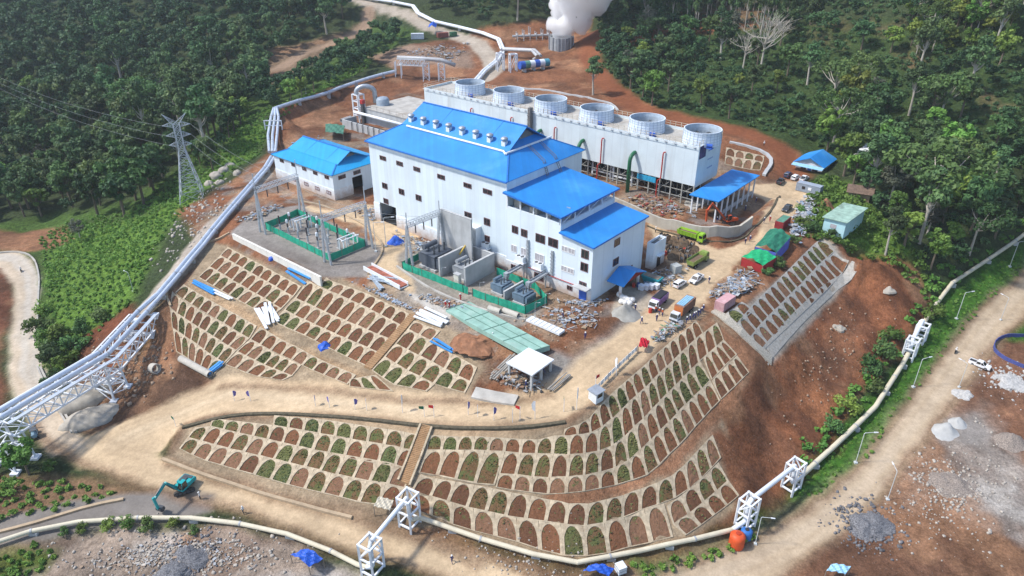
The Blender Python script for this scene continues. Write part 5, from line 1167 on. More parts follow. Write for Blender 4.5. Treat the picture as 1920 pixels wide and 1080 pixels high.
pipeline('short raised pipe through the two white loop frames', [(np.array([rp[-1], rp[-1] + (0.2, .5, 2.2), rp2[0] + (-.4, -.6, 2.4), rp2[0]]), .42, PALEP)])
# far pipeline from the upper road
fp_ = dense(GL([(620,-6),(700,4),(775,16),(785,32),(815,47),(860,58),(905,68),(935,80),(943,100)]), 8, 1.6)
pipeline('long white twin pipeline beside the upper mountain road', [(offs(fp_, .55), .52, PALEP), (offs(fp_, -.62), .52, PALEP)], fp_)
fq = dense(GL([(942,104),(930,122),(908,140),(893,158)]), 6, 1.4)
pipeline('white twin pipeline dropping from the upper road to the fan tower', [(offs(fq, .55), .52, PALEP), (offs(fq, -.62), .52, PALEP)], fq)
fh_ = [G(945, 108, 3.4), G(1000, 112, 3.6), G(1010, 120, 3.2), G(1004, 116, 1)]
pipeline('grey bent header pipes on frames above the striped vessel', [(offs(fh_, .8), .62, GREYP), (offs(fh_, -.8), .62, GREYP)])
for x, y, lab in ((938, 132, 'grey pipe trestle left of the striped vessel'), (962, 134, 'grey pipe trestle nearest the striped vessel')):
    o = thing('pipe_trestle', lab, 'pipe support', tuple(G(x, y)), .3, 'far pipe trestles'); b = MB()
    for i in (-1.3, 1.3):
        for j in (-1, 1): b.box(i - .18, i + .18, j - .18, j + .18, -.5, 6.5)
        b.bar((i, -1, 6.4), (i, 1, 6.4), .3); b.bar((i, -1, 3.4), (i, 1, 3.4), .25)
    for j in (-1, 1): b.bar((-1.3, j, 6.4), (1.3, j, 6.4), .3); b.bar((-1.3, j, .2), (1.3, j, 6.2), .18)
    b.build('frame', STEELW, o)
v0 = G(1000, 131); vs_ = thing('striped_vessel', 'long horizontal vessel with blue, green and white bands lying on saddles', 'pressure vessel', tuple(v0), rad(28))
for i, m in enumerate((BLUEP, mat('sea_green', (.10, .25, .20), .5), PALEP, BLUEP, PALEP, mat('teal_band', (.06, .26, .34), .5))):
    b = MB(); b.tube([(-6 + i * 2.1, 0, 2.2), (-3.9 + i * 2.1, 0, 2.2)], 1.45, 18, True); b.build('shell_ring', m, vs_)
b = MB()
for x in (-4, 0, 4): b.box(x - .3, x + .3, -1.2, 1.2, -.5, 1.0)
b.build('saddle', CONCR, vs_)
# trussed bridge behind the tower
p0, p1 = G(748, 143, 5.5), G(800, 150, 5.5); o = thing('far_truss_bridge', 'white trussed pipe bridge behind the left end of the fan tower', 'pipe bridge', (p0[0], p0[1], p0[2] - 5.5)); b = MB()
p1[2] = p0[2]; b.lattice(p0, p1, 2.2, .22, 7); e_ = p1 + (p1 - p0) * .55
for q in (p0, p1, e_): 
    for dx in (-1.1, 1.1): 
        for dy in (-1.1, 1.1): b.box(q[0] + dx - .16, q[0] + dx + .16, q[1] + dy - .16, q[1] + dy + .16, float(zt(q[0], q[1])) - .5, q[2])
b.lattice((p1[0], p1[1], float(zt(p1[0], p1[1]))), (p1[0], p1[1], p1[2]), 2.2, .2, 3); b.lattice((e_[0], e_[1], float(zt(e_[0], e_[1]))), (e_[0], e_[1], e_[2]), 2.2, .2, 3)
b.build('truss', STEELW, o, world=True); b = MB(); b.tube([p0 + (0, 0, 1.4), p1 + (0, 0, 1.4), e_ + (0, 0, 1.2), e_ + (e_ - p1) * .9 + np.array([0, 0, -.5])], .75, 12); b.build('pipe', GREYP, o, smooth=True, world=True)
# rock muffler with steam
mf = thing('steam_muffler', 'open round grey muffler pit under the white steam plume', 'steam muffler', tuple(G(1052, 90)))
b = MB(); b.lathe([(5.2, -1), (5.2, 4.6), (4.7, 4.6), (4.7, 1)], (0, 0, 0), 12); b.build('shell', mat('muffler_sheet', (.30, .32, .33), .6, var=.2, seams=1.0), mf)
b = MB()
for i in range(12):
    a = 2 * math.pi * (i + .5) / 12; b.box(5.25 * math.cos(a) - .15, 5.25 * math.cos(a) + .15, 5.25 * math.sin(a) - .15, 5.25 * math.sin(a) + .15, -1, 4.9)
b.build('stiffener', STEEL, mf)
# separator station left of the muffler
ss = thing('separator_station', 'cluster of small grey pipe posts and valves left of the muffler', 'pipe station', tuple(G(1000, 75)), .2); b = MB()
for i in range(6):
    for j in range(2): b.tube([(-7 + i * 2.8, j * 3.2, -.5), (-7 + i * 2.8, j * 3.2, 3.2 + (i * 7 % 3))], .22, 6)
    b.tube([(-7 + i * 2.8, 0, 2.2), (-7 + i * 2.8, 3.2, 2.2)], .3, 8)
b.tube([(-9, 1.6, 1.6), (9, 1.6, 1.6), (13, -1.5, 2.5)], .5, 8); b.build('pipework', GREYP, ss)
# ------------------------------------------------------------------ transmission tower and lines
pyb = G(362, 372); py = thing('transmission_tower', 'tall grey lattice transmission tower on the left bank', 'pylon', tuple(pyb), rad(18)); PK = .74; py.scale = (PK,) * 3
b = MB(); LV = [0, 3.4, 6.6, 9.6, 12.4, 15, 17.4, 19.6, 21.8, 24, 26]; wd = lambda z: 3.9 - (3.9 - .95) * min(1, z / 17.4) if z < 17.4 else .95
cor = lambda z, q: np.array([(-1, -1), (1, -1), (1, 1), (-1, 1)][q] + (0,)) * wd(z) + np.array([0, 0, z])
for q in range(4):
    for z0, z1_ in zip(LV[:-1], LV[1:]):
        b.bar(cor(z0, q) - (0, 0, .5 if z0 == 0 else 0), cor(z1_, q), .20); b.bar(cor(z0, q), cor(z1_, (q + 1) % 4), .11); b.bar(cor(z0, (q + 1) % 4), cor(z1_, q), .11); b.bar(cor(z1_, q), cor(z1_, (q + 1) % 4), .11)
b.build('body', GSTEEL, py)
ARMS = []
for z, L in ((18.6, 3.5), (21.8, 3.8), (25.2, 4.3)):
    for s in (-1, 1):
        b = MB(); tip = np.array([s * L, 0, z + .5]); ARMS.append(tip)
        for yy in (-.95, .95): b.bar((s * .95, yy, z), tip, .13); b.bar((s * .95, yy, z + 1.5), tip, .11); [b.bar(np.array((s * .95, yy, z)) * (1 - f) + tip * f, np.array((s * .95, yy, z + 1.5)) * (1 - f) + tip * f, .08) for f in (.25, .5, .75)]
        b.build('cross_arm', GSTEEL, py)
for s in (-1, 1):
    b = MB(); tip = np.array([s * 3.6, 0, 29.4]); 
    for yy in (-.95, .95): b.bar((s * .95, yy, 26), tip, .14); b.bar((-s * .5, yy, 26.2), tip, .10)
    b.build('earth_peak', GSTEEL, py)
rot = Matrix.Rotation(rad(18), 4, 'Z')
def catenary(a, c, sag, n=14): return [np.array(a) + (np.array(c) - a) * i / n - np.array([0, 0, sag * 4 * (i / n) * (1 - i / n)]) for i in range(n + 1)]
WIRE = mat('wire', (.22, .24, .25), .6)
for i, tgt in enumerate(((-133.2, 76), (-133.2, 78.8), (-133.2, 81.6))):
    a = np.array(rot @ Vector(ARMS[i * 2 + 1])) * PK + pyb; c = PL(*tgt, 9.8)
    o = tag(MB().tube(catenary(a, c, 1.4), .028, 4).build('power_line', WIRE), ['lowest power line from the pylon to the left gantry', 'middle power line from the pylon to the left gantry', 'highest power line from the pylon to the left gantry'][i], 'power line', 'power lines')
for i in range(3):
    a = np.array(rot @ Vector(ARMS[i * 2])) * PK + pyb
    tag(MB().tube(catenary(a, a + np.array([-190, 160, 10]), 9, 20), .026, 4).build('power_line', WIRE), ['lowest power line leaving the pylon over the left forest', 'middle power line leaving the pylon over the left forest', 'highest power line leaving the pylon over the left forest'][i], 'power line', 'power lines')
for k in range(3):
    tag(MB().tube(catenary(PL(-132.8, 76 + k * 2.8, 9.9), PL(-109.4, 76 + k * 2.6, 9.7), 1.0), .026, 4).build('busbar_wire', WIRE), ['near overhead wire between the two switchyard gantries', 'middle overhead wire between the two switchyard gantries', 'far overhead wire between the two switchyard gantries'][k], 'power line', 'power lines')
    tag(MB().tube(catenary(PL(-109.4, 76 + k * 2.6, 9.7), PL(-94.6, 83.6 + k * 2.2, 9.6), .7), .026, 4).build('busbar_wire', WIRE), ['near overhead wire crossing the dirt lane to the transformer gantry', 'middle overhead wire crossing the dirt lane to the transformer gantry', 'far overhead wire crossing the dirt lane to the transformer gantry'][k], 'power line', 'power lines')
# ------------------------------------------------------------------ lamp posts
LAMPG = mat('lamp_pole', (.55, .58, .58), .5)
lamp0 = None
def lamp(x, y, label, h=7.6, arm=1.0, rz=0.0):
    global lamp0
    g = G(x, y)
    if lamp0 is None:
        o = thing('street_lamp', label, 'street lamp', tuple(g), rz, 'roadside lamp posts'); b = MB(); b.tube([(0, 0, -.3), (0, 0, 7.4), (.12, 0, 7.6), (2.0, 0, 7.75)], .075, 8, r2=.05); b.box(-.3, .3, -.3, .3, -.4, .3); b.build('pole', LAMPG, o)
        o.scale = (.82,) * 3; b = MB(); b.hexa([(1.8, -.14, 7.66), (2.6, -.1, 7.72), (2.6, .1, 7.72), (1.8, .14, 7.66), (1.8, -.1, 7.82), (2.6, -.06, 7.8), (2.6, .06, 7.8), (1.8, .1, 7.82)]); b.build('lamp_head', STEELW, o); lamp0 = o
        return o
    return dup(lamp0, g, rz, label, scale=h / 7.6 * .82)
lamp(1604, 868, 'lamp post in the grass with its arm over the right road, nearest the lowest gate')
lamp(1712, 726, 'lamp post in the grass beside the twin pipeline frames', rz=.3); lamp(1793, 598, 'lamp post in the grass at the bend of the right pipeline', rz=.2)
lamp(1416, 1020, 'lamp post by the blue water drum', rz=-.2, h=6.5); lamp(1893, 500, 'lamp post at the right edge above the road', rz=.2)
lamp(1664, 937, 'lamp post between the dirt road and the dark gravel heap', h=7.0, rz=1.5); lamp(1798, 726, 'lamp post rising from the small white stone heap', h=6.4, rz=2.0)
lamp(1876, 600, 'grey pole beside the grass on the far side of the right road', h=6.5, rz=2.0)
lamp(250, 546, 'lamp post on the green left bank above the red cut', h=5.2, rz=2.6); lamp(574, 176, 'lamp post at the forest edge behind the workshop', h=6, rz=2.2); lamp(862, 1065, 'lamp post in the grass at the near road edge below the photo bottom', h=1) if False else None
for (x, y), lab in (((724, 462), 'lamp post beside the blue tarp heap'), ((705, 472), 'lamp post at the corner of the switchyard kerb')): lamp(x, y, lab, h=8)
for (x, y), lab in (((1003, 592), 'short lamp at the near corner of the transformer net fence'), ((1022, 575), 'short lamp at the right end of the transformer net fence'), ((900, 553), 'short lamp inside the transformer net fence'), ((829, 525), 'short lamp by the first long fire wall')): lamp(x, y, lab, h=3.2)
# ------------------------------------------------------------------ steps, kerbs, drains, gutters
st0, st1 = G(800, 800), G(758, 908); o = thing('slope_steps', 'narrow brown steps climbing the arched slope to the ramp', 'steps', tuple(st0)); b = MB(); n = 34
d_ = st1 - st0; sd = np.array([-d_[1], d_[0], 0]) / np.linalg.norm(d_[:2]) * .75
for i in range(n):
    q0 = st0 + d_ * i / n; q1 = st0 + d_ * (i + 1) / n; z = float(zt(q0[0], q0[1])) + .34
    b.prism([q0 - sd, q1 - sd, q1 + sd, q0 + sd], z - 1.1, z) if False else b.hexa([(*(q0 - sd)[:2], z - 1.2), (*(q1 - sd)[:2], z - 1.2), (*(q1 + sd)[:2], z - 1.2), (*(q0 + sd)[:2], z - 1.2), (*(q0 - sd)[:2], z), (*(q1 - sd)[:2], z), (*(q1 + sd)[:2], z), (*(q0 + sd)[:2], z)])
b.build('treads', mat('brown_steps', (.34, .21, .11), .9, var=.25), o, world=True)
for s_ in (-1.25, 1.25):
    b = MB(); pts_ = [st0 + d_ * i / 12 + sd * s_ for i in range(13)]; pts_ = [np.array([p[0], p[1], float(zt(p[0], p[1])) + .3]) for p in pts_]
    for a, c in zip(pts_[:-1], pts_[1:]): b.bar(a, c, .3, .5)
    b.build('side_kerb', M_STONE, o, world=True)
st0, st1 = G(776, 592), G(690, 692); b = MB(); d_ = st1 - st0; sd = np.array([-d_[1], d_[0], 0]) / np.linalg.norm(d_[:2]) * .8; n = 30; o = thing('slope_steps', 'brown steps between the two upper arched slopes left of the white canopy', 'steps', tuple(st0))
for i in range(n):
    q0 = st0 + d_ * i / n; q1 = st0 + d_ * (i + 1) / n; z = float(zt(q0[0], q0[1])) + .3
    b.hexa([(*(q0 - sd)[:2], z - 1), (*(q1 - sd)[:2], z - 1), (*(q1 + sd)[:2], z - 1), (*(q0 + sd)[:2], z - 1), (*(q0 - sd)[:2], z), (*(q1 - sd)[:2], z), (*(q1 + sd)[:2], z), (*(q0 + sd)[:2], z)])
b.build('treads', mat('brown_steps', (.34, .21, .11), .9), o, world=True)
KERB = mat('dusty_kerb', (.42, .32, .21), .9, var=.2, scale=1)
def kerb(pts, label, w=.5, h=.35, m=None, name='road_kerb', cat='kerb', n=2.5): return tag(ribbon(GL(pts), w, h, n).build(name, m or KERB), label, cat, 'kerbs and low drain walls')
kerb([(305,862),(400,898),(500,930),(600,957),(660,972)], 'low dusty kerb between the lower road and the front arched slope')
kerb([(-20,1003),(60,985),(130,960),(200,940),(232,937)], 'pale kerb along the asphalt road in the lower left corner', .5, .3)
kerb([(0,475),(40,472),(66,486),(74,520),(72,590),(66,640)], 'drain kerb round the hairpin of the left road', .35, .35, CONCD); kerb([(76,690),(100,740),(143,812)], 'concrete drain along the left road above the junction', .35, .4, CONCD); kerb([(70,688),(92,740),(135,812)], 'outer lip of the concrete drain above the junction', .3, .3, CONCD)
kerb([(342,802),(420,780),(500,775),(600,780),(700,788),(800,800),(900,806),(1000,802),(1060,792)], 'dark drain wall edging the ramp above the front arched slope', .6, .25, mat('mossy_drain', (.10, .085, .055), .95, var=.4, scale=2))
kerb([(1338,584),(1375,618),(1410,650),(1447,677)], 'cobbled gutter strip dividing the two right-hand arched slopes', 1.5, .35, mat('cobble', (.44, .40, .33), .9, var=.5, scale=7, bmp=.08), 'cobble_gutter', 'gutter')
kerb([(1606,492),(1560,535),(1500,592),(1452,646),(1432,672)], 'rough pale apron at the foot of the straight arched slope', 2.0, .10, M_STONE2, 'slope_apron', 'apron')
kerb([(1368,268),(1410,278),(1440,286),(1452,296),(1445,312),(1432,330)], 'white drain channel curving behind the fan tower', .9, .5, CONCR, 'drain_channel', 'drain'); kerb([(952,162),(1040,172),(1110,186),(1150,196),(1158,208)], 'white drain channel above the bare red ground behind the stacks', .7, .4, CONCR, 'drain_channel', 'drain')
kerb([(560,378),(600,383),(640,400),(690,425),(722,462),(715,480),(690,515)], 'brown edged kerb around the grey switchyard', .35, .3); kerb([(744,500),(800,540),(870,570),(930,590),(985,600)], 'kerb in front of the transformer bay', .4, .3, CONCD)
kerb([(1213,424),(1290,448),(1345,460),(1385,450),(1420,425),(1450,390),(1462,368)], 'thin earth drain outside the curved retaining wall', .4, .2, mat('mossy_drain', (.1, .085, .055), .95))
kerb([(320,575),(303,555),(330,520),(360,480),(390,450),(430,438)], 'pale kerb between the twin pipeline and the upper arched slope', .4, .35)
# ------------------------------------------------------------------ white concrete canopy by the ramp
cp0 = W(955, 708, -2.9); co = thing('concrete_canopy', 'white flat-roofed concrete canopy on square columns beside the ramp', 'canopy', tuple(cp0), PROT); b = MB(); b.box(-.35, 4.9, -.35, 5.2, 2.7, 2.95); b.build('roof_slab', mat('canopy_white', (.66, .69, .72), .7, var=.1, dirt=(.5, .45, .4), dirt_amt=.3), co)
for x in (0, 4.5):
    for y in (0, 2.4, 4.8):
        b = MB(); b.box(x - .17, x + .17, y - .17, y + .17, -1.2, 2.697); b.build('column', CONCR, co)
b = MB(); b.box(0, 4.5, -.1, .1, -.6, .1); b.box(-.1, .1, .23, 4.7, -.6, .1); b.build('plinth_wall', CONCR, co)
kerb([(888,738),(930,748),(968,752)], 'thick white concrete footing below the flat-roofed canopy', 1.9, .3, CONCD, 'footing', 'concrete footing', 3)
# green ribbed trench cover
gc = [W(x, y, -.25) for x, y in ((836,583),(880,567),(1031,650),(985,664))]; o = thing('green_cover', 'long pale green concrete slab laid across the red ground', 'concrete slab', tuple(gc[0])); b = MB(); b.sheet([p + np.array([0, 0, .2]) for p in gc], .9); b.build('slab', mat('green_slab', (.26, .43, .36), .8, var=.2, scale=.7, dirt=(.36, .45, .40), dirt_amt=.5), o, world=True)
b = MB()
for f in (0, .26, .5, .74, 1): a = gc[0] + (gc[3] - gc[0]) * f; c = gc[1] + (gc[2] - gc[1]) * f; b.bar(a + (0, 0, .23), c + (0, 0, .23), .16, .05)
for f in (.33, .66): a = gc[0] + (gc[1] - gc[0]) * f; c = gc[3] + (gc[2] - gc[3]) * f; b.bar(a + (0, 0, .24), c + (0, 0, .24), .08, .05)
b.build('joint', mat('slab_joint', (.10, .2, .16), .8), o, world=True)
WSHEET = mat('white_sheet', (.70, .73, .75), .6, var=.1, dirt=(.45, .42, .38), dirt_amt=.3)
# ------------------------------------------------------------------ vehicles
TYRE = mat('tyre', (.02, .02, .02), .9); RIM = mat('wheel_rim', (.35, .36, .37), .4, .6)
CARW = mat('white_car_paint', (.74, .75, .76), .25, spec=.5, var=.04); CARD = mat('dark_car_paint', (.045, .05, .06), .25, spec=.5); CARN = mat('navy_car_paint', (.06, .08, .14), .25, spec=.5)
CGLASS = mat('car_glass', (.015, .018, .02), .08, spec=.7); LIGHTG = mat('head_lamp', (.6, .6, .58), .2); TAIL = mat('tail_lamp', (.35, .02, .02), .3)
def wheels(o, xs, y, r, w):
    for x in xs:
        for s in (-1, 1):
            b = MB(); b.tube([(x, s * (y - w / 2), r), (x, s * (y + w / 2), r)], r, 14); wh = b.build('wheel', TYRE, o)
            b = MB(); b.tube([(x, s * (y + w / 2 + .004), r), (x, s * (y + w / 2 + .02), r)], r * .55, 10); b.build('rim', RIM, wh)
def tapered(b, x0, x1, z0, z1, y, t0, t1, ty):
    "cab volume narrowing upwards: bottom x0..x1, top x0+t0..x1-t1"
    return b.hexa([(x0, -y, z0), (x1, -y, z0), (x1, y, z0), (x0, y, z0), (x0 + t0, -y + ty, z1), (x1 - t1, -y + ty, z1), (x1 - t1, y - ty, z1), (x0 + t0, y - ty, z1)])
def pickup(label, p, rz, paint, group=None):
    o = thing('pickup_truck', label, 'pickup truck', tuple(p), rz, group); b = MB()
    b.side([(-2.6, .5), (-2.62, .95), (-.75, 1.0), (-.75, .98), (1.1, 1.02), (2.2, .95), (2.55, .8), (2.62, .45), (2.3, .35), (-2.4, .38)], -.9, .9)
    for y0, y1 in ((-.9, -.78), (.78, .9)): b.box(-2.6, -.8, y0, y1, .96, 1.25)
    b.box(-2.62, -2.5, -.78, .78, .96, 1.22); b.build('body', paint, o)
    b = MB(); tapered(b, -.85, 1.35, .99, 1.66, .84, .22, .75, .14); b.build('greenhouse', CGLASS, o)
    b = MB(); tapered(b, -.68, .66, 1.64, 1.76, .71, .05, .08, .05)
    for x in (-.8, .25): b.bar((x, -.86, 1.0), (x + .1, -.70, 1.68), .08); b.bar((x, .86, 1.0), (x + .1, .70, 1.68), .08)
    for s in (-1, 1): b.bar((1.3, s * .84, 1.0), (.62, s * .70, 1.68), .08)
    b.build('cab_roof', paint, o)
    b = MB(); b.box(-2.5, -.9, -.77, .77, .965, 1.0); b.build('cargo_bed', mat('bed_liner', (.04, .04, .042), .8), o)
    for s in (-1, 1): b = MB(); b.box(2.42, 2.60, s * .62 - .18, s * .62 + .18, .66, .82); b.build('headlight', LIGHTG, o); b = MB(); b.box(-2.66, -2.61, s * .8 - .08, s * .8 + .08, .7, 1.1); b.build('tail_light', TAIL, o)
    b = MB(); b.box(2.5, 2.66, -.4, .4, .5, .8); b.build('grille', STEELD, o); wheels(o, (-1.55, 1.6), .82, .38, .26); return o
def van(label, p, rz, paint, group=None):
    o = thing('passenger_van', label, 'van', tuple(p), rz, group); b = MB()
    b.side([(-2.25, .4), (-2.3, 1.05), (-2.2, 1.1), (1.2, 1.08), (2.1, .92), (2.3, .75), (2.32, .4)], -.86, .86); b.build('body', paint, o)
    b = MB(); tapered(b, -2.2, 1.35, 1.07, 1.62, .82, .22, .85, .12); b.build('greenhouse', CGLASS, o)
    b = MB(); tapered(b, -2.0, .56, 1.6, 1.74, .72, .1, .1, .06)
    for x in (-1.2, -.2, .5):
        for s in (-1, 1): b.bar((x, s * .83, 1.06), (x - .02, s * .71, 1.64), .09)
    for s in (-1, 1): b.bar((1.3, s * .82, 1.06), (.52, s * .71, 1.64), .09); b.bar((-2.18, s * .82, 1.06), (-1.98, s * .71, 1.64), .1)
    b.build('roof', paint, o)
    for s in (-1, 1): b = MB(); b.box(2.2, 2.34, s * .62 - .17, s * .62 + .17, .66, .84); b.build('headlight', LIGHTG, o); b = MB(); b.box(-2.33, -2.28, s * .72 - .1, s * .72 + .1, .75, 1.05); b.build('tail_light', TAIL, o)
    wheels(o, (-1.35, 1.4), .78, .33, .22); return o
def dump_truck(label, p, rz, paint, load=None, group='lime green dump trucks', boxm=None):
    o = thing('dump_truck', label, 'dump truck', tuple(p), rz, group); b = MB(); b.box(-4.1, 4.2, -.5, .5, .75, 1.05); b.build('chassis', STEELD, o)
    b = MB(); b.hexa([(2.3, -1.2, .6), (4.25, -1.2, .6), (4.25, 1.2, .6), (2.3, 1.2, .6), (2.35, -1.12, 2.75), (3.95, -1.12, 2.75), (3.95, 1.12, 2.75), (2.35, 1.12, 2.75)]); b.box(2.5, 3.8, -1.0, 1.0, 2.755, 2.95); c = b.build('cab', paint, o)
    b = MB(); b.hexa([(4.20, -1.0, 1.65), (4.28, -1.0, 1.65), (4.28, 1.0, 1.65), (4.20, 1.0, 1.65), (4.0, -.98, 2.6), (4.08, -.98, 2.6), (4.08, .98, 2.6), (4.0, .98, 2.6)]); b.build('windscreen', CGLASS, c)
    for s in (-1, 1): b = MB(); b.box(2.9, 3.9, min(s * 1.12, s * 1.22), max(s * 1.12, s * 1.22), 1.7, 2.5); b.build('side_window', CGLASS, c)
    b = MB(); b.box(4.26, 4.36, -1.1, 1.1, .6, 1.0); b.build('bumper', STEELD, o)
    b = MB(); X0, X1, Yb, Yt, z0, z1_ = -4.3, 2.1, 1.0, 1.25, 1.15, 2.65; th = .09
    b.box(X0, X1, -Yb, Yb, z0, z0 + .1)
    for s in (-1, 1): b.hexa([(X0, s * Yb - th / 2, z0 + .1), (X1, s * Yb - th / 2, z0 + .1), (X1, s * Yb + th / 2, z0 + .1), (X0, s * Yb + th / 2, z0 + .1), (X0 - .2, s * Yt - th / 2, z1_), (X1, s * Yt - th / 2, z1_), (X1, s * Yt + th / 2, z1_), (X0 - .2, s * Yt + th / 2, z1_)])
    b.hexa([(X1 - .1, -Yb, z0 + .1), (X1, -Yb, z0 + .1), (X1, Yb, z0 + .1), (X1 - .1, Yb, z0 + .1), (X1 - .1, -Yt, z1_ + .25), (X1, -Yt, z1_ + .25), (X1, Yt, z1_ + .25), (X1 - .1, Yt, z1_ + .25)])
    b.hexa([(X0, -Yb, z0 + .1), (X0 + .1, -Yb, z0 + .1), (X0 + .1, Yb, z0 + .1), (X0, Yb, z0 + .1), (X0 - .2, -Yt, z1_ - .2), (X0 - .1, -Yt, z1_ - .2), (X0 - .1, Yt, z1_ - .2), (X0 - .2, Yt, z1_ - .2)])
    for i in range(6):
        for s in (-1, 1): x = X0 + .5 + i * 1.15; b.bar((x, s * (Yb + .08), z0 + .1), (x, s * (Yt + .08), z1_), .1)
    t = b.build('tipper_body', boxm or paint, o)
    if load: b = MB(); b.box(X0 + .15, X1 - .15, -Yb + .06, Yb - .06, z0 + .11, z0 + .9); b.build('load', load, t)
    wheels(o, (-3.2, -1.9, 3.1), .98, .52, .4); return o
def heading(a, b):
    p, q = G(*a), G(*b); return math.atan2(q[1] - p[1], q[0] - p[0])
LIME = mat('lime_green_paint', (.28, .50, .035), .4, var=.1, dirt=(.3, .24, .12), dirt_amt=.35); LIMED = mat('dusty_green_paint', (.22, .30, .07), .6, var=.2, dirt=(.28, .22, .12), dirt_amt=.6)
dump_truck('bright lime green dump truck driving below the curved retaining wall', G(1296, 449), heading((1272, 438), (1322, 455)), LIME, mat('mud_load', (.16, .11, .07), .9))
dump_truck('dusty green dump truck seen from behind, next to the pile of cable drums', G(1308, 495), heading((1292, 505), (1324, 485)), LIMED, mat('mud_load', (.16, .11, .07), .9), boxm=LIMED)
up_r = heading((1290, 535), (1315, 518))
van('white passenger van parked on the tan yard next to the white pickup', G(1274, 536), heading((1263, 543), (1287, 528)), CARW)
pickup('white pickup parked nose down beside the passenger van', G(1305, 527), heading((1316, 520), (1295, 535)), CARW)
pickup('white pickup parked on the red earth yard at the right edge', G(1836, 687), heading((1820, 679), (1856, 696)), CARW)
pickup('dark pickup parked beside the heap of grey-white rubble on the haul road', G(1475, 394), heading((1484, 387), (1468, 401)), CARD)
pickup('dark grey pickup, leftmost of four cars before the small blue-roofed house', G(1463, 343), heading((1455, 350), (1471, 336)), CARD, 'cars parked by the small house')
van('slate blue car parked behind the dark grey pickup', G(1477, 331), heading((1470, 337), (1486, 324)), CARN, 'cars parked by the small house')
van('white car between the slate blue car and another white car', G(1491, 336), heading((1483, 341), (1500, 329)), CARW, 'cars parked by the small house')
pickup('white pickup, rightmost of four cars before the small blue-roofed house', G(1507, 338), heading((1499, 344), (1516, 330)), CARW, 'cars parked by the small house')
def box_body(b, x0, x1, y, z0, z1, ribs=10):
    b.box(x0, x1, -y, y, z0, z1)
    n = int((x1 - x0) / .32)
    for i in range(n):
        x = x0 + .12 + i * (x1 - x0 - .24) / (n - 1)
        for s in (-1, 1): b.box(x - .05, x + .05, min(s * (y + .003), s * (y + .05)), max(s * (y + .003), s * (y + .05)), z0 + .12, z1 - .12)
    for i in range(7):
        yy = -y + .2 + i * (2 * y - .4) / 6
        for xe, s in ((x0, -1), (x1, 1)): b.box(min(xe + s * .003, xe + s * .05), max(xe + s * .003, xe + s * .05), yy - .05, yy + .05, z0 + .12, z1 - .12)
def container(label, p, rz, m, L=6.1, hgt=2.6, cat='shipping container', name='shipping_container', top=None):
    o = thing(name, label, cat, tuple(p), rz, 'containers and cabins'); b = MB(); box_body(b, -L / 2, L / 2, 1.18, .05, hgt); b.build('shell', m, o)
    b = MB()
    for x in (-L / 2, L / 2):
        for s in (-1, 1): b.box(x - .08, x + .08, s * 1.2 - .08, s * 1.2 + .08, 0, hgt + .03)
    for s in (-1, 1): b.box(-L / 2 + .085, L / 2 - .085, s * 1.22 - .05, s * 1.22 + .05, hgt - .1, hgt + .04)
    b.build('corner_frame', m, o)
    if top: b = MB(); b.box(-L / 2 + .1, L / 2 - .1, -1.1, 1.1, hgt + .005, hgt + .07); b.build('roof_sheet', top, o)
    return o
def truck_cab(o, x, paint, name='cab'):
    b = MB(); b.hexa([(x, -1.05, .55), (x + 1.75, -1.05, .55), (x + 1.75, 1.05, .55), (x, 1.05, .55), (x, -1.0, 2.4), (x + 1.35, -1.0, 2.4), (x + 1.35, 1.0, 2.4), (x, 1.0, 2.4)]); c = b.build(name, paint, o)
    b = MB(); b.hexa([(x + 1.66, -.9, 1.45), (x + 1.75, -.9, 1.45), (x + 1.75, .9, 1.45), (x + 1.66, .9, 1.45), (x + 1.42, -.88, 2.25), (x + 1.50, -.88, 2.25), (x + 1.50, .88, 2.25), (x + 1.42, .88, 2.25)]); b.build('windscreen', CGLASS, c)
    for s in (-1, 1): b = MB(); b.box(x + .5, x + 1.35, min(s * 1.0, s * 1.06), max(s * 1.0, s * 1.06), 1.5, 2.2); b.build('side_window', CGLASS, c)
    b = MB(); b.box(x + 1.76, x + 1.86, -.95, .95, .5, .85); b.build('bumper', STEELD, c)
tr = thing('cargo_truck', 'white-cabbed cargo truck with purple sides and a black tarpaulin roof', 'truck', tuple(G(1233, 573)), heading((1245, 562), (1222, 584)))
truck_cab(tr, 1.6, CARW); b = MB(); b.box(-3.5, 1.5, -1.15, 1.15, 1.0, 2.7); b.build('cargo_box', mat('purple_boards', (.22, .12, .32), .6, var=.4, scale=1.5, dirt=(.6, .6, .66), dirt_amt=.7), tr)
b = MB(); b.hexa([(-3.4, -1.1, 2.705), (1.4, -1.1, 2.705), (1.4, 1.1, 2.705), (-3.4, 1.1, 2.705), (-3.2, -.9, 2.95), (1.3, -.9, 3.0), (1.3, .9, 3.0), (-3.2, .9, 2.9)]); b.build('tarpaulin', mat('black_tarp', (.03, .03, .035), .7), tr); b = MB(); b.box(-3.4, 3, -.45, .45, .7, .98); b.build('chassis', STEELD, tr); wheels(tr, (-2.4, 2.5), .95, .45, .35)
ft = thing('container_truck', 'truck carrying a brown and orange box with pale sheets laid on top', 'truck', tuple(G(1279, 590)), heading((1296, 574), (1260, 606)))
truck_cab(ft, 3.2, mat('pale_cab', (.6, .62, .64), .5)); b = MB(); box_body(b, -4.2, 2.4, 1.2, 1.1, 3.5); b.build('cargo_box', mat('brown_box', (.28, .15, .10), .7, var=.25, dirt=(.34, .22, .16), dirt_amt=.5), ft)
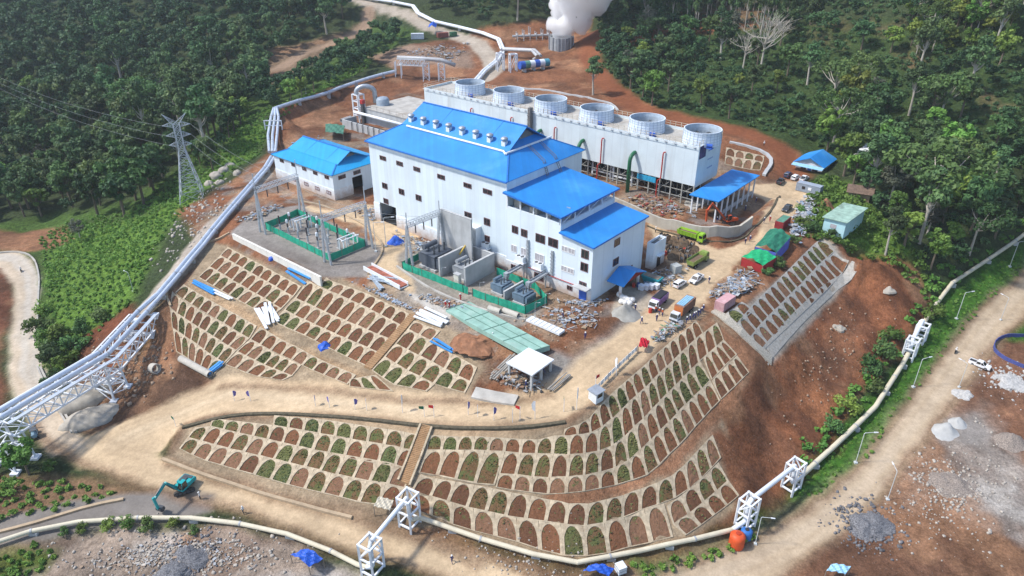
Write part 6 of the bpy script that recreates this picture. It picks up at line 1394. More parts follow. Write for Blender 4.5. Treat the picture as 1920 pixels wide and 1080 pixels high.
b = MB(); b.box(2.46, 2.5, -1.1, 1.1, 1.2, 3.4); b.build('end_door', mat('orange_door', (.50, .16, .05), .6), ft); b = MB(); b.box(-4.2, 4, -.5, .5, .7, 1.09); b.build('chassis', STEELD, ft); wheels(ft, (-3.4, -2.2, 3.9), .98, .48, .38)
b = MB()
for q in range(4): b.box(-3.6, 1.8, -1.0 + q * .5, -.62 + q * .5, 3.505, 3.6 + .03 * q)
b.build('roof_sheets', mat('pale_blue_sheet', (.35, .52, .66), .5, var=.4), ft)
container('faded pink container at the top of the right arched slope', G(1358, 576), heading((1345, 586), (1371, 566)), mat('faded_pink', (.55, .32, .33), .7, var=.15, dirt=(.62, .56, .54), dirt_amt=.6), 5.6, 2.6)
container('dark red container with a green sheet on its roof beside the haul road', G(1466, 425), heading((1455, 433), (1476, 416)), mat('dark_red_box', (.28, .035, .04), .6, var=.2), 6.1, 2.6, top=mat('green_sheet', (.10, .24, .17), .7, var=.3))
oc = container('grey site office cabin with two windows beside the parked cars', G(1516, 360), heading((1496, 357), (1538, 366)), mat('grey_cabin', (.30, .35, .42), .6, var=.15), 7.4, 2.7, 'site cabin', 'site_cabin')
for x, m in ((-1.4, GLASS), (.6, STEELW)): b = MB(); b.box(x - .5, x + .5, -1.31, -1.235, 1.0, 1.9); b.build('window', m, oc)
container('small white cabin beside the upper mountain road', G(783, 73), .1, mat('white_cabin', (.66, .70, .74), .6), 7, 3, 'site cabin', 'site_cabin'); container('rust red container beside the blue tarp on the upper road', G(830, 70), .5, mat('rust_red_box', (.26, .09, .07), .7), 7, 2.8); container('small green container next to the rust red one', G(850, 68), .6, mat('green_box', (.04, .14, .07), .7), 4, 2.6)
# ------------------------------------------------------------------ excavators
def excavator(label, p, track_rz, rz, paint, reach, lift, kf=.42):
    o = thing('excavator', label, 'excavator', tuple(p), track_rz, 'excavators')
    for s in (-1, 1):
        b = MB(); b.side([(-1.9, .25), (-1.6, 0), (1.6, 0), (1.9, .25), (1.9, .65), (1.55, .9), (-1.55, .9), (-1.9, .65)], s * 1.15 - .3, s * 1.15 + .3); t = b.build('track', mat('track_steel', (.05, .045, .04), .8, var=.3), o)
        b = MB()
        for x in (-1.5, -.75, 0, .75, 1.5): b.tube([(x, s * 1.15 - .33, .42), (x, s * 1.15 + .33, .42)], .3, 10)
        b.build('road_wheel', STEELD, t)
    R = Matrix.Rotation(rz - track_rz, 4, 'Z')
    def put(b, n, m, par=o):
        b.v = [tuple(R @ Vector(v)) for v in b.v]; return b.build(n, m, par)
    b = MB(); b.lathe([(.9, .91), (.9, 1.1)], (0, 0, 0), 16, True); put(b, 'turntable', STEELD)
    b = MB(); b.side([(-2.1, 1.1), (1.5, 1.1), (1.5, 1.45), (.2, 1.55), (.2, 2.0), (-1.9, 2.05), (-2.3, 1.8), (-2.3, 1.2)], -1.25, 1.25); put(b, 'house', paint)
    b = MB(); b.box(-1.2, -.1, -.9, .3, 2.06, 2.22); b.box(-1.9, -1.3, -1.0, 1.0, 2.06, 2.14); put(b, 'engine_cover', STEELD)
    b = MB(); b.side([(.1, 1.5), (1.55, 1.5), (1.6, 2.0), (1.25, 2.95), (.1, 2.95)], .35, 1.25); put(b, 'cab', CGLASS)
    b = MB(); b.box(.1, 1.25, .4, 1.2, 2.955, 3.05); b.bar((1.58, .38, 1.55), (1.25, .38, 2.95), .09); b.bar((1.58, 1.22, 1.55), (1.25, 1.22, 2.95), .09); put(b, 'cab_frame', paint)
    bt = np.array([1.2, -.3, 1.5]); k = np.array([1.2 + reach * kf, -.3, 1.5 + lift]); e = np.array([1.2 + reach, -.3, 1.5 + lift * .62]); tip = np.array([1.2 + reach * .98, -.3, .9])
    b = MB(); b.bar(bt, k, .42, .55); b.bar(k, e, .38, .48); put(b, 'boom', paint)
    b = MB(); b.bar(bt + (.5, .35, -.1), k + (0, .35, -.35), .12); b.bar(bt + (.5, -.35, -.1), k + (0, -.35, -.35), .12); b.bar(k + (.2, 0, .4), e + (-.3, 0, .5), .14); put(b, 'hydraulic_ram', STEELD)
    b = MB(); b.bar(e + (.25, 0, .5), tip, .32, .45); put(b, 'stick', paint)
    b = MB(); X = tip[0]; b.side([(X - .9, .95), (X + .15, 1.0), (X + .2, .5), (X - .1, .05), (X - .6, -.05), (X - 1.05, .3)], -.85, .25); put(b, 'bucket', STEELD); return o
pe = G(346, 918); excavator('teal excavator digging on the lower left dirt road', pe, rad(25), heading((350, 915), (318, 952)), mat('teal_paint', (.02, .33, .34), .4, var=.1), 5.2, 3.2)
pe = G(1366, 419); excavator('orange excavator with raised arm beside the blue canopy shelter', pe, rad(-20), heading((1366, 419), (1312, 417)), mat('orange_paint', (.62, .10, .03), .45, var=.1), 6.6, 5.6, .8)
# roller at the junction
ro_ = thing('road_roller', 'small grey-blue road roller parked at the left junction', 'road roller', tuple(G(67, 817)), rad(-60)); b = MB(); b.tube([(-1.0, -.6, .55), (-1.0, .6, .55)], .55, 16); b.build('drum', STEELD, ro_); b = MB(); b.box(-.3, 1.5, -.6, .6, .5, 1.3); b.box(-.35, .2, -.5, .5, 1.31, 1.5); b.build('body', mat('roller_paint', (.22, .34, .42), .5), ro_); b = MB(); b.box(-.4, 1.2, -.65, .65, 2.2, 2.3)
for x in (-.3, 1.1):
    for s in (-1, 1): b.box(x - .04, x + .04, s * .58 - .04, s * .58 + .04, 1.3, 2.2)
b.build('sun_roof', STEELD, ro_); wheels(ro_, (1.1,), .6, .5, .3)
# ------------------------------------------------------------------ people
NAVY = mat('navy_coverall', (.035, .04, .14), .9); RED = mat('red_coverall', (.40, .03, .035), .9); BLK = mat('dark_clothes', (.03, .03, .035), .9); SKIN = mat('skin', (.30, .16, .10), .6); HELM = mat('white_helmet', (.75, .75, .73), .4); ORG = mat('orange_vest', (.60, .13, .04), .8); BOOT = mat('work_boots', (.03, .025, .02), .8)
def person_mesh(nm, pose, cloth, top=None):
    bm = bmesh.new(); sk = bm.verts.layers.skin.verify(); vs = []
    def V(p, r, par=None):
        v = bm.verts.new(p); v[sk].radius = (r, r); vs.append(v)
        if par is not None: bm.edges.new((par, v))
        return v
    sw, bend = pose
    pel = V((0, 0, .95), .14); pel[sk].use_root = True; wa = V((0, bend * .05, 1.12), .13, pel); ch = V((0, bend * .16, 1.35), .165, wa); nk = V((0, bend * .22, 1.5), .06, ch); hd = V((0, bend * .27, 1.61), .095, nk); V((0, bend * .29, 1.72), .08, hd); V((0, bend * .27 + .10, 1.62), .022, hd)
    for s in (-1, 1):
        hip = V((s * .10, 0, .88), .105, pel); kn = V((s * .12, s * sw * .22 + .03, .48), .075, hip); an = V((s * .12, s * sw * .34 - .03, .09), .05, kn); V((s * .13, s * sw * .34 + .14, .04), .042, an)
        sh = V((s * .19, bend * .17, 1.40), .07, ch); el = V((s * .27, bend * .2 - s * sw * .16, 1.13), .05, sh); wr = V((s * .26, bend * .3 - s * sw * .2 + .14, .93), .034, el); pa = V((s * .255, bend * .3 - s * sw * .2 + .19, .87), .034, wr)
        for q, ln in ((-1.5, .06), (-.5, .075), (.5, .07), (1.5, .055)): V((s * (.255 + q * .014), bend * .3 - s * sw * .2 + .21, .87 - ln), .011, pa)
        V((s * .215, bend * .3 - s * sw * .2 + .22, .86), .012, wr)
    me = bpy.data.meshes.new(nm); bm.to_mesh(me); bm.free(); ob = bpy.data.objects.new('tmp', me); C.objects.link(ob)
    ob.modifiers.new('skin', 'SKIN'); ob.modifiers.new('sub', 'SUBSURF').levels = 1
    dg = bpy.context.evaluated_depsgraph_get(); out = bpy.data.meshes.new_from_object(ob.evaluated_get(dg)); bpy.data.objects.remove(ob); out.name = nm
    out.materials.clear()
    for m in (cloth, top or cloth, SKIN, BOOT): out.materials.append(m)
    for p in out.polygons:
        c = p.center; p.use_smooth = True
        p.material_index = 3 if c.z < .13 else (2 if c.z > 1.49 or (abs(c.x) > .2 and c.z < .95 and c.z > .7) else (1 if c.z > 1.0 else 0))
    return out
PM = {(ci, pi): person_mesh('person', ps, c, t) for ci, (c, t) in enumerate(((NAVY, None), (RED, None), (BLK, HELM), (NAVY, ORG))) for pi, ps in enumerate(((.25, 0), (1.0, .15), (.4, .8)))}
hm = MB(); hm.lathe([(.165, 1.66), (.145, 1.70), (.135, 1.76), (.10, 1.83), (.01, 1.855)], (0, 0, 0), 14); hm.add([(-.1, .1, 1.665), (.1, .1, 1.665), (.09, .22, 1.65), (-.09, .22, 1.65)], [(0, 1, 2, 3)])
h0 = hm.build('hard_hat', HELM); HM = h0.data; bpy.data.objects.remove(h0)
def person(x, y, ci, pi, label, rz=None, group=None, k=1.06, dz=0):
    g = G(x, y); o = bpy.data.objects.new('person', PM[(ci, pi)]); C.objects.link(o); o.location = (g[0], g[1], g[2] + dz + .01); o.rotation_euler = (0, 0, random.uniform(0, 6.28) if rz is None else rz); o.scale = (k,) * 3; tag(o, label, 'person', group)
    h = bpy.data.objects.new('hard_hat', HM); C.objects.link(h); h.parent = o; h.location = (0, (0, .04, .215)[pi] if pi else 0, 0); return o
WK = 'site workers'
for x, y, ci, pi, lab in ((376, 936, 2, 0, 'person in dark clothes and white helmet standing beside the teal excavator'), (457, 963, 2, 1, 'person in dark trousers and a white top walking along the lower dirt road'), (67, 802, 2, 0, 'person with a white helmet standing behind the road roller'), (848, 1055, 0, 1, 'person in blue walking on the road at the bottom centre of the photo'),
    (1191, 583, 0, 0, 'person in navy standing by the grey sand pile near the jumbo bags'), (1203, 607, 0, 1, 'person in navy walking over the tan yard below the sand pile'), (1231, 602, 0, 0, 'person in navy standing beside the orange barrels by the truck cabs'), (1097, 636, 0, 0, 'person in navy standing on the grey gravel by the red trench'), (924, 637, 2, 0, 'person in black standing at the lower edge of the green slab'),
    (836, 577, 1, 0, 'person in red, left of the two at the upper corner of the green slab'), (843, 578, 1, 0, 'person in red, right of the two at the upper corner of the green slab'), (864, 564, 1, 2, 'person in red bending at the kerb of the transformer bay'), (1344, 417, 0, 2, 'person in navy bending in front of the orange excavator'), (1397, 396, 0, 0, 'person in navy standing on the bare soil below the blue canopy shelter'), (1417, 381, 0, 0, 'person in purple navy standing nearest the right end of the canopy shelter'),
    (1229, 436, 2, 0, 'person in dark clothes standing behind the small white annexe'), (1432, 419, 0, 0, 'person in navy standing on the haul road near the dark red container'), (1443, 416, 1, 0, 'person in red standing beside the dark red container'), (1397, 458, 0, 0, 'person in navy, left of the pair beside the green tents'), (1406, 453, 0, 1, 'person in navy, right of the pair beside the green tents'), (1432, 274, 2, 0, 'person with a pale top standing on the red road behind the fan tower'),
    (1329, 531, 0, 1, 'person in navy walking past the nose of the white pickup'), (986, 727, 0, 0, 'person in navy standing under the white concrete canopy'), (1019, 700, 0, 1, 'person in navy at the back column of the white concrete canopy'), (1056, 598, 0, 2, 'person in navy bending over the red trench near the fence corner')): person(x, y, ci, pi, lab, None, WK)
for i, (x, y) in enumerate(((1287, 607), (1293, 603), (1299, 599), (1304, 597), (1309, 593), (1313, 589), (1318, 584))): person(x, y, 0, i % 3, 'person in navy and white helmet lined up along the brown box truck', None, 'workers lined up along the brown box truck')
for i, (x, y) in enumerate(((1229, 586), (1236, 590), (1242, 593))): person(x, y, 3, i, 'person in an orange vest gathered by the cab of the purple truck', None, 'orange-vested workers by the purple truck')
def motorbike(label, p, rz):
    o = thing('motorbike', label, 'motorbike', tuple(p), rz, 'motorbikes with riders')
    for x in (-.62, .62):
        b = MB(); b.tube([(x, -.06, .3), (x, .06, .3)], .3, 14); w = b.build('wheel', TYRE, o); b = MB(); b.tube([(x, -.07, .3), (x, .07, .3)], .16, 8); b.build('rim', RIM, w)
    b = MB(); b.bar((-.6, 0, .35), (.2, 0, .55), .2, .26); b.bar((-.75, 0, .75), (.1, 0, .72), .24, .12); b.bar((.1, 0, .7), (.5, 0, .9), .2, .18); b.bar((.62, 0, .3), (.45, 0, 1.0), .08); b.bar((.45, -.32, 1.02), (.45, .32, 1.02), .05); b.build('body', BLK, o); return o
for (x, y), (a, c), lab in (((40, 509), ((40, 520), (42, 500)), 'on the left hairpin road'), ((1791, 661), ((1788, 668), (1797, 650)), 'on the right dirt road')):
    rz = heading(a, c); motorbike('dark motorbike riding ' + lab, G(x, y), rz); person(x, y, 2, 2, 'person in dark clothes riding the motorbike ' + lab, rz - rad(90), None, 1.0, -.2)
SCALE = {'pickup truck': .72, 'van': .72, 'dump truck': .70, 'truck': .72, 'shipping container': .72, 'site cabin': .78, 'excavator': .76, 'road roller': .7, 'person': .76, 'motorbike': .8}
for o in list(C.objects):
    if o.parent is None and o.get('category') in SCALE: o.scale = [q * SCALE[o['category']] for q in o.scale]
# ------------------------------------------------------------------ loose things on the site
FK = .8
def lump(name, label, cat, x, y, r, h, m, seed=0, sx=1.0, group=None, rz=0.0, kind=None, n=26, rough=.25):
    "heap or boulder: displaced dome resting on the ground"
    g = G(x, y); rg = np.random.default_rng(seed); vs = []; fs = []; K = 9; dome = rough < .22
    for i in range(K + 1):
        f = i / K
        for j in range(n):
            a = 2 * math.pi * j / n; rr = r * (math.sin(f * math.pi / 2) if dome else f); px, py = rr * math.cos(a) * sx, rr * math.sin(a)
            nz = fbm(np.array([px + seed * 9.]), np.array([py - seed * 5.]), r * (.3 if dome else .5), 4, seed)[0] - .5; k = 1 + nz * rough * 2
            vs.append((px * k, py * k, (h * math.cos(f * math.pi / 2) * (1 + nz * rough * 3) if dome else h * (.5 + .5 * math.cos(math.pi * f)) ** 1.15 * (1 + nz * rough * 4) - .12 * f) if i < K else -.5))
    for i in range(K):
        for j in range(n): fs.append((i * n + j, (i + 1) * n + j, (i + 1) * n + (j + 1) % n, i * n + (j + 1) % n))
    b = MB(); b.add(vs, fs); o = b.build(name, m, None, smooth=rough < .3); o.location = g; o.rotation_euler = (0, 0, rz); return tag(o, label, cat, group, kind)
ROCK = mat('pale_boulder', (.38, .345, .29), .9, var=.25, scale=.8, dirt=(.28, .24, .19), dirt_amt=.5, bmp=.05); SAND = mat('grey_sand', (.30, .29, .26), .95, var=.2, scale=1, bmp=.05); LIME_ = mat('pale_powder', (.40, .40, .385), .95, var=.1, scale=1.5, bmp=.04)
GRAV = mat('dark_gravel', (.20, .20, .21), .95, var=.7, scale=6, bmp=.2); GRAV2 = mat('brown_gravel', (.30, .25, .21), .95, var=.6, scale=6, bmp=.15); WRUB = mat('white_rubble', (.45, .44, .42), .9, var=.35, scale=3, bmp=.1)
lump('boulder', 'big pale boulder beside the foot of the truss bridge', 'boulder', 160, 752, 3.2, 2.6, ROCK, 1, 1.5, 'pale boulders', .7, rough=.2); lump('boulder', 'flat pale boulder below the big one at the junction', 'boulder', 176, 785, 3.0, 1.6, ROCK, 2, 1.7, 'pale boulders', .5, rough=.2)
lump('gravel_heap', 'dark grey gravel heap beside the lamp post on the right yard', 'gravel heap', 1626, 983, 3.4, 1.2, GRAV, 3, 1.2, 'heaps on the right yard', rough=.42); lump('gravel_heap', 'brown gravel heap on the grey slurry of the right yard', 'gravel heap', 1780, 905, 3.4, .7, GRAV2, 4, 1.3, 'heaps on the right yard', rough=.42)
lump('powder_heap', 'larger white powder heap on the dark wet patch', 'powder heap', 1772, 808, 2.6, 1.2, LIME_, 5, 1.1, 'heaps on the right yard'); lump('powder_heap', 'smaller white powder heap behind the larger one', 'powder heap', 1795, 793, 1.7, .9, LIME_, 6, 1.1, 'heaps on the right yard'); lump('sand_heap', 'brownish sand heap near the right edge of the yard', 'sand heap', 1893, 826, 3.0, 1.1, GRAV2, 7, 1.2, 'heaps on the right yard')
lump('rubble_heap', 'white rubble heap beside the white pickup on the right yard', 'rubble heap', 1896, 712, 3.0, .6, WRUB, 8, 1.3, 'heaps on the right yard', rough=.5); lump('rubble_heap', 'small white stone heap at the foot of a lamp post', 'rubble heap', 1806, 740, 1.9, .8, WRUB, 9, 1.2, 'heaps on the right yard', rough=.5)
lump('sand_heap', 'grey sand heap beside the white jumbo bags', 'sand heap', 1172, 588, 2.8, 1.6, SAND, 10, 1.2); lump('gravel_heap', 'left of two dark gravel heaps on the pale rubble yard at the bottom', 'gravel heap', 325, 1068, 2.2, .8, GRAV, 11, 1.3, 'heaps on the bottom yard', rough=.4); lump('gravel_heap', 'right of two dark gravel heaps on the pale rubble yard at the bottom', 'gravel heap', 352, 1040, 2.2, .8, GRAV, 12, 1.3, 'heaps on the bottom yard', rough=.4)
lump('earth_mound', 'red earth mound between the green slab and the white canopy', 'earth mound', 892, 640, 4.2, .9, mat('red_earth', (.27, .13, .07), .95, var=.4, scale=1, bmp=.1), 13, 1.2, None, .4, None, 30, .6); lump('rock_heap', 'heap of brown rocks in the red soil right of the straight arched slope', 'rock heap', 1570, 613, 1.3, .6, ROCK, 14, 1.3, None, 0, None, 26, .6)
lump('boulder', 'single pale boulder lying on the red bank', 'boulder', 1667, 543, 1.2, .8, ROCK, 15, 1.2, 'pale boulders'); lump('earth_mound', 'brown earth mound behind the grey sheet near the haul road', 'earth mound', 1547, 388, 2.4, 1.8, mat('red_earth', (.27, .13, .07), .95), 16)
for i, (x, y, r) in enumerate(((405, 330, 1.5), (420, 320, 1.3), (392, 345, 1.2), (432, 312, 1.3), (412, 343, 1.0), (445, 325, 1.1))): lump('boulder', 'grey boulder in the rock heap beside the pylon', 'boulder', x, y, r, r * .8, ROCK, 30 + i, 1.2, 'boulders beside the pylon', i, rough=.2)
# fabric tents and tarpaulins
def tarp(name, label, cat, pxs, z, m, sag=.5, group=None, skirt=None):
    "cloth roof: outline of ground pixels lifted to given heights, with folds"
    P3 = [G(x, y) for x, y in pxs]; P3 = [np.array([p[0], p[1], p[2] + (z[i] if hasattr(z, '__len__') else z)]) for i, p in enumerate(P3)]
    c = np.mean(P3, axis=0); o = thing(name, label, cat, (c[0], c[1], float(zt(c[0], c[1]))), 0, group); b = MB(); n = 9; a, e, f, g = P3; vs = []
    for i in range(n):
        for j in range(n):
            u, v = i / (n - 1), j / (n - 1); p = (a * (1 - u) + e * u) * (1 - v) + (g * (1 - u) + f * u) * v
            vs.append(p + np.array([0, 0, sag * (1 - abs(2 * u - 1)) + .12 * math.sin(i * 2.1 + j * 1.3) - .1 * math.sin(j * 3.1)]))
    fs = [(i * n + j, (i + 1) * n + j, (i + 1) * n + j + 1, i * n + j + 1) for i in range(n - 1) for j in range(n - 1)]
    k = len(vs); b.add(vs + [v - np.array([0, 0, .04]) for v in vs], fs + [tuple(q + k for q in f_[::-1]) for f_ in fs]); cl = b.build('cloth', m, o, world=True)
    for p in P3: b = MB(); g0 = float(zt(p[0], p[1])); b.tube([(p[0], p[1], g0 - .2), (p[0], p[1], p[2] - .03)], .06, 6); b.build('pole', RUST, o, world=True)
    if skirt:
        b = MB()
        for (p, q) in ((P3[i], P3[(i + 1) % 4]) for i in skirt[0]):
            gp, gq = float(zt(p[0], p[1])), float(zt(q[0], q[1])); b.sheet([(p[0], p[1], gp), (q[0], q[1], gq), tuple(q - (0, 0, .05)), tuple(p - (0, 0, .05))], .04)
        b.build('side_cloth', skirt[1], o, world=True)
    return o
TB = mat('blue_tarp', (.02, .10, .50), .5, var=.25, scale=1.5); TB2 = mat('violet_blue_tarp', (.10, .14, .52), .5, var=.25); TG = mat('dark_green_tarp', (.025, .17, .10), .6, var=.3, scale=1); TGB = mat('bright_green_tarp', (.015, .36, .14), .6, var=.25, scale=1)
tarp('green_tent', 'dark green tent with violet blue sides beside the haul road', 'tent', ((1412, 482), (1452, 494), (1478, 466), (1440, 450)), (2.4, 2.4, 2.6, 2.6), TG, 1.0, 'green work tents', ((0, 1), TB2)); tarp('green_tent', 'bright green tent in front of the dark green one', 'tent', ((1388, 498), (1428, 512), (1452, 500), (1412, 486)), (1.9, 1.6, 2.1, 2.3), TGB, .6, 'green work tents', ((0, 1), mat('red_cloth', (.34, .03, .03), .8)))
tarp('blue_shelter', 'blue tarp shelter on the rubble yard at the bottom left', 'tarp shelter', ((548, 1056), (582, 1078), (609, 1066), (574, 1046)), (1.6, 1.6, 1.8, 1.8), TB, .7, 'blue tarp shelters'); tarp('blue_shelter', 'blue tarp shelter under the cream pipeline at the bottom edge', 'tarp shelter', ((1092, 1082), (1140, 1092), (1150, 1078), (1106, 1070)), 1.2, TB, .6, 'blue tarp shelters'); tarp('blue_shelter', 'small blue tarp shelter on the upper mountain road', 'tarp shelter', ((803, 65), (818, 65), (820, 58), (806, 58)), 3, TB, 1, 'blue tarp shelters')
tarp('guard_hut', 'guard hut with a pale flat roof beside the lower road crossing', 'hut', ((703, 968), (733, 976), (740, 958), (712, 950)), 2.0, mat('pale_board', (.55, .50, .40), .8, var=.15), .1); tarp('material_shelter', 'dark green sheet-roofed shelter behind the workshop', 'shelter', ((612, 262), (645, 266), (648, 250), (612, 246)), 2.4, mat('green_iron_sheet', (.06, .18, .12), .7, var=.2), .2); tarp('pale_shelter', 'pale blue sheet shelter at the bottom right corner', 'shelter', ((1545, 1085), (1580, 1092), (1590, 1078), (1555, 1072)), 1.6, mat('pale_blue_sheet', (.35, .52, .66), .5), .2)
tarp('red_banner_screen', 'bright red cloth screen at the end of the white ramp barrier', 'cloth screen', ((1196, 662), (1212, 662), (1216, 652), (1200, 648)), (1.2, 1.0, 1.3, 1.6), mat('scarlet_cloth', (.45, .012, .03), .7), .2)
for x, y, r, lab, m in ((743, 455, 2.0, 'blue tarp heap on the dirt lane beside the switchyard', TB), (611, 648, 1.2, 'crumpled blue tarp on the left arched slope', TB), (1402, 492, 1.0, 'red cloth bundle beside the bright green tent', mat('orange_red_cloth', (.50, .07, .03), .7)), (512, 482, .9, 'blue sheet bundle on the ledge below the white switchyard wall', TB)): lump('tarp_heap', lab, 'tarpaulin', x, y, r, r * .6, m, int(x), 1.2, 'crumpled tarpaulins', rough=.4)
# sheets, pipes, planks
def sticks(name, label, cat, x, y, items, group=None, rz=None, kind=None):
    g = G(x, y); o = thing(name, label, cat, tuple(g), 0, group); b = MB()
    for (dx, dy, L, a, w, h, z) in items: c, s = math.cos(a), math.sin(a); q = (dx, dy); za = float(zt(g[0] + dx - c * L / 2, g[1] + dy - s * L / 2)) - g[2]; ze = float(zt(g[0] + dx + c * L / 2, g[1] + dy + s * L / 2)) - g[2]; b.bar((dx - c * L / 2, dy - s * L / 2, za + z), (dx + c * L / 2, dy + s * L / 2, ze + z), w, h)
    return b, o
rr = random.Random(11)
def bundle(name, label, cat, x, y, ax, n, L, w, h, m, group=None, spread=.08):
    rz = heading(*ax); it = [(rr.uniform(-.2, .2) - math.sin(rz) * (i - n / 2) * w * .9, rr.uniform(-.2, .2) + math.cos(rz) * (i - n / 2) * w * .9, L * rr.uniform(.8, 1.05), rz + rr.uniform(-spread, spread), w, h, .40 + h * (i % 2)) for i in range(n)]
    b, o = sticks(name, label, cat, x, y, it, group); me = b.build(name, m, None); me.location = o.location
    for k in ('label', 'category', 'group'):
        if k in o: me[k] = o[k]
    bpy.data.objects.remove(o); return me
bundle('white_panel_bundle', 'fan of long white panels lying on the left arched slope', 'panel bundle', 505, 592, ((495, 575), (517, 610)), 7, 6.5, .5, .2, WSHEET, 'bundles of white panels', .25); bundle('white_panel_bundle', 'long white panels lying beside the green slab', 'panel bundle', 810, 598, ((782, 588), (836, 610)), 6, 6.5, .45, .2, WSHEET, 'bundles of white panels', .12)
bundle('blue_panel_bundle', 'long blue panels lying on the terrace path of the left slope', 'panel bundle', 386, 540, ((366, 529), (402, 548)), 3, 6.5, .5, .2, mat('sheet_blue', (.05, .26, .60), .5), 'bundles of blue panels'); bundle('blue_panel_bundle', 'blue panels lying beside the grey pipe at the bottom of the left slope', 'panel bundle', 404, 692, ((394, 700), (415, 684)), 3, 3.2, .4, .2, mat('sheet_blue', (.05, .26, .60), .5), 'bundles of blue panels'); bundle('blue_panel_bundle', 'blue panels leaning below the white switchyard wall', 'panel bundle', 560, 519, ((540, 507), (580, 531)), 2, 8, .5, .2, mat('sheet_blue', (.05, .26, .60), .5), 'bundles of blue panels'); bundle('blue_panel_bundle', 'narrow blue panels at the corner of the small arched slope', 'panel bundle', 832, 650, ((815, 642), (848, 660)), 3, 5, .3, .2, mat('sheet_blue', (.05, .26, .60), .5), 'bundles of blue panels')
bundle('white_panel_bundle', 'single white panel beyond the blue panels on the terrace path', 'panel', 420, 556, ((402, 548), (436, 564)), 2, 5.5, .35, .18, WSHEET, 'bundles of white panels'); bundle('scaffold_plank_bundle', 'grey planks and steel bars beside the white concrete canopy', 'plank pile', 1048, 722, ((1030, 735), (1062, 705)), 7, 4.8, .16, .1, mat('grey_plank', (.30, .28, .25), .8, var=.3), 'plank piles'); bundle('scaffold_plank_bundle', 'sheets and metal bars heaped at the edge of the switchyard corner', 'plank pile', 715, 528, ((690, 512), (745, 548)), 9, 6, .35, .14, mat('blue_grey_scrap', (.34, .40, .46), .6, var=.5, scale=2), 'plank piles', .5); bundle('scaffold_plank_bundle', 'planks on the dirt behind the canopy end', 'plank pile', 945, 690, ((930, 702), (960, 675)), 7, 6, .25, .14, mat('grey_plank', (.30, .28, .25), .8), 'plank piles')
def drain_pipe(x0, y0, x1, y1, r, m, label, grp='loose big pipes', cat='pipe'):
    a, c = G(x0, y0, r + .05), G(x1, y1, r + .05); o = thing('loose_pipe', label, cat, tuple(a - (0, 0, r)), 0, grp); d = (c - a) / np.linalg.norm(c - a); b = MB(); b.tube([a, c], r, 16, False); b.tube([c, a], r * .86, 16, False)
    u = np.cross(d, (0, 0, 1)); u /= np.linalg.norm(u); w = np.cross(u, d)
    for p, s in ((a, 1), (c, -1)):
        vs = []; 
        for j in range(16): an = 2 * math.pi * j / 16; e = u * math.cos(an) + w * math.sin(an); vs += [p + e * r, p + e * r * .86]
        b.add(vs, [(2 * j, 2 * j + 1, (2 * j + 3) % 32, (2 * j + 2) % 32) for j in range(16)])
    b.build('pipe_wall', m, o, smooth=False, world=True); return o
CPIPE = mat('concrete_pipe', (.47, .44, .38), .9, var=.15)
drain_pipe(340, 678, 395, 708, .62, CPIPE, 'long grey concrete pipe lying at the bottom left of the left slope'); drain_pipe(916, 582, 938, 589, .5, CPIPE, 'left of two grey pipes lying under the transformer fence'); drain_pipe(944, 586, 972, 597, .5, CPIPE, 'right of two grey pipes lying under the transformer fence'); drain_pipe(288, 698, 296, 700, .9, CPIPE, 'short wide concrete pipe standing in the dark gully'); drain_pipe(640, 230, 658, 224, .6, GREYP, 'grey pipes stacked beside the white lattice tower')
tg = [G(x, y) for x, y in ((690, 504), (758, 541))]; o = thing('white_trough', 'long white channel trough lying beside the concrete pad', 'trough', tuple(tg[0])); rz = math.atan2(*(tg[1] - tg[0])[[1, 0]]); L = np.linalg.norm(tg[1] - tg[0]); o.rotation_euler = (0, 0, rz); b = MB(); b.box(0, L, -.9, .9, .1, .25); b.box(0, L, -1.05, -.903, .1, 1.0); b.box(0, L, .903, 1.05, .1, 1.0); b.build('trough_shell', WSHEET, o)
b = MB(); b.box(.2, L - .2, -.88, .88, .253, .5); b.build('trough_filling', mat('rust_filling', (.35, .12, .08), .9, var=.5, scale=1.5), o)
p = G(1022, 613); o = thing('white_roof_sheets', 'flat stack of white ribbed sheets on the red ground', 'sheet stack', tuple(p), heading((1004, 604), (1042, 622))); b = MB(); b.box(-3.6, 3.6, -.8, .8, .1, .5); b.build('sheets', WSHEET, o); b = MB(); [b.box(-3.6 + i * .9, -3.5 + i * .9, -.82, .82, .503, .54) for i in range(9)]; b.build('ribs', STEEL, o)
# tanks, bags, barrels, drums
o = thing('water_tank', 'orange plastic water tank at the foot of the pipe gate', 'water tank', tuple(G(1380, 1022)), 0, 'plastic water tanks'); b = MB(); b.lathe([(1.05, -.1), (1.1, .2), (1.05, .6), (1.1, 1.0), (1.05, 1.5), (1.08, 1.9), (.7, 2.2), (.35, 2.3), (.01, 2.3)], (0, 0, 0), 24); b.build('tank_shell', mat('orange_plastic', (.62, .09, .025), .5), o, smooth=True); b = MB(); b.lathe([(.34, 2.3), (.34, 2.42), (.01, 2.44)], (0, 0, 0), 16); b.build('lid', mat('dark_orange', (.40, .05, .02), .6), o)
o = thing('water_tank', 'blue plastic water drum beside the orange tank', 'water tank', tuple(G(1398, 1007)), 0, 'plastic water tanks'); b = MB(); b.lathe([(.8, -.1), (.85, .3), (.8, .8), (.82, 1.3), (.5, 1.5), (.01, 1.52)], (0, 0, 0), 20); b.build('tank_shell', mat('blue_plastic', (.03, .14, .42), .5), o, smooth=True); b = MB(); b.lathe([(.3, 1.5), (.3, 1.6), (.01, 1.6)], (0, 0, 0), 12); b.build('lid', BLK, o)
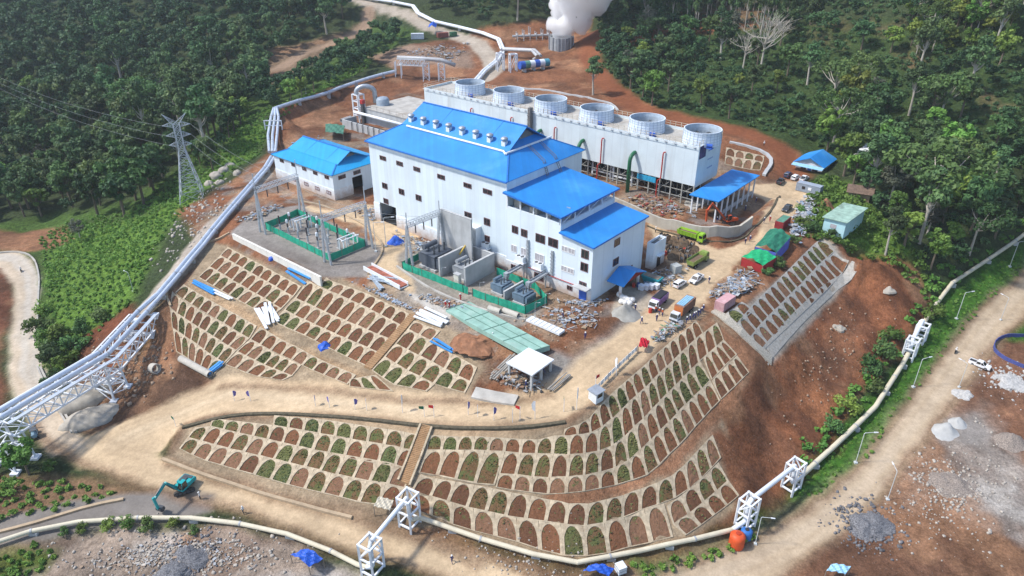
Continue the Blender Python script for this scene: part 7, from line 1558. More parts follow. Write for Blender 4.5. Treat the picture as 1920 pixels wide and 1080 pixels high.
o = thing('cube_tank', 'white cube tank beside the blue shelter under the cream pipeline', 'water tank', tuple(G(1163, 1072)), .4); b = MB(); b.box(-.6, .6, -.6, .6, .1, 1.3); b.build('tank_body', WSHEET, o); b = MB()
for z in (.2, .7, 1.25): [b.bar(a, c, .05) for a, c in (((-.63, -.63, z), (.63, -.63, z)), ((.63, -.63, z), (.63, .63, z)), ((.63, .63, z), (-.63, .63, z)), ((-.63, .63, z), (-.63, -.63, z)))]
b.build('cage', STEEL, o)
bag = MB(); bag.lathe([(.01, 0), (.5, .02), (.68, .35), (.7, .7), (.55, 1.0), (.2, 1.12), (.01, 1.1)], (0, 0, 0), 12); bag0 = None
for i, (x, y) in enumerate(((1161, 556), (1166, 561), (1172, 563), (1178, 566), (1185, 566), (1165, 569), (1180, 572), (1172, 571))):
    if bag0 is None: bag0 = bag.build('jumbo_bag', mat('white_bag', (.70, .69, .66), .8, var=.1), None, smooth=True); bag0.location = G(x, y); bag0.scale = (.8,) * 3; tag(bag0, 'white jumbo bag in the cluster beside the grey sand heap', 'jumbo bag', 'white jumbo bags')
    else: c = bag0.copy(); C.objects.link(c); c.location = G(x, y); c.rotation_euler = (0, 0, i)
dr = thing('cable_drum', 'brown cable drum in the crowded drum pile beside the white annexe', 'cable drum', (0, 0, -200), 0, 'cable drums beside the annexe'); b = MB(); b.tube([(0, -.5, 0), (0, .5, 0)], .55, 14); b.build('coil', STEELD, dr)
for s in (-1, 1): b = MB(); b.tube([(0, s * .5, 0), (0, s * .62, 0)], 1.0, 18); b.build('flange', mat('drum_wood', (.21, .15, .10), .85, var=.4), dr)
k = 0
for i in range(7):
    for j in range(5):
        x = 1243 + i * 9 + j * 4 + rr.uniform(-2, 2); y = 447 + i * 2.5 + j * 10 + rr.uniform(-2, 2)
        if x + (y - 447) * .0 > 1310 or y > 496: continue
        g = G(x, y, .65); o = dr if k == 0 else dup(dr, g, 0); o.location = g; o.rotation_euler = (0, rr.uniform(0, 3), rr.uniform(0, 3.1)); o.scale = (rr.uniform(.55, .8),) * 3; k += 1
for x, y, c, lab in ((1248, 478, 'red_drum', 'red barrel in front of the cable drums'), (1283, 472, 'red_drum', 'red barrel among the far cable drums'), (1188, 538, 'red_drum', 'red barrel beside the blue porch'), (1197, 538, 'blue_drum', 'blue barrel beside the blue porch'), (1219, 586, 'red_drum', 'orange red barrel standing near the truck cabs')):
    o = thing('barrel', lab, 'barrel', tuple(G(x, y)), 0, 'barrels'); o.scale = (.75,) * 3; b = MB(); b.lathe([(.42, 0), (.44, .35), (.41, .4), (.44, .75), (.42, 1.1), (.01, 1.1)], (0, 0, 0), 14); b.build('shell', mat(c, (.5, .05, .03) if c[0] == 'r' else (.03, .1, .35), .5), o); b = MB(); b.lathe([(.4, 1.1), (.43, 1.14), (.38, 1.14)], (0, 0, 0), 14); b.build('rim', STEELD, o)
o = thing('skip', 'turquoise metal skip beside the blue porch', 'skip', tuple(G(1222, 530)), PROT); b = MB(); b.hexa([(-1.4, -.7, .1), (1.4, -.7, .1), (1.4, .7, .1), (-1.4, .7, .1), (-1.9, -.95, 1.4), (1.9, -.95, 1.4), (1.9, .95, 1.4), (-1.9, .95, 1.4)]); b.build('skip_body', mat('turquoise_skip', (.03, .30, .34), .6, var=.2), o); b = MB(); b.box(-1.6, 1.6, -.7, .7, 1.403, 1.5); b.build('contents', RUST, o)
o = thing('grey_crate', 'grey machine crate on the muddy ground below the cable drums', 'crate', tuple(G(1266, 512)), .5); b = MB(); b.box(-.8, .8, -.8, .8, .2, 1.8); b.build('crate_body', mat('grey_cover', (.38, .40, .38), .8), o); b = MB(); [b.box(-.9 + i * .8, -.7 + i * .8, -.85, .85, 0, .197) for i in range(3)]; b.build('skid', WOOD, o)
for i in range(4): o = thing('grey_crate', 'small white crate in the row behind the white porch kerb', 'crate', tuple(G(1203 + i * 9, 543 - i * .6)), PROT, 'white crates by the porch'); b = MB(); b.box(-.5, .5, -.5, .5, .05, .95); b.build('crate_body', mat('white_cover', (.62, .64, .66), .8), o); b = MB(); b.box(-.55, .55, -.55, .55, .953, 1.02); b.build('crate_lid', STEELW, o)
EROCK = mat('earth_stone', (.33, .24, .17), .95, var=.3)
GROCK = mat('dusty_stone', (.40, .36, .31), .95, var=.3)
# scrap heaps nobody could count
def scrap(name, label, px, n, size, cols, seed, lift=.6):
    rg = np.random.default_rng(seed); P = np.array([G(x, y)[:2] for x, y in px]); b = MB(); k = 0; n = int(n * 1.7); size *= .66
    while k < n:
        w = rg.dirichlet(np.ones(len(P)) * .8); q = w @ P; z = float(zt(q[0], q[1])); s = size * rg.uniform(.3, 1.2); a = rg.uniform(0, 3.1)
        t = rg.random(); L, Wd, Hh = (s * 2.4, s * .16, s * .12) if t < .45 else ((s * 1.3, s * .9, .06) if t < .7 else (s * .7, s * .5, s * .45))
        c = np.array([q[0], q[1], z + rg.uniform(.05, lift)]); d = np.array([math.cos(a), math.sin(a), rg.uniform(-.18, .18)]); b.m = int(rg.integers(len(cols))); b.bar(c - d * L / 2, c + d * L / 2, Wd, Hh); k += 1
    o = b.build(name, cols, None); return tag(o, label, 'scrap heap', 'scrap heaps', 'stuff')
SCR = [mat('scrap_grey', (.36, .37, .38), .7, var=.3), mat('scrap_white', (.46, .47, .47), .7, var=.3), mat('scrap_wood', (.30, .22, .14), .9, var=.3), mat('scrap_steel_blue', (.26, .33, .42), .7, var=.3), mat('scrap_rust', (.24, .15, .10), .9, var=.3), STEEL, mat('scrap_brown', (.33, .24, .17), .9, var=.3)]
scrap('scrap_heap', 'scrap metal and boards strewn between the tents and the pink container', ((1340, 545), (1395, 495), (1440, 520), (1420, 545), (1385, 562), (1350, 570), (1310, 560)), 420, 1.3, SCR, 1, 1.0)
scrap('scrap_heap', 'pale rubble and sheets strewn along the haul road edge near the parked dark pickup', ((1490, 370), (1530, 372), (1540, 400), (1510, 425), (1500, 470), (1470, 455), (1488, 420)), 320, 1.2, [SCR[0], SCR[1], SCR[1], SCR[3]], 2, 1.1)
scrap('scrap_heap', 'scaffold tubes and timber strewn in the tower yard before the retaining wall', ((1160, 360), (1220, 360), (1300, 395), (1330, 410), (1290, 425), (1210, 400), (1150, 375)), 260, 1.3, [SCR[2], SCR[4], STEEL, mat('scrap_red', (.34, .08, .06), .8), SCR[0], SCR[2], SCR[4]], 3, .6)
scrap('scrap_heap', 'planks and sheets strewn round the cable drums', ((1225, 500), (1300, 500), (1290, 530), (1240, 545), (1200, 545), (1210, 520)), 150, 1.0, SCR, 4, .5)
scrap('scrap_heap', 'boards and offcuts strewn in front of the transformer bay and the ramp', ((1000, 570), (1110, 565), (1150, 590), (1130, 620), (1040, 640), (1010, 600)), 110, 1.0, SCR, 5, .3); scrap('scrap_heap', 'loose material round the end of the truck row above the ramp', ((1215, 640), (1260, 600), (1290, 605), (1260, 625), (1225, 650)), 130, 1.0, SCR + [mat('scrap_green', (.03, .25, .12), .7)], 6, .8)
scrap('scrap_heap', 'loose steel and boards strewn along the back of the workshop', ((540, 270), (600, 250), (660, 290), (680, 300), (560, 290)), 140, 1.2, SCR, 7, .6); scrap('scrap_heap', 'timber and bars under the far end of the switchyard', ((430, 420), (500, 390), (540, 385), (480, 415)), 120, 1.1, SCR, 8, .7); scrap('scrap_heap', 'broken stone and sheets on the bottom left rubble yard', ((60, 1060), (200, 1010), (420, 1000), (580, 1040), (500, 1078), (200, 1078)), 420, .55, [SCR[0], SCR[6], GROCK, GRAV2, ROCK], 9, .2); scrap('scrap_heap', 'timber and sheets strewn round the white canopy', ((900, 700), (960, 690), (1040, 730), (1010, 745), (940, 725)), 130, 1.1, [SCR[2], SCR[0], STEELD, SCR[4]], 10, .6)
scrap('scrap_heap', 'loose debris beside the steps of the far upper site', ((740, 115), (800, 85), (880, 80), (860, 120)), 150, 1.6, SCR, 11, .8)
scrap('scrap_heap', 'building material strewn between the workshop and the tall hall', ((690, 395), (720, 405), (705, 425), (640, 395), (700, 385)), 90, 1.0, SCR, 21, .6); scrap('scrap_heap', 'bars and boards strewn between the kerb and the green slab', ((760, 555), (830, 578), (900, 590), (880, 572), (800, 550)), 90, .9, SCR, 22, .3); scrap('scrap_heap', 'timber offcuts strewn over the ground by the corner of the transformer bay', ((720, 430), (790, 445), (830, 470), (770, 480)), 90, .9, SCR, 23, .4); scrap('scrap_heap', 'steel and timber strewn along the foot of the white control block', ((1000, 560), (1060, 575), (1120, 575), (1150, 560), (1110, 572)), 80, .9, SCR, 24, .4); scrap('scrap_heap', 'loose sheets strewn on the ledge below the switchyard and lane', ((640, 520), (700, 540), (760, 575), (830, 610), (790, 590)), 130, .9, SCR, 25, .3)
# loose stones on the bare ground
EROCK = mat('earth_stone', (.33, .24, .17), .95, var=.3)
GROCK = mat('dusty_stone', (.40, .36, .31), .95, var=.3)
def stones(label, px, n, size, m, seed):
    rg = np.random.default_rng(seed); P = np.array([G(x, y)[:2] for x, y in px]); V = []; Q = []
    base = np.array([[-1, -1, -.6], [1, -1, -.6], [1, 1, -.6], [-1, 1, -.6], [-.6, -.7, .7], [.7, -.5, .8], [.5, .7, .6], [-.7, .6, .75]]); fq = np.array([[3, 2, 1, 0], [4, 5, 6, 7], [0, 1, 5, 4], [1, 2, 6, 5], [2, 3, 7, 6], [3, 0, 4, 7]])
    for k in range(n):
        q = rg.dirichlet(np.ones(len(P)) * .55) @ P + rg.normal(0, 2.2, 2); s = size * .62 * rg.uniform(.3, 1) ** 2 * rg.uniform(.7, 1.2, 3); a = rg.uniform(0, 6.28); R = np.array([[math.cos(a), -math.sin(a)], [math.sin(a), math.cos(a)]]); v = base * s + rg.normal(0, .12, (8, 3)) * s; v[:, :2] = v[:, :2] @ R.T; V.append(v + [q[0], q[1], float(zt(q[0], q[1])) + s[2] * .2]); Q.append(fq + 8 * k)
    return tag(np_mesh('loose_stones', np.vstack(V), np.vstack(Q), m), label, 'stones', 'loose stones', 'stuff')
stones('pale stones scattered over the red earth bank on the right', ((1450, 690), (1560, 620), (1650, 500), (1720, 560), (1640, 680), (1540, 800), (1420, 900)), 200, .4, EROCK, 1); stones('stones scattered in the dark gully under the truss bridge', ((150, 640), (250, 600), (320, 660), (330, 710), (230, 770), (190, 740)), 320, .6, EROCK, 2); stones('stones scattered over the right yard', ((1620, 1000), (1720, 860), (1880, 760), (1920, 900), (1880, 1060), (1650, 1075)), 420, .4, GROCK, 3); stones('stones scattered on the bottom rubble yard', ((60, 1060), (200, 1000), (420, 1000), (600, 1040), (640, 1078), (200, 1078)), 520, .45, GROCK, 4); stones('stones scattered on the rocky strip beside the twin pipeline', ((300, 440), (380, 350), (440, 330), (420, 400), (340, 490), (290, 540)), 260, .7, GROCK, 5); stones('stones scattered on the verge between pipeline and lower road', ((760, 1000), (900, 1030), (1080, 1075), (1250, 1050), (1100, 1090), (900, 1060)), 240, .35, GROCK, 6); stones('stones scattered over the red ground in front of the white block', ((1000, 640), (1150, 590), (1050, 560), (900, 640), (880, 660)), 240, .4, EROCK, 7)
stones('dark broken stones spilling round the dark gravel heap beside the lamp post', ((1598, 975), (1620, 950), (1655, 985), (1640, 1015), (1600, 1005)), 420, .5, mat('dark_stone', (.16, .16, .17), .9, var=.5), 11); stones('brown broken stones spilling round the heap on the grey slurry', ((1745, 905), (1780, 885), (1815, 905), (1790, 925), (1755, 922)), 380, .42, GROCK, 12); stones('dark broken stones spilling round the two heaps on the bottom rubble yard', ((300, 1070), (330, 1035), (375, 1030), (385, 1055), (350, 1078)), 420, .4, mat('dark_stone', (.16, .16, .17), .9), 13); stones('white broken lumps round the rubble by the right-hand pickup', ((1855, 705), (1885, 690), (1925, 700), (1920, 735), (1870, 730)), 300, .5, WRUB, 14)
# blue net ring on the right yard and barrier along the ramp
b = ribbon(GL([(1925, 632), (1895, 630), (1872, 634), (1860, 648), (1862, 662), (1880, 674), (1905, 686), (1930, 694)]), (.12), .75, 1.5, -.1); tag(b.build('net_ring', mat('blue_net', (.07, .09, .28), .8, var=.35, scale=4)), 'blue net barrier ringing a patch of bare soil at the right edge', 'net barrier')
bar = thing('ramp_barrier', 'white board barrier along the outer edge of the ramp', 'barrier', tuple(G(1160, 690))); b = MB(); pb = GL([(1118, 735), (1140, 712), (1160, 692), (1178, 675), (1194, 660)])
for a, c in zip(pb[:-1], pb[1:]): n = 3; [b.sheet([a + (c - a) * i / n + (0, 0, .35), a + (c - a) * (i + .85) / n + (0, 0, .35), a + (c - a) * (i + .85) / n + (0, 0, 1.15), a + (c - a) * i / n + (0, 0, 1.15)], .05) for i in range(n)]
b.build('board', WSHEET, bar, world=True); [MB().box(p[0] - .06, p[0] + .06, p[1] - .06, p[1] + .06, p[2] - .2, p[2] + 1.25).build('post', STEEL, bar, world=True) for p in pb]
o = thing('guard_booth', 'small grey guard booth at the outer bend of the ramp', 'booth', tuple(G(1117, 748)), .7); b = MB(); b.box(-.8, .8, -.8, .8, -.2, 1.7); b.build('booth_wall', WSHEET, o); b = MB(); b.sheet([(-1, -1, 1.72), (1, -1, 1.8), (1, 1, 1.8), (-1, 1, 1.72)], .08); b.build('booth_roof', STEEL, o); b = MB(); b.box(-.5, .5, -.86, -.803, .8, 1.4); b.build('window', GLASS, o)
FLG = [mat('white_flag', (.7, .7, .72), .8), mat('purple_flag', (.16, .13, .38), .8), mat('red_flag', (.5, .03, .03), .8), mat('green_flag', (.02, .12, .06), .8)]
for i, (x, y, c, hh) in enumerate(((592, 762, 1, 2.6), (618, 764, 1, 2.6), (666, 768, 1, 2.6), (688, 770, 1, 2.8), (755, 774, 0, 4.2), (796, 782, 3, 2.6), (814, 782, 2, 2.8), (878, 778, 1, 3.0), (896, 782, 1, 2.8), (926, 788, 1, 3), (961, 792, 0, 3.2), (975, 788, 2, 3.2), (1003, 786, 0, 4.2), (1057, 772, 3, 3), (1081, 768, 0, 5.0), (1116, 730, 2, 3.2), (1155, 705, 0, 4.2), (470, 752, 1, 2.6), (440, 752, 1, 2.6), (330, 800, 3, 2.4))):
    o = thing('flag_pole', ['white feather flag', 'purple strip flag', 'red flag', 'dark green flag'][c] + ' on a thin pole along the dirt ramp', 'flag', tuple(G(x, y)), rr.uniform(0, 3), ['white ramp flags', 'purple ramp flags', 'red ramp flags', 'green ramp flags'][c]); hh *= FK; b = MB(); b.tube([(0, 0, -.2), (0, 0, hh)], .035, 6); b.build('pole', STEELW, o)
    b = MB(); w = .55; b.sheet([(.04, 0, hh * .45), (w * .7, .06, hh * .5), (w, .12, hh * .8), (w * .5, .05, hh), (.04, 0, hh)] if c < 2 else [(.04, 0, hh - .6), (.8, .1, hh - .55), (.8, .12, hh - .05), (.04, 0, hh)], .02); b.build('cloth', FLG[c], o)
# ------------------------------------------------------------------ vegetation
BARK = mat('bark', (.16, .125, .09), .9, var=.3, scale=3); BARKP = mat('pale_bark', (.42, .38, .32), .85, var=.2, scale=3)
LEAF = {'dark': leaf_mat('leaf_dark', (.036, .080, .032), (.108, .185, .062)), 'mid': leaf_mat('leaf_mid', (.042, .092, .028), (.115, .190, .050)), 'bright': leaf_mat('leaf_bright', (.075, .160, .026), (.180, .290, .056)), 'lime': leaf_mat('leaf_lime', (.12, .17, .025), (.24, .28, .06)), 'fern': leaf_mat('leaf_fern', (.10, .19, .030), (.21, .33, .07)), 'grey': leaf_mat('leaf_grey', (.07, .085, .055), (.16, .17, .12))}  # the dark set also carries the cloud shade over the upper forest
def leaves(rg, centers, radii, per, size, squash=.75, up=.35):
    "leaf sprays over the clumps of a crown: returns verts, quads, tint"
    n = len(centers) * per; ci = np.repeat(np.arange(len(centers)), per)
    d = rg.normal(size=(n, 3)); d[:, 2] += .25; d /= np.linalg.norm(d, axis=1)[:, None]
    rr_ = radii[ci] * rg.uniform(.55, 1.08, n); p = centers[ci] + d * rr_[:, None] * np.array([1, 1, squash])
    nrm = d + rg.normal(size=(n, 3)) * .55 + np.array([0, 0, up]); nrm /= np.linalg.norm(nrm, axis=1)[:, None]
    a = np.cross(nrm, rg.normal(size=(n, 3))); a /= np.linalg.norm(a, axis=1)[:, None]; b_ = np.cross(nrm, a)
    s = size * rg.uniform(.6, 1.35, n)[:, None]; a = a * s; b_ = b_ * s * .62
    V = np.stack([p - a * .9, p - b_ - a * .1, p + a, p + b_ + a * .1], 1).reshape(-1, 3)
    ct = rg.uniform(0, 1, len(centers)); t = np.clip(ct[ci] * .55 + rg.uniform(0, .45, n), 0, 1)
    return V, np.arange(4 * n).reshape(-1, 4), np.repeat(t, 4)
def crown_spec(rg, kind, h):
    if kind == 'dome': n = 24; R = h * .34; th = h * .45; c = rg.normal(size=(n, 3)); c /= np.linalg.norm(c, axis=1)[:, None]; c *= rg.uniform(.35, .95, n)[:, None]; c = c * [R, R, h * .30] + [0, 0, h * .66]; r = rg.uniform(.20, .34, n) * R
    elif kind == 'tall': n = 20; R = h * .22; c = rg.normal(size=(n, 3)); c /= np.linalg.norm(c, axis=1)[:, None]; c *= rg.uniform(.3, 1, n)[:, None]; c = c * [R, R, h * .25] + [0, 0, h * .74]; r = rg.uniform(.3, .5, n) * R
    elif kind == 'umbrella': n = 22; R = h * .55; a = rg.uniform(0, 6.28, n); q = np.sqrt(rg.uniform(0, 1, n)) * R; c = np.stack([q * np.cos(a), q * np.sin(a), h * (.93 - .22 * (q / R) ** 2) + rg.normal(0, .25, n)], -1); r = rg.uniform(.16, .27, n) * R
    elif kind == 'bush': n = 12; R = h * .62; c = rg.normal(size=(n, 3)); c /= np.linalg.norm(c, axis=1)[:, None]; c *= rg.uniform(.3, .9, n)[:, None]; c = c * [R, R, h * .38] + [0, 0, h * .45]; r = rg.uniform(.28, .45, n) * R
    else: n = 16; R = h * .3; c = rg.normal(size=(n, 3)); c /= np.linalg.norm(c, axis=1)[:, None]; c = c * [R, R, h * .28] + [0, 0, h * .7]; r = rg.uniform(.25, .4, n) * R
    return c, r
def make_tree(kind, h, leaf, seed, per=80, size=.38, bark=None, bare=False):
    rg = np.random.default_rng(seed); c, r = crown_spec(rg, kind, h); b = MB()
    tr_ = h * .022 + .05; top = np.array([rg.normal(0, .02) * h, rg.normal(0, .02) * h, h * (.62 if kind != 'bush' else .4)])
    b.tube([(0, 0, -.8), (0, 0, .1), top * [.5, .5, .5], top], tr_ * 1.25, 7, True, tr_ * .55)
    for i in range(len(c) if bare else min(len(c), 11)):
        st_ = top * rg.uniform(.55, 1.0); mid = (st_ + c[i]) / 2 + np.array([0, 0, -.04 * h]); b.tube([st_, mid, c[i]], tr_ * .42, 5, False, .03)
        if bare:
            for q in range(7):
                d = rg.normal(size=3) * r[i] * .9; d[2] = abs(d[2]); b.tube([c[i] * .7 + mid * .3, c[i] + d], .05, 3, False, .015)
    t = thing('tree', 'tree', 'tree', (0, 0, -300)); b.build('trunk', bark or BARK, t)
    if not bare: V, Q, T = leaves(rg, c, r, per, size); np_mesh('crown', V, Q, LEAF[leaf], T, t)
    return t
def inworld(P, n, seed, spacing):
    P = np.array([p[:2] for p in P]); rg = np.random.default_rng(seed); lo, hi = P.min(0), P.max(0); out = []; grid = {}
    for q in rg.uniform(lo, hi, (n, 2)):
        c = False
        for a, b in zip(P, np.roll(P, -1, 0)):
            if (a[1] > q[1]) != (b[1] > q[1]) and q[0] < (b[0] - a[0]) * (q[1] - a[1]) / (b[1] - a[1]) + a[0]: c = not c
        if not c: continue
        k = (int(q[0] // spacing), int(q[1] // spacing))
        if any(np.hypot(*(q - o)) < spacing for i in (-1, 0, 1) for j in (-1, 0, 1) for o in grid.get((k[0] + i, k[1] + j), ())): continue
        grid.setdefault(k, []).append(q); out.append(q)
    return out
PROTO = {'dome': [make_tree('dome', 10, 'dark', 100 + i) for i in range(4)] + [make_tree('dome', 10, 'mid', 110 + i) for i in range(2)], 'tall': [make_tree('tall', 14, 'dark', 120 + i, 75, .38, BARKP) for i in range(2)], 'umbrella': [make_tree('umbrella', 11, 'mid', 130 + i, 80, .32, BARKP) for i in range(2)],
         'bush': [make_tree('bush', 3.2, 'bright', 140, 60, .2), make_tree('bush', 3.2, 'mid', 141, 60, .2)], 'lime': [make_tree('dome', 9, 'lime', 150, 80, .36)], 'bright': [make_tree('dome', 9, 'bright', 151 + i, 80, .36) for i in range(2)], 'grey': [make_tree('dome', 9, 'grey', 160, 55, .3, BARKP)], 'bare': [make_tree('umbrella', 12, 'grey', 170 + i, 0, .4, BARKP, True) for i in range(2)]}
PALL = [o for v in PROTO.values() for o in v]
NAMES = {'bush': 'shrub', 'bare': 'bare_tree', 'tall': 'slim_tree'}
def place(kind, p, sc_, label, group=None, rz=None, cat=None):
    src = random.choice(PROTO[kind]); o = dup(src, (p[0], p[1], float(zt(p[0], p[1])) - .1), random.uniform(0, 6.28) if rz is None else rz, label, group, (sc_ * random.uniform(.9, 1.1), sc_ * random.uniform(.9, 1.1), sc_ * random.uniform(.9, 1.15)))
    o.name = NAMES.get(kind, 'tree'); o['category'] = cat or ('shrub' if kind == 'bush' else 'tree'); return o
for x in range(1245, 1480, 11):
    for y in (8, 24, 40, 54):
        if random.random() < .55: o = place('tall', G(x + random.uniform(-5, 5), y + random.uniform(-6, 6)), random.uniform(.7, 1.0), 'tall slim tree in the open stand of pale trunks on the top ridge', 'trees of the open stand on the top ridge'); o.scale[0] *= .55; o.scale[1] *= .55
for i in range(46): place(random.choice(('bright', 'lime', 'bright', 'umbrella')), G(1700 + random.uniform(0, 240), random.uniform(4, 120)), random.uniform(.5, .9), 'yellow-green tree coloured as sunlit on the bright clearing in the top right corner', 'trees of the bright top right clearing')  # sunlit patch put into the leaf colour by choosing brighter leaf kinds
# single trees one can point to
def at(x, y, kind, s, label): return place(kind, G(x, y), s, label)
at(1393, 128, 'bare', .95, 'left of the two white leafless trees on the coffee hillside'); at(1425, 136, 'bare', 1.3, 'right and larger of the two white leafless trees on the coffee hillside')
at(1370, 82, 'grey', 1.2, 'pale greyish spreading tree behind the white leafless trees'); at(1587, 222, 'lime', 1.5, 'yellow-green round tree standing out on the coffee hillside'); at(1384, 172, 'lime', .62, 'small yellow-green tree alone among the coffee rows')
at(1222, 198, 'bright', 1.25, 'dense bright green tree at the edge of the red road behind the fan tower'); at(1558, 200, 'umbrella', 1.2, 'spreading flat-crowned tree with a visible trunk left of the yellow-green tree'); at(1760, 232, 'umbrella', 1.3, 'flat-topped tree on the upper right hillside clearing')
at(1655, 300, 'dome', 1.15, 'dark rounded tree right behind the white-roofed forest house'); at(1550, 285, 'bright', 1.2, 'bright green tree overhanging the small blue-roofed house'); at(1735, 420, 'umbrella', 1.9, 'largest spreading tree with pale forked trunk in the right forest'); at(1600, 345, 'bright', 1.0, 'round green tree above the brown wooden hut')
at(1112, 178, 'tall', 1.0, 'slim pale-trunked tree alone on the red road bank'); at(1660, 478, 'tall', .75, 'thin pale tree on the rim of the red earth bank'); at(655, 108, 'umbrella', .75, 'feathery dark tree beside the bare track at the upper left'); at(152, 452, 'grey', .7, 'olive round tree beside the bare strip above the left hairpin')
at(55, 890, 'bright', .85, 'bright green tree beside the foot of the truss bridge tower'); at(118, 655, 'bright', .72, 'dark green tree clump overhanging the left road'); at(100, 700, 'dome', .62, 'dark tree next to the red cut above the left road'); at(1745, 600, 'bush', 1.6, 'big shrub beside the twin pipeline frames'); at(430, 225, 'bright', 1.25, 'yellowish bamboo-like clump above the pylon')
FOREST_L = GL([(-260, 20), (-60, -10), (300, -14), (640, -12), (655, 40), (560, 92), (490, 130), (500, 200), (460, 228), (400, 320), (330, 318), (300, 370), (215, 415), (110, 400), (-60, 425), (-260, 420)])
FOREST_L2 = GL([(560, 155), (640, 110), (700, 70), (745, 62), (750, 90), (640, 158), (560, 190), (500, 215), (490, 180)])
FOREST_R = GL([(1130, -10), (1500, -12), (2000, -12), (2050, 330), (1920, 420), (1800, 500), (1700, 470), (1640, 400), (1610, 320), (1570, 280), (1400, 235), (1210, 195), (1135, 130)])
FOREST_RD = GL([(1520, 262), (1600, 245), (1760, 250), (2050, 240), (2050, 420), (1900, 430), (1790, 500), (1735, 520), (1690, 470), (1640, 400), (1580, 330)])
FOREST_T = GL([(785, -12), (1120, -12), (1090, 30), (1010, 35), (930, 50), (850, 40), (800, 20)]); FOREST_T2 = GL([(1120, 20), (1300, 20), (1300, 110), (1180, 180), (1125, 110)])
cand = []
def grow(P, n, seed, sp, mix, smin, smax, zone):
    for q in inworld(P, n, seed, sp):
        kinds = list(mix); k = random.choices(kinds, [mix[x] for x in kinds])[0]; cand.append((q, k, random.uniform(smin, smax), zone))
grow(FOREST_L, 9000, 1, 4.6, {'dome': 10, 'tall': 1.6, 'bright': .8, 'grey': .3, 'umbrella': .5}, .5, 1.5, 'left'); grow(FOREST_L2, 900, 2, 4.2, {'dome': 6, 'bright': 3}, .55, 1.0, 'left')
grow(FOREST_R, 4200, 3, 7.6, {'dome': 8, 'tall': 1.5, 'bright': 2.2, 'umbrella': 1.6, 'grey': .5, 'bare': .08, 'lime': .3}, .45, 1.2, 'right'); grow(FOREST_RD, 2600, 4, 5.4, {'dome': 8, 'bright': 2.5, 'tall': 2.0, 'umbrella': 1.2, 'grey': .4}, .55, 1.3, 'edge')
grow(FOREST_T, 1500, 5, 5.5, {'dome': 5, 'tall': 3, 'bright': 1}, .7, 1.25, 'top'); grow(FOREST_T2, 1500, 6, 5.0, {'dome': 6, 'tall': 2.5, 'bright': 1, 'grey': .7}, .6, 1.1, 'top')
cand.sort(key=lambda c: np.hypot(*c[0]) / c[2])
LAB = {('dome', 'left'): 'dark rounded broadleaf tree in the dense forest left of the pylon and plant', ('dome', 'right'): 'dark rounded tree among the coffee rows on the right hillside', ('dome', 'edge'): 'dark broadleaf tree in the thick wood beside the blue-roofed house and red bank', ('dome', 'top'): 'dark rounded tree in the wood around the steam plume'}
ADJ = {'tall': 'slim pale-trunked tree', 'bright': 'fresh green leafy tree', 'grey': 'greyish thin-leaved tree', 'umbrella': 'flat-crowned spreading tree', 'bare': 'leafless pale tree', 'lime': 'yellow-green tree'}; ZONE = {'left': 'in the dense forest left of the plant', 'right': 'among the coffee rows on the right hillside', 'edge': 'in the thick wood beside the red bank', 'top': 'in the wood around the steam plume'}
rest = []; count = {}
for q, k, s, zone in cand:
    u = Vector((q[0], q[1], float(zt(*q)))) - Vector((0, 0, H)); fw = u.y * CP - u.z * SP; px = 960 + F * u.x / fw; py_ = 540 - F * (u.y * SP + u.z * CP) / fw
    inside = -30 < px < 1950 and py_ > -10
    if inside and sum(v for q_, v in count.items() if q_ not in ('tall', 'bare')) < 225:
        count[k] = count.get(k, 0) + 1; lab = LAB.get((k, zone)) or ADJ[k] + ' ' + ZONE[zone]; place(k, q, s, lab, lab.split(' tree')[0] + ' trees ' + ZONE[zone])
    else: rest.append((q, k, s))
# the mass of the forest beyond the nearest trees
def mesh_arrays(o):
    me = o.data; v = np.empty(len(me.vertices) * 3, np.float32); me.vertices.foreach_get('co', v); return v.reshape(-1, 3)
def mass(name, label, items, leafmat, size, per, lod=1.0):
    Vs, Qs, Ts, n0 = [], [], [], 0
    for i, (q, k, s) in enumerate(items):
        rg = np.random.default_rng(i * 7 + 13); kk = 'tall' if k == 'tall' else ('umbrella' if k in ('umbrella', 'bare') else ('bush' if k == 'bush' else 'dome')); h = {'tall': 14, 'umbrella': 11, 'bush': 3.2}.get(kk, 10) * s
        c, r = crown_spec(rg, kk, h); c = c[::2]; r = r[::2] * 1.3; V, Q, T = leaves(rg, c, r, per, size * (s if kk != 'bush' else 1)); base = rg.uniform(0, 1) ** 1.6 + {'bright': .35, 'lime': .6, 'grey': .3}.get(k, 0)
        V = V + [q[0], q[1], float(zt(*q)) - .1]; Vs.append(V); Qs.append(Q + n0); n0 += len(V); Ts.append(np.clip(T * .5 + base * .6 - .12, 0, 1.3))
    return tag(np_mesh(name, np.vstack(Vs), np.vstack(Qs), leafmat, np.concatenate(Ts)), label, 'forest', None, 'stuff')
mass('forest', 'distant forest trees covering the far hillsides', rest, LEAF['dark'], .55, 46)
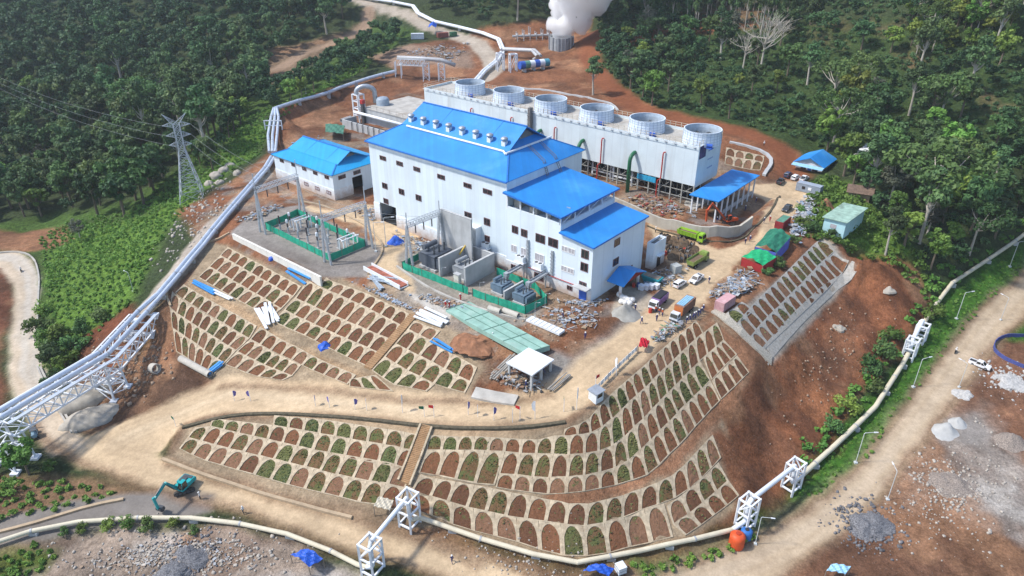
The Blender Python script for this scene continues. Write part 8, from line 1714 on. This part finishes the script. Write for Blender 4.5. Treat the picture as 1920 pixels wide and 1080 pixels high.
# coffee rows under the right hillside trees
sh = []
for i, q in enumerate(inworld(FOREST_R, 12000, 9, 2.3)): sh.append((q, 'bush' if i % 5 else 'bright', random.uniform(.35, .75)))
for it in sh: pass
def bushes(name, label, items, lm, size, per): 
    o = mass(name, label, [(q, 'bush', s) for q, k, s in items], lm, size, per); o['category'] = 'undergrowth'; return o
bushes('undergrowth', 'rows of dark coffee bushes under the trees on the right hillside', sh, LEAF['dark'], .30, 16)
BANK = GL([(84, 490), (95, 600), (70, 655), (112, 705), (165, 640), (250, 565), (300, 455), (385, 350), (470, 305), (512, 235), (560, 195), (700, 120), (680, 105), (560, 185), (430, 235), (330, 330), (240, 400), (130, 420), (75, 445)])
bushes('undergrowth', 'bright green ferns and scrub covering the bank left of the pipeline', [(q, 'bush', random.uniform(.14, .34) + .25 * float(fbm(q[0], q[1], 9, 3, 5) > .56) * random.random()) for q in inworld(BANK, 22000, 10, 1.05)], LEAF['fern'], .22, 10)
bushes('undergrowth', 'green scrub between the turquoise shed and the red bank', [(q, 'bush', random.uniform(.25, .8)) for q in inworld(GL([(1520, 345), (1560, 330), (1620, 380), (1680, 430), (1740, 520), (1735, 560), (1650, 490), (1560, 455), (1500, 440), (1510, 410)]), 2600, 11, 1.6)], LEAF['bright'], .36, 10)
bushes('undergrowth', 'tangled scrub along the foot of the red bank beside the pipeline', [(q, 'bush', random.uniform(.2, .7)) for q in inworld(GL([(1750, 505), (1790, 490), (1930, 415), (1930, 440), (1770, 545), (1700, 650), (1600, 790), (1490, 890), (1480, 860), (1570, 770), (1640, 680), (1700, 610)]), 2600, 12, 1.4)], LEAF['bright'], .36, 10)
bushes('grass', 'green grass strip between the right pipeline and the dirt road', [(q, 'bush', random.uniform(.08, .2)) for q in inworld(GL([(1960, 430), (1790, 545), (1700, 690), (1610, 800), (1490, 910), (1490, 935), (1530, 930), (1630, 855), (1730, 715), (1840, 575), (1960, 465)]), 5000, 13, .9)], LEAF['bright'], .24, 8)
bushes('grass', 'rough grass and weeds around the lower left corner', [(q, 'bush', random.uniform(.12, .4)) for q in inworld(GL([(-60, 890), (60, 905), (140, 905), (240, 920), (120, 955), (-60, 995)]), 900, 14, 1.2) + inworld(GL([(-20, 1050), (60, 1020), (110, 1035), (80, 1075), (-60, 1100)]), 700, 15, 1.0) + inworld(GL([(1180, 1062), (1290, 1045), (1390, 1015), (1440, 1000), (1330, 1050), (1210, 1085)]), 700, 16, .9)], LEAF['bright'], .28, 9)
for i, (x, y, s) in enumerate(((122, 1000, .35), (155, 996, .42), (205, 990, .5), (240, 987, .45), (278, 990, .55), (327, 985, .4), (365, 997, .35), (20, 925, .7), (95, 880, .5))): place('bush', G(x, y), s * 1.3, 'low green shrub in the row beside the curving cream pipeline', 'shrubs along the cream pipeline')
for i, (x, y, s) in enumerate(((1500, 425, .8), (1520, 435, .9), (1485, 455, .6), (1460, 500, .7), (1440, 515, .5), (1450, 480, .5), (1560, 445, .7), (1500, 400, .6))): place('bush', G(x, y), s * 1.3, 'leafy green shrub on the bank between the tents and the turquoise shed', 'shrubs near the tents and shed')
for i, (x, y, s) in enumerate(((1630, 700, 1.2), (1655, 672, 1.3), (1668, 640, 1.1), (1640, 735, .9), (1590, 775, 1.0), (1560, 810, .9))): place('bush', G(x, y), s * 1.2, 'rounded shrub at the foot of the red bank by the pipeline', 'shrubs at the foot of the red bank')
for i, (x, y, s) in enumerate(((75, 625, 1.2), (110, 670, 1.3), (90, 645, 1.0), (140, 655, 1.1), (125, 690, 1.2), (105, 720, .9), (155, 625, 1.0), (190, 600, .9), (85, 590, .9))): place('bush', G(x, y), s * 1.25, 'dense dark shrub overhanging the left dirt road', 'shrubs over the left road')
for o in PALL:
    for ch in list(o.children): bpy.data.objects.remove(ch)
    bpy.data.objects.remove(o)
# ------------------------------------------------------------------ steam plume
bm = bmesh.new(); rg = np.random.default_rng(5)
for i in range(330):
    z = 44 * rg.uniform(0, 1) ** .7; R = 3.2 + .62 * z + 1.5 * math.sin(z * .35); a = rg.uniform(0, 6.28); q = R * math.sqrt(rg.uniform(0, 1)) * .85; r = (1.5 + .15 * z) * rg.uniform(.6, 1.3)
    bmesh.ops.create_icosphere(bm, subdivisions=2, radius=r, matrix=Matrix.Translation((q * math.cos(a) + .48 * z, q * math.sin(a), z)))
me = bpy.data.meshes.new('steam'); bm.to_mesh(me); bm.free(); ob = bpy.data.objects.new('tmp', me); C.objects.link(ob)
r_ = ob.modifiers.new('r', 'REMESH'); r_.mode = 'VOXEL'; r_.voxel_size = .42; r_.use_smooth_shade = True
for k, (sz, stg) in enumerate(((6.5, 2.6), (2.6, 1.1), (1.0, .5))):
    tx = bpy.data.textures.new('billow', 'CLOUDS'); tx.noise_scale = sz; tx.noise_depth = 3; d = ob.modifiers.new('d', 'DISPLACE'); d.texture = tx; d.strength = stg; d.mid_level = .5; d.texture_coords = 'LOCAL'
dg = bpy.context.evaluated_depsgraph_get(); out = bpy.data.meshes.new_from_object(ob.evaluated_get(dg)); bpy.data.objects.remove(ob)
m, nt, b = new_mat('steam'); nt.nodes.remove(b); vp = node(nt, 'ShaderNodeVolumePrincipled'); vp.inputs['Color'].default_value = (.9992, .9996, 1, 1); vp.inputs['Density'].default_value = .42; vp.inputs['Anisotropy'].default_value = 0; nt.links.new(vp.outputs[0], nt.nodes['Material Output'].inputs['Volume'])
out.materials.clear(); out.materials.append(m); so_ = bpy.data.objects.new('steam_plume', out); C.objects.link(so_); so_.location = (mf.location.x, mf.location.y, mf.location.z + 3.4); tag(so_, 'billowing white steam plume rising from the round muffler', 'steam')
sc.cycles.max_bounces = 64; sc.cycles.diffuse_bounces = 3; sc.cycles.volume_bounces = 64
# ------------------------------------------------------------------ thin air haze over the valley
m, nt, b = new_mat('haze'); nt.nodes.remove(b); vp = node(nt, 'ShaderNodeVolumePrincipled'); vp.inputs['Color'].default_value = (.88, .94, 1, 1); vp.inputs['Density'].default_value = .00013; vp.inputs['Anisotropy'].default_value = 0; nt.links.new(vp.outputs[0], nt.nodes['Material Output'].inputs['Volume'])
hb = MB(); hb.box(-1900, 1900, -900, 1950, -75, 140); tag(hb.build('haze', m, None), kind='stuff')
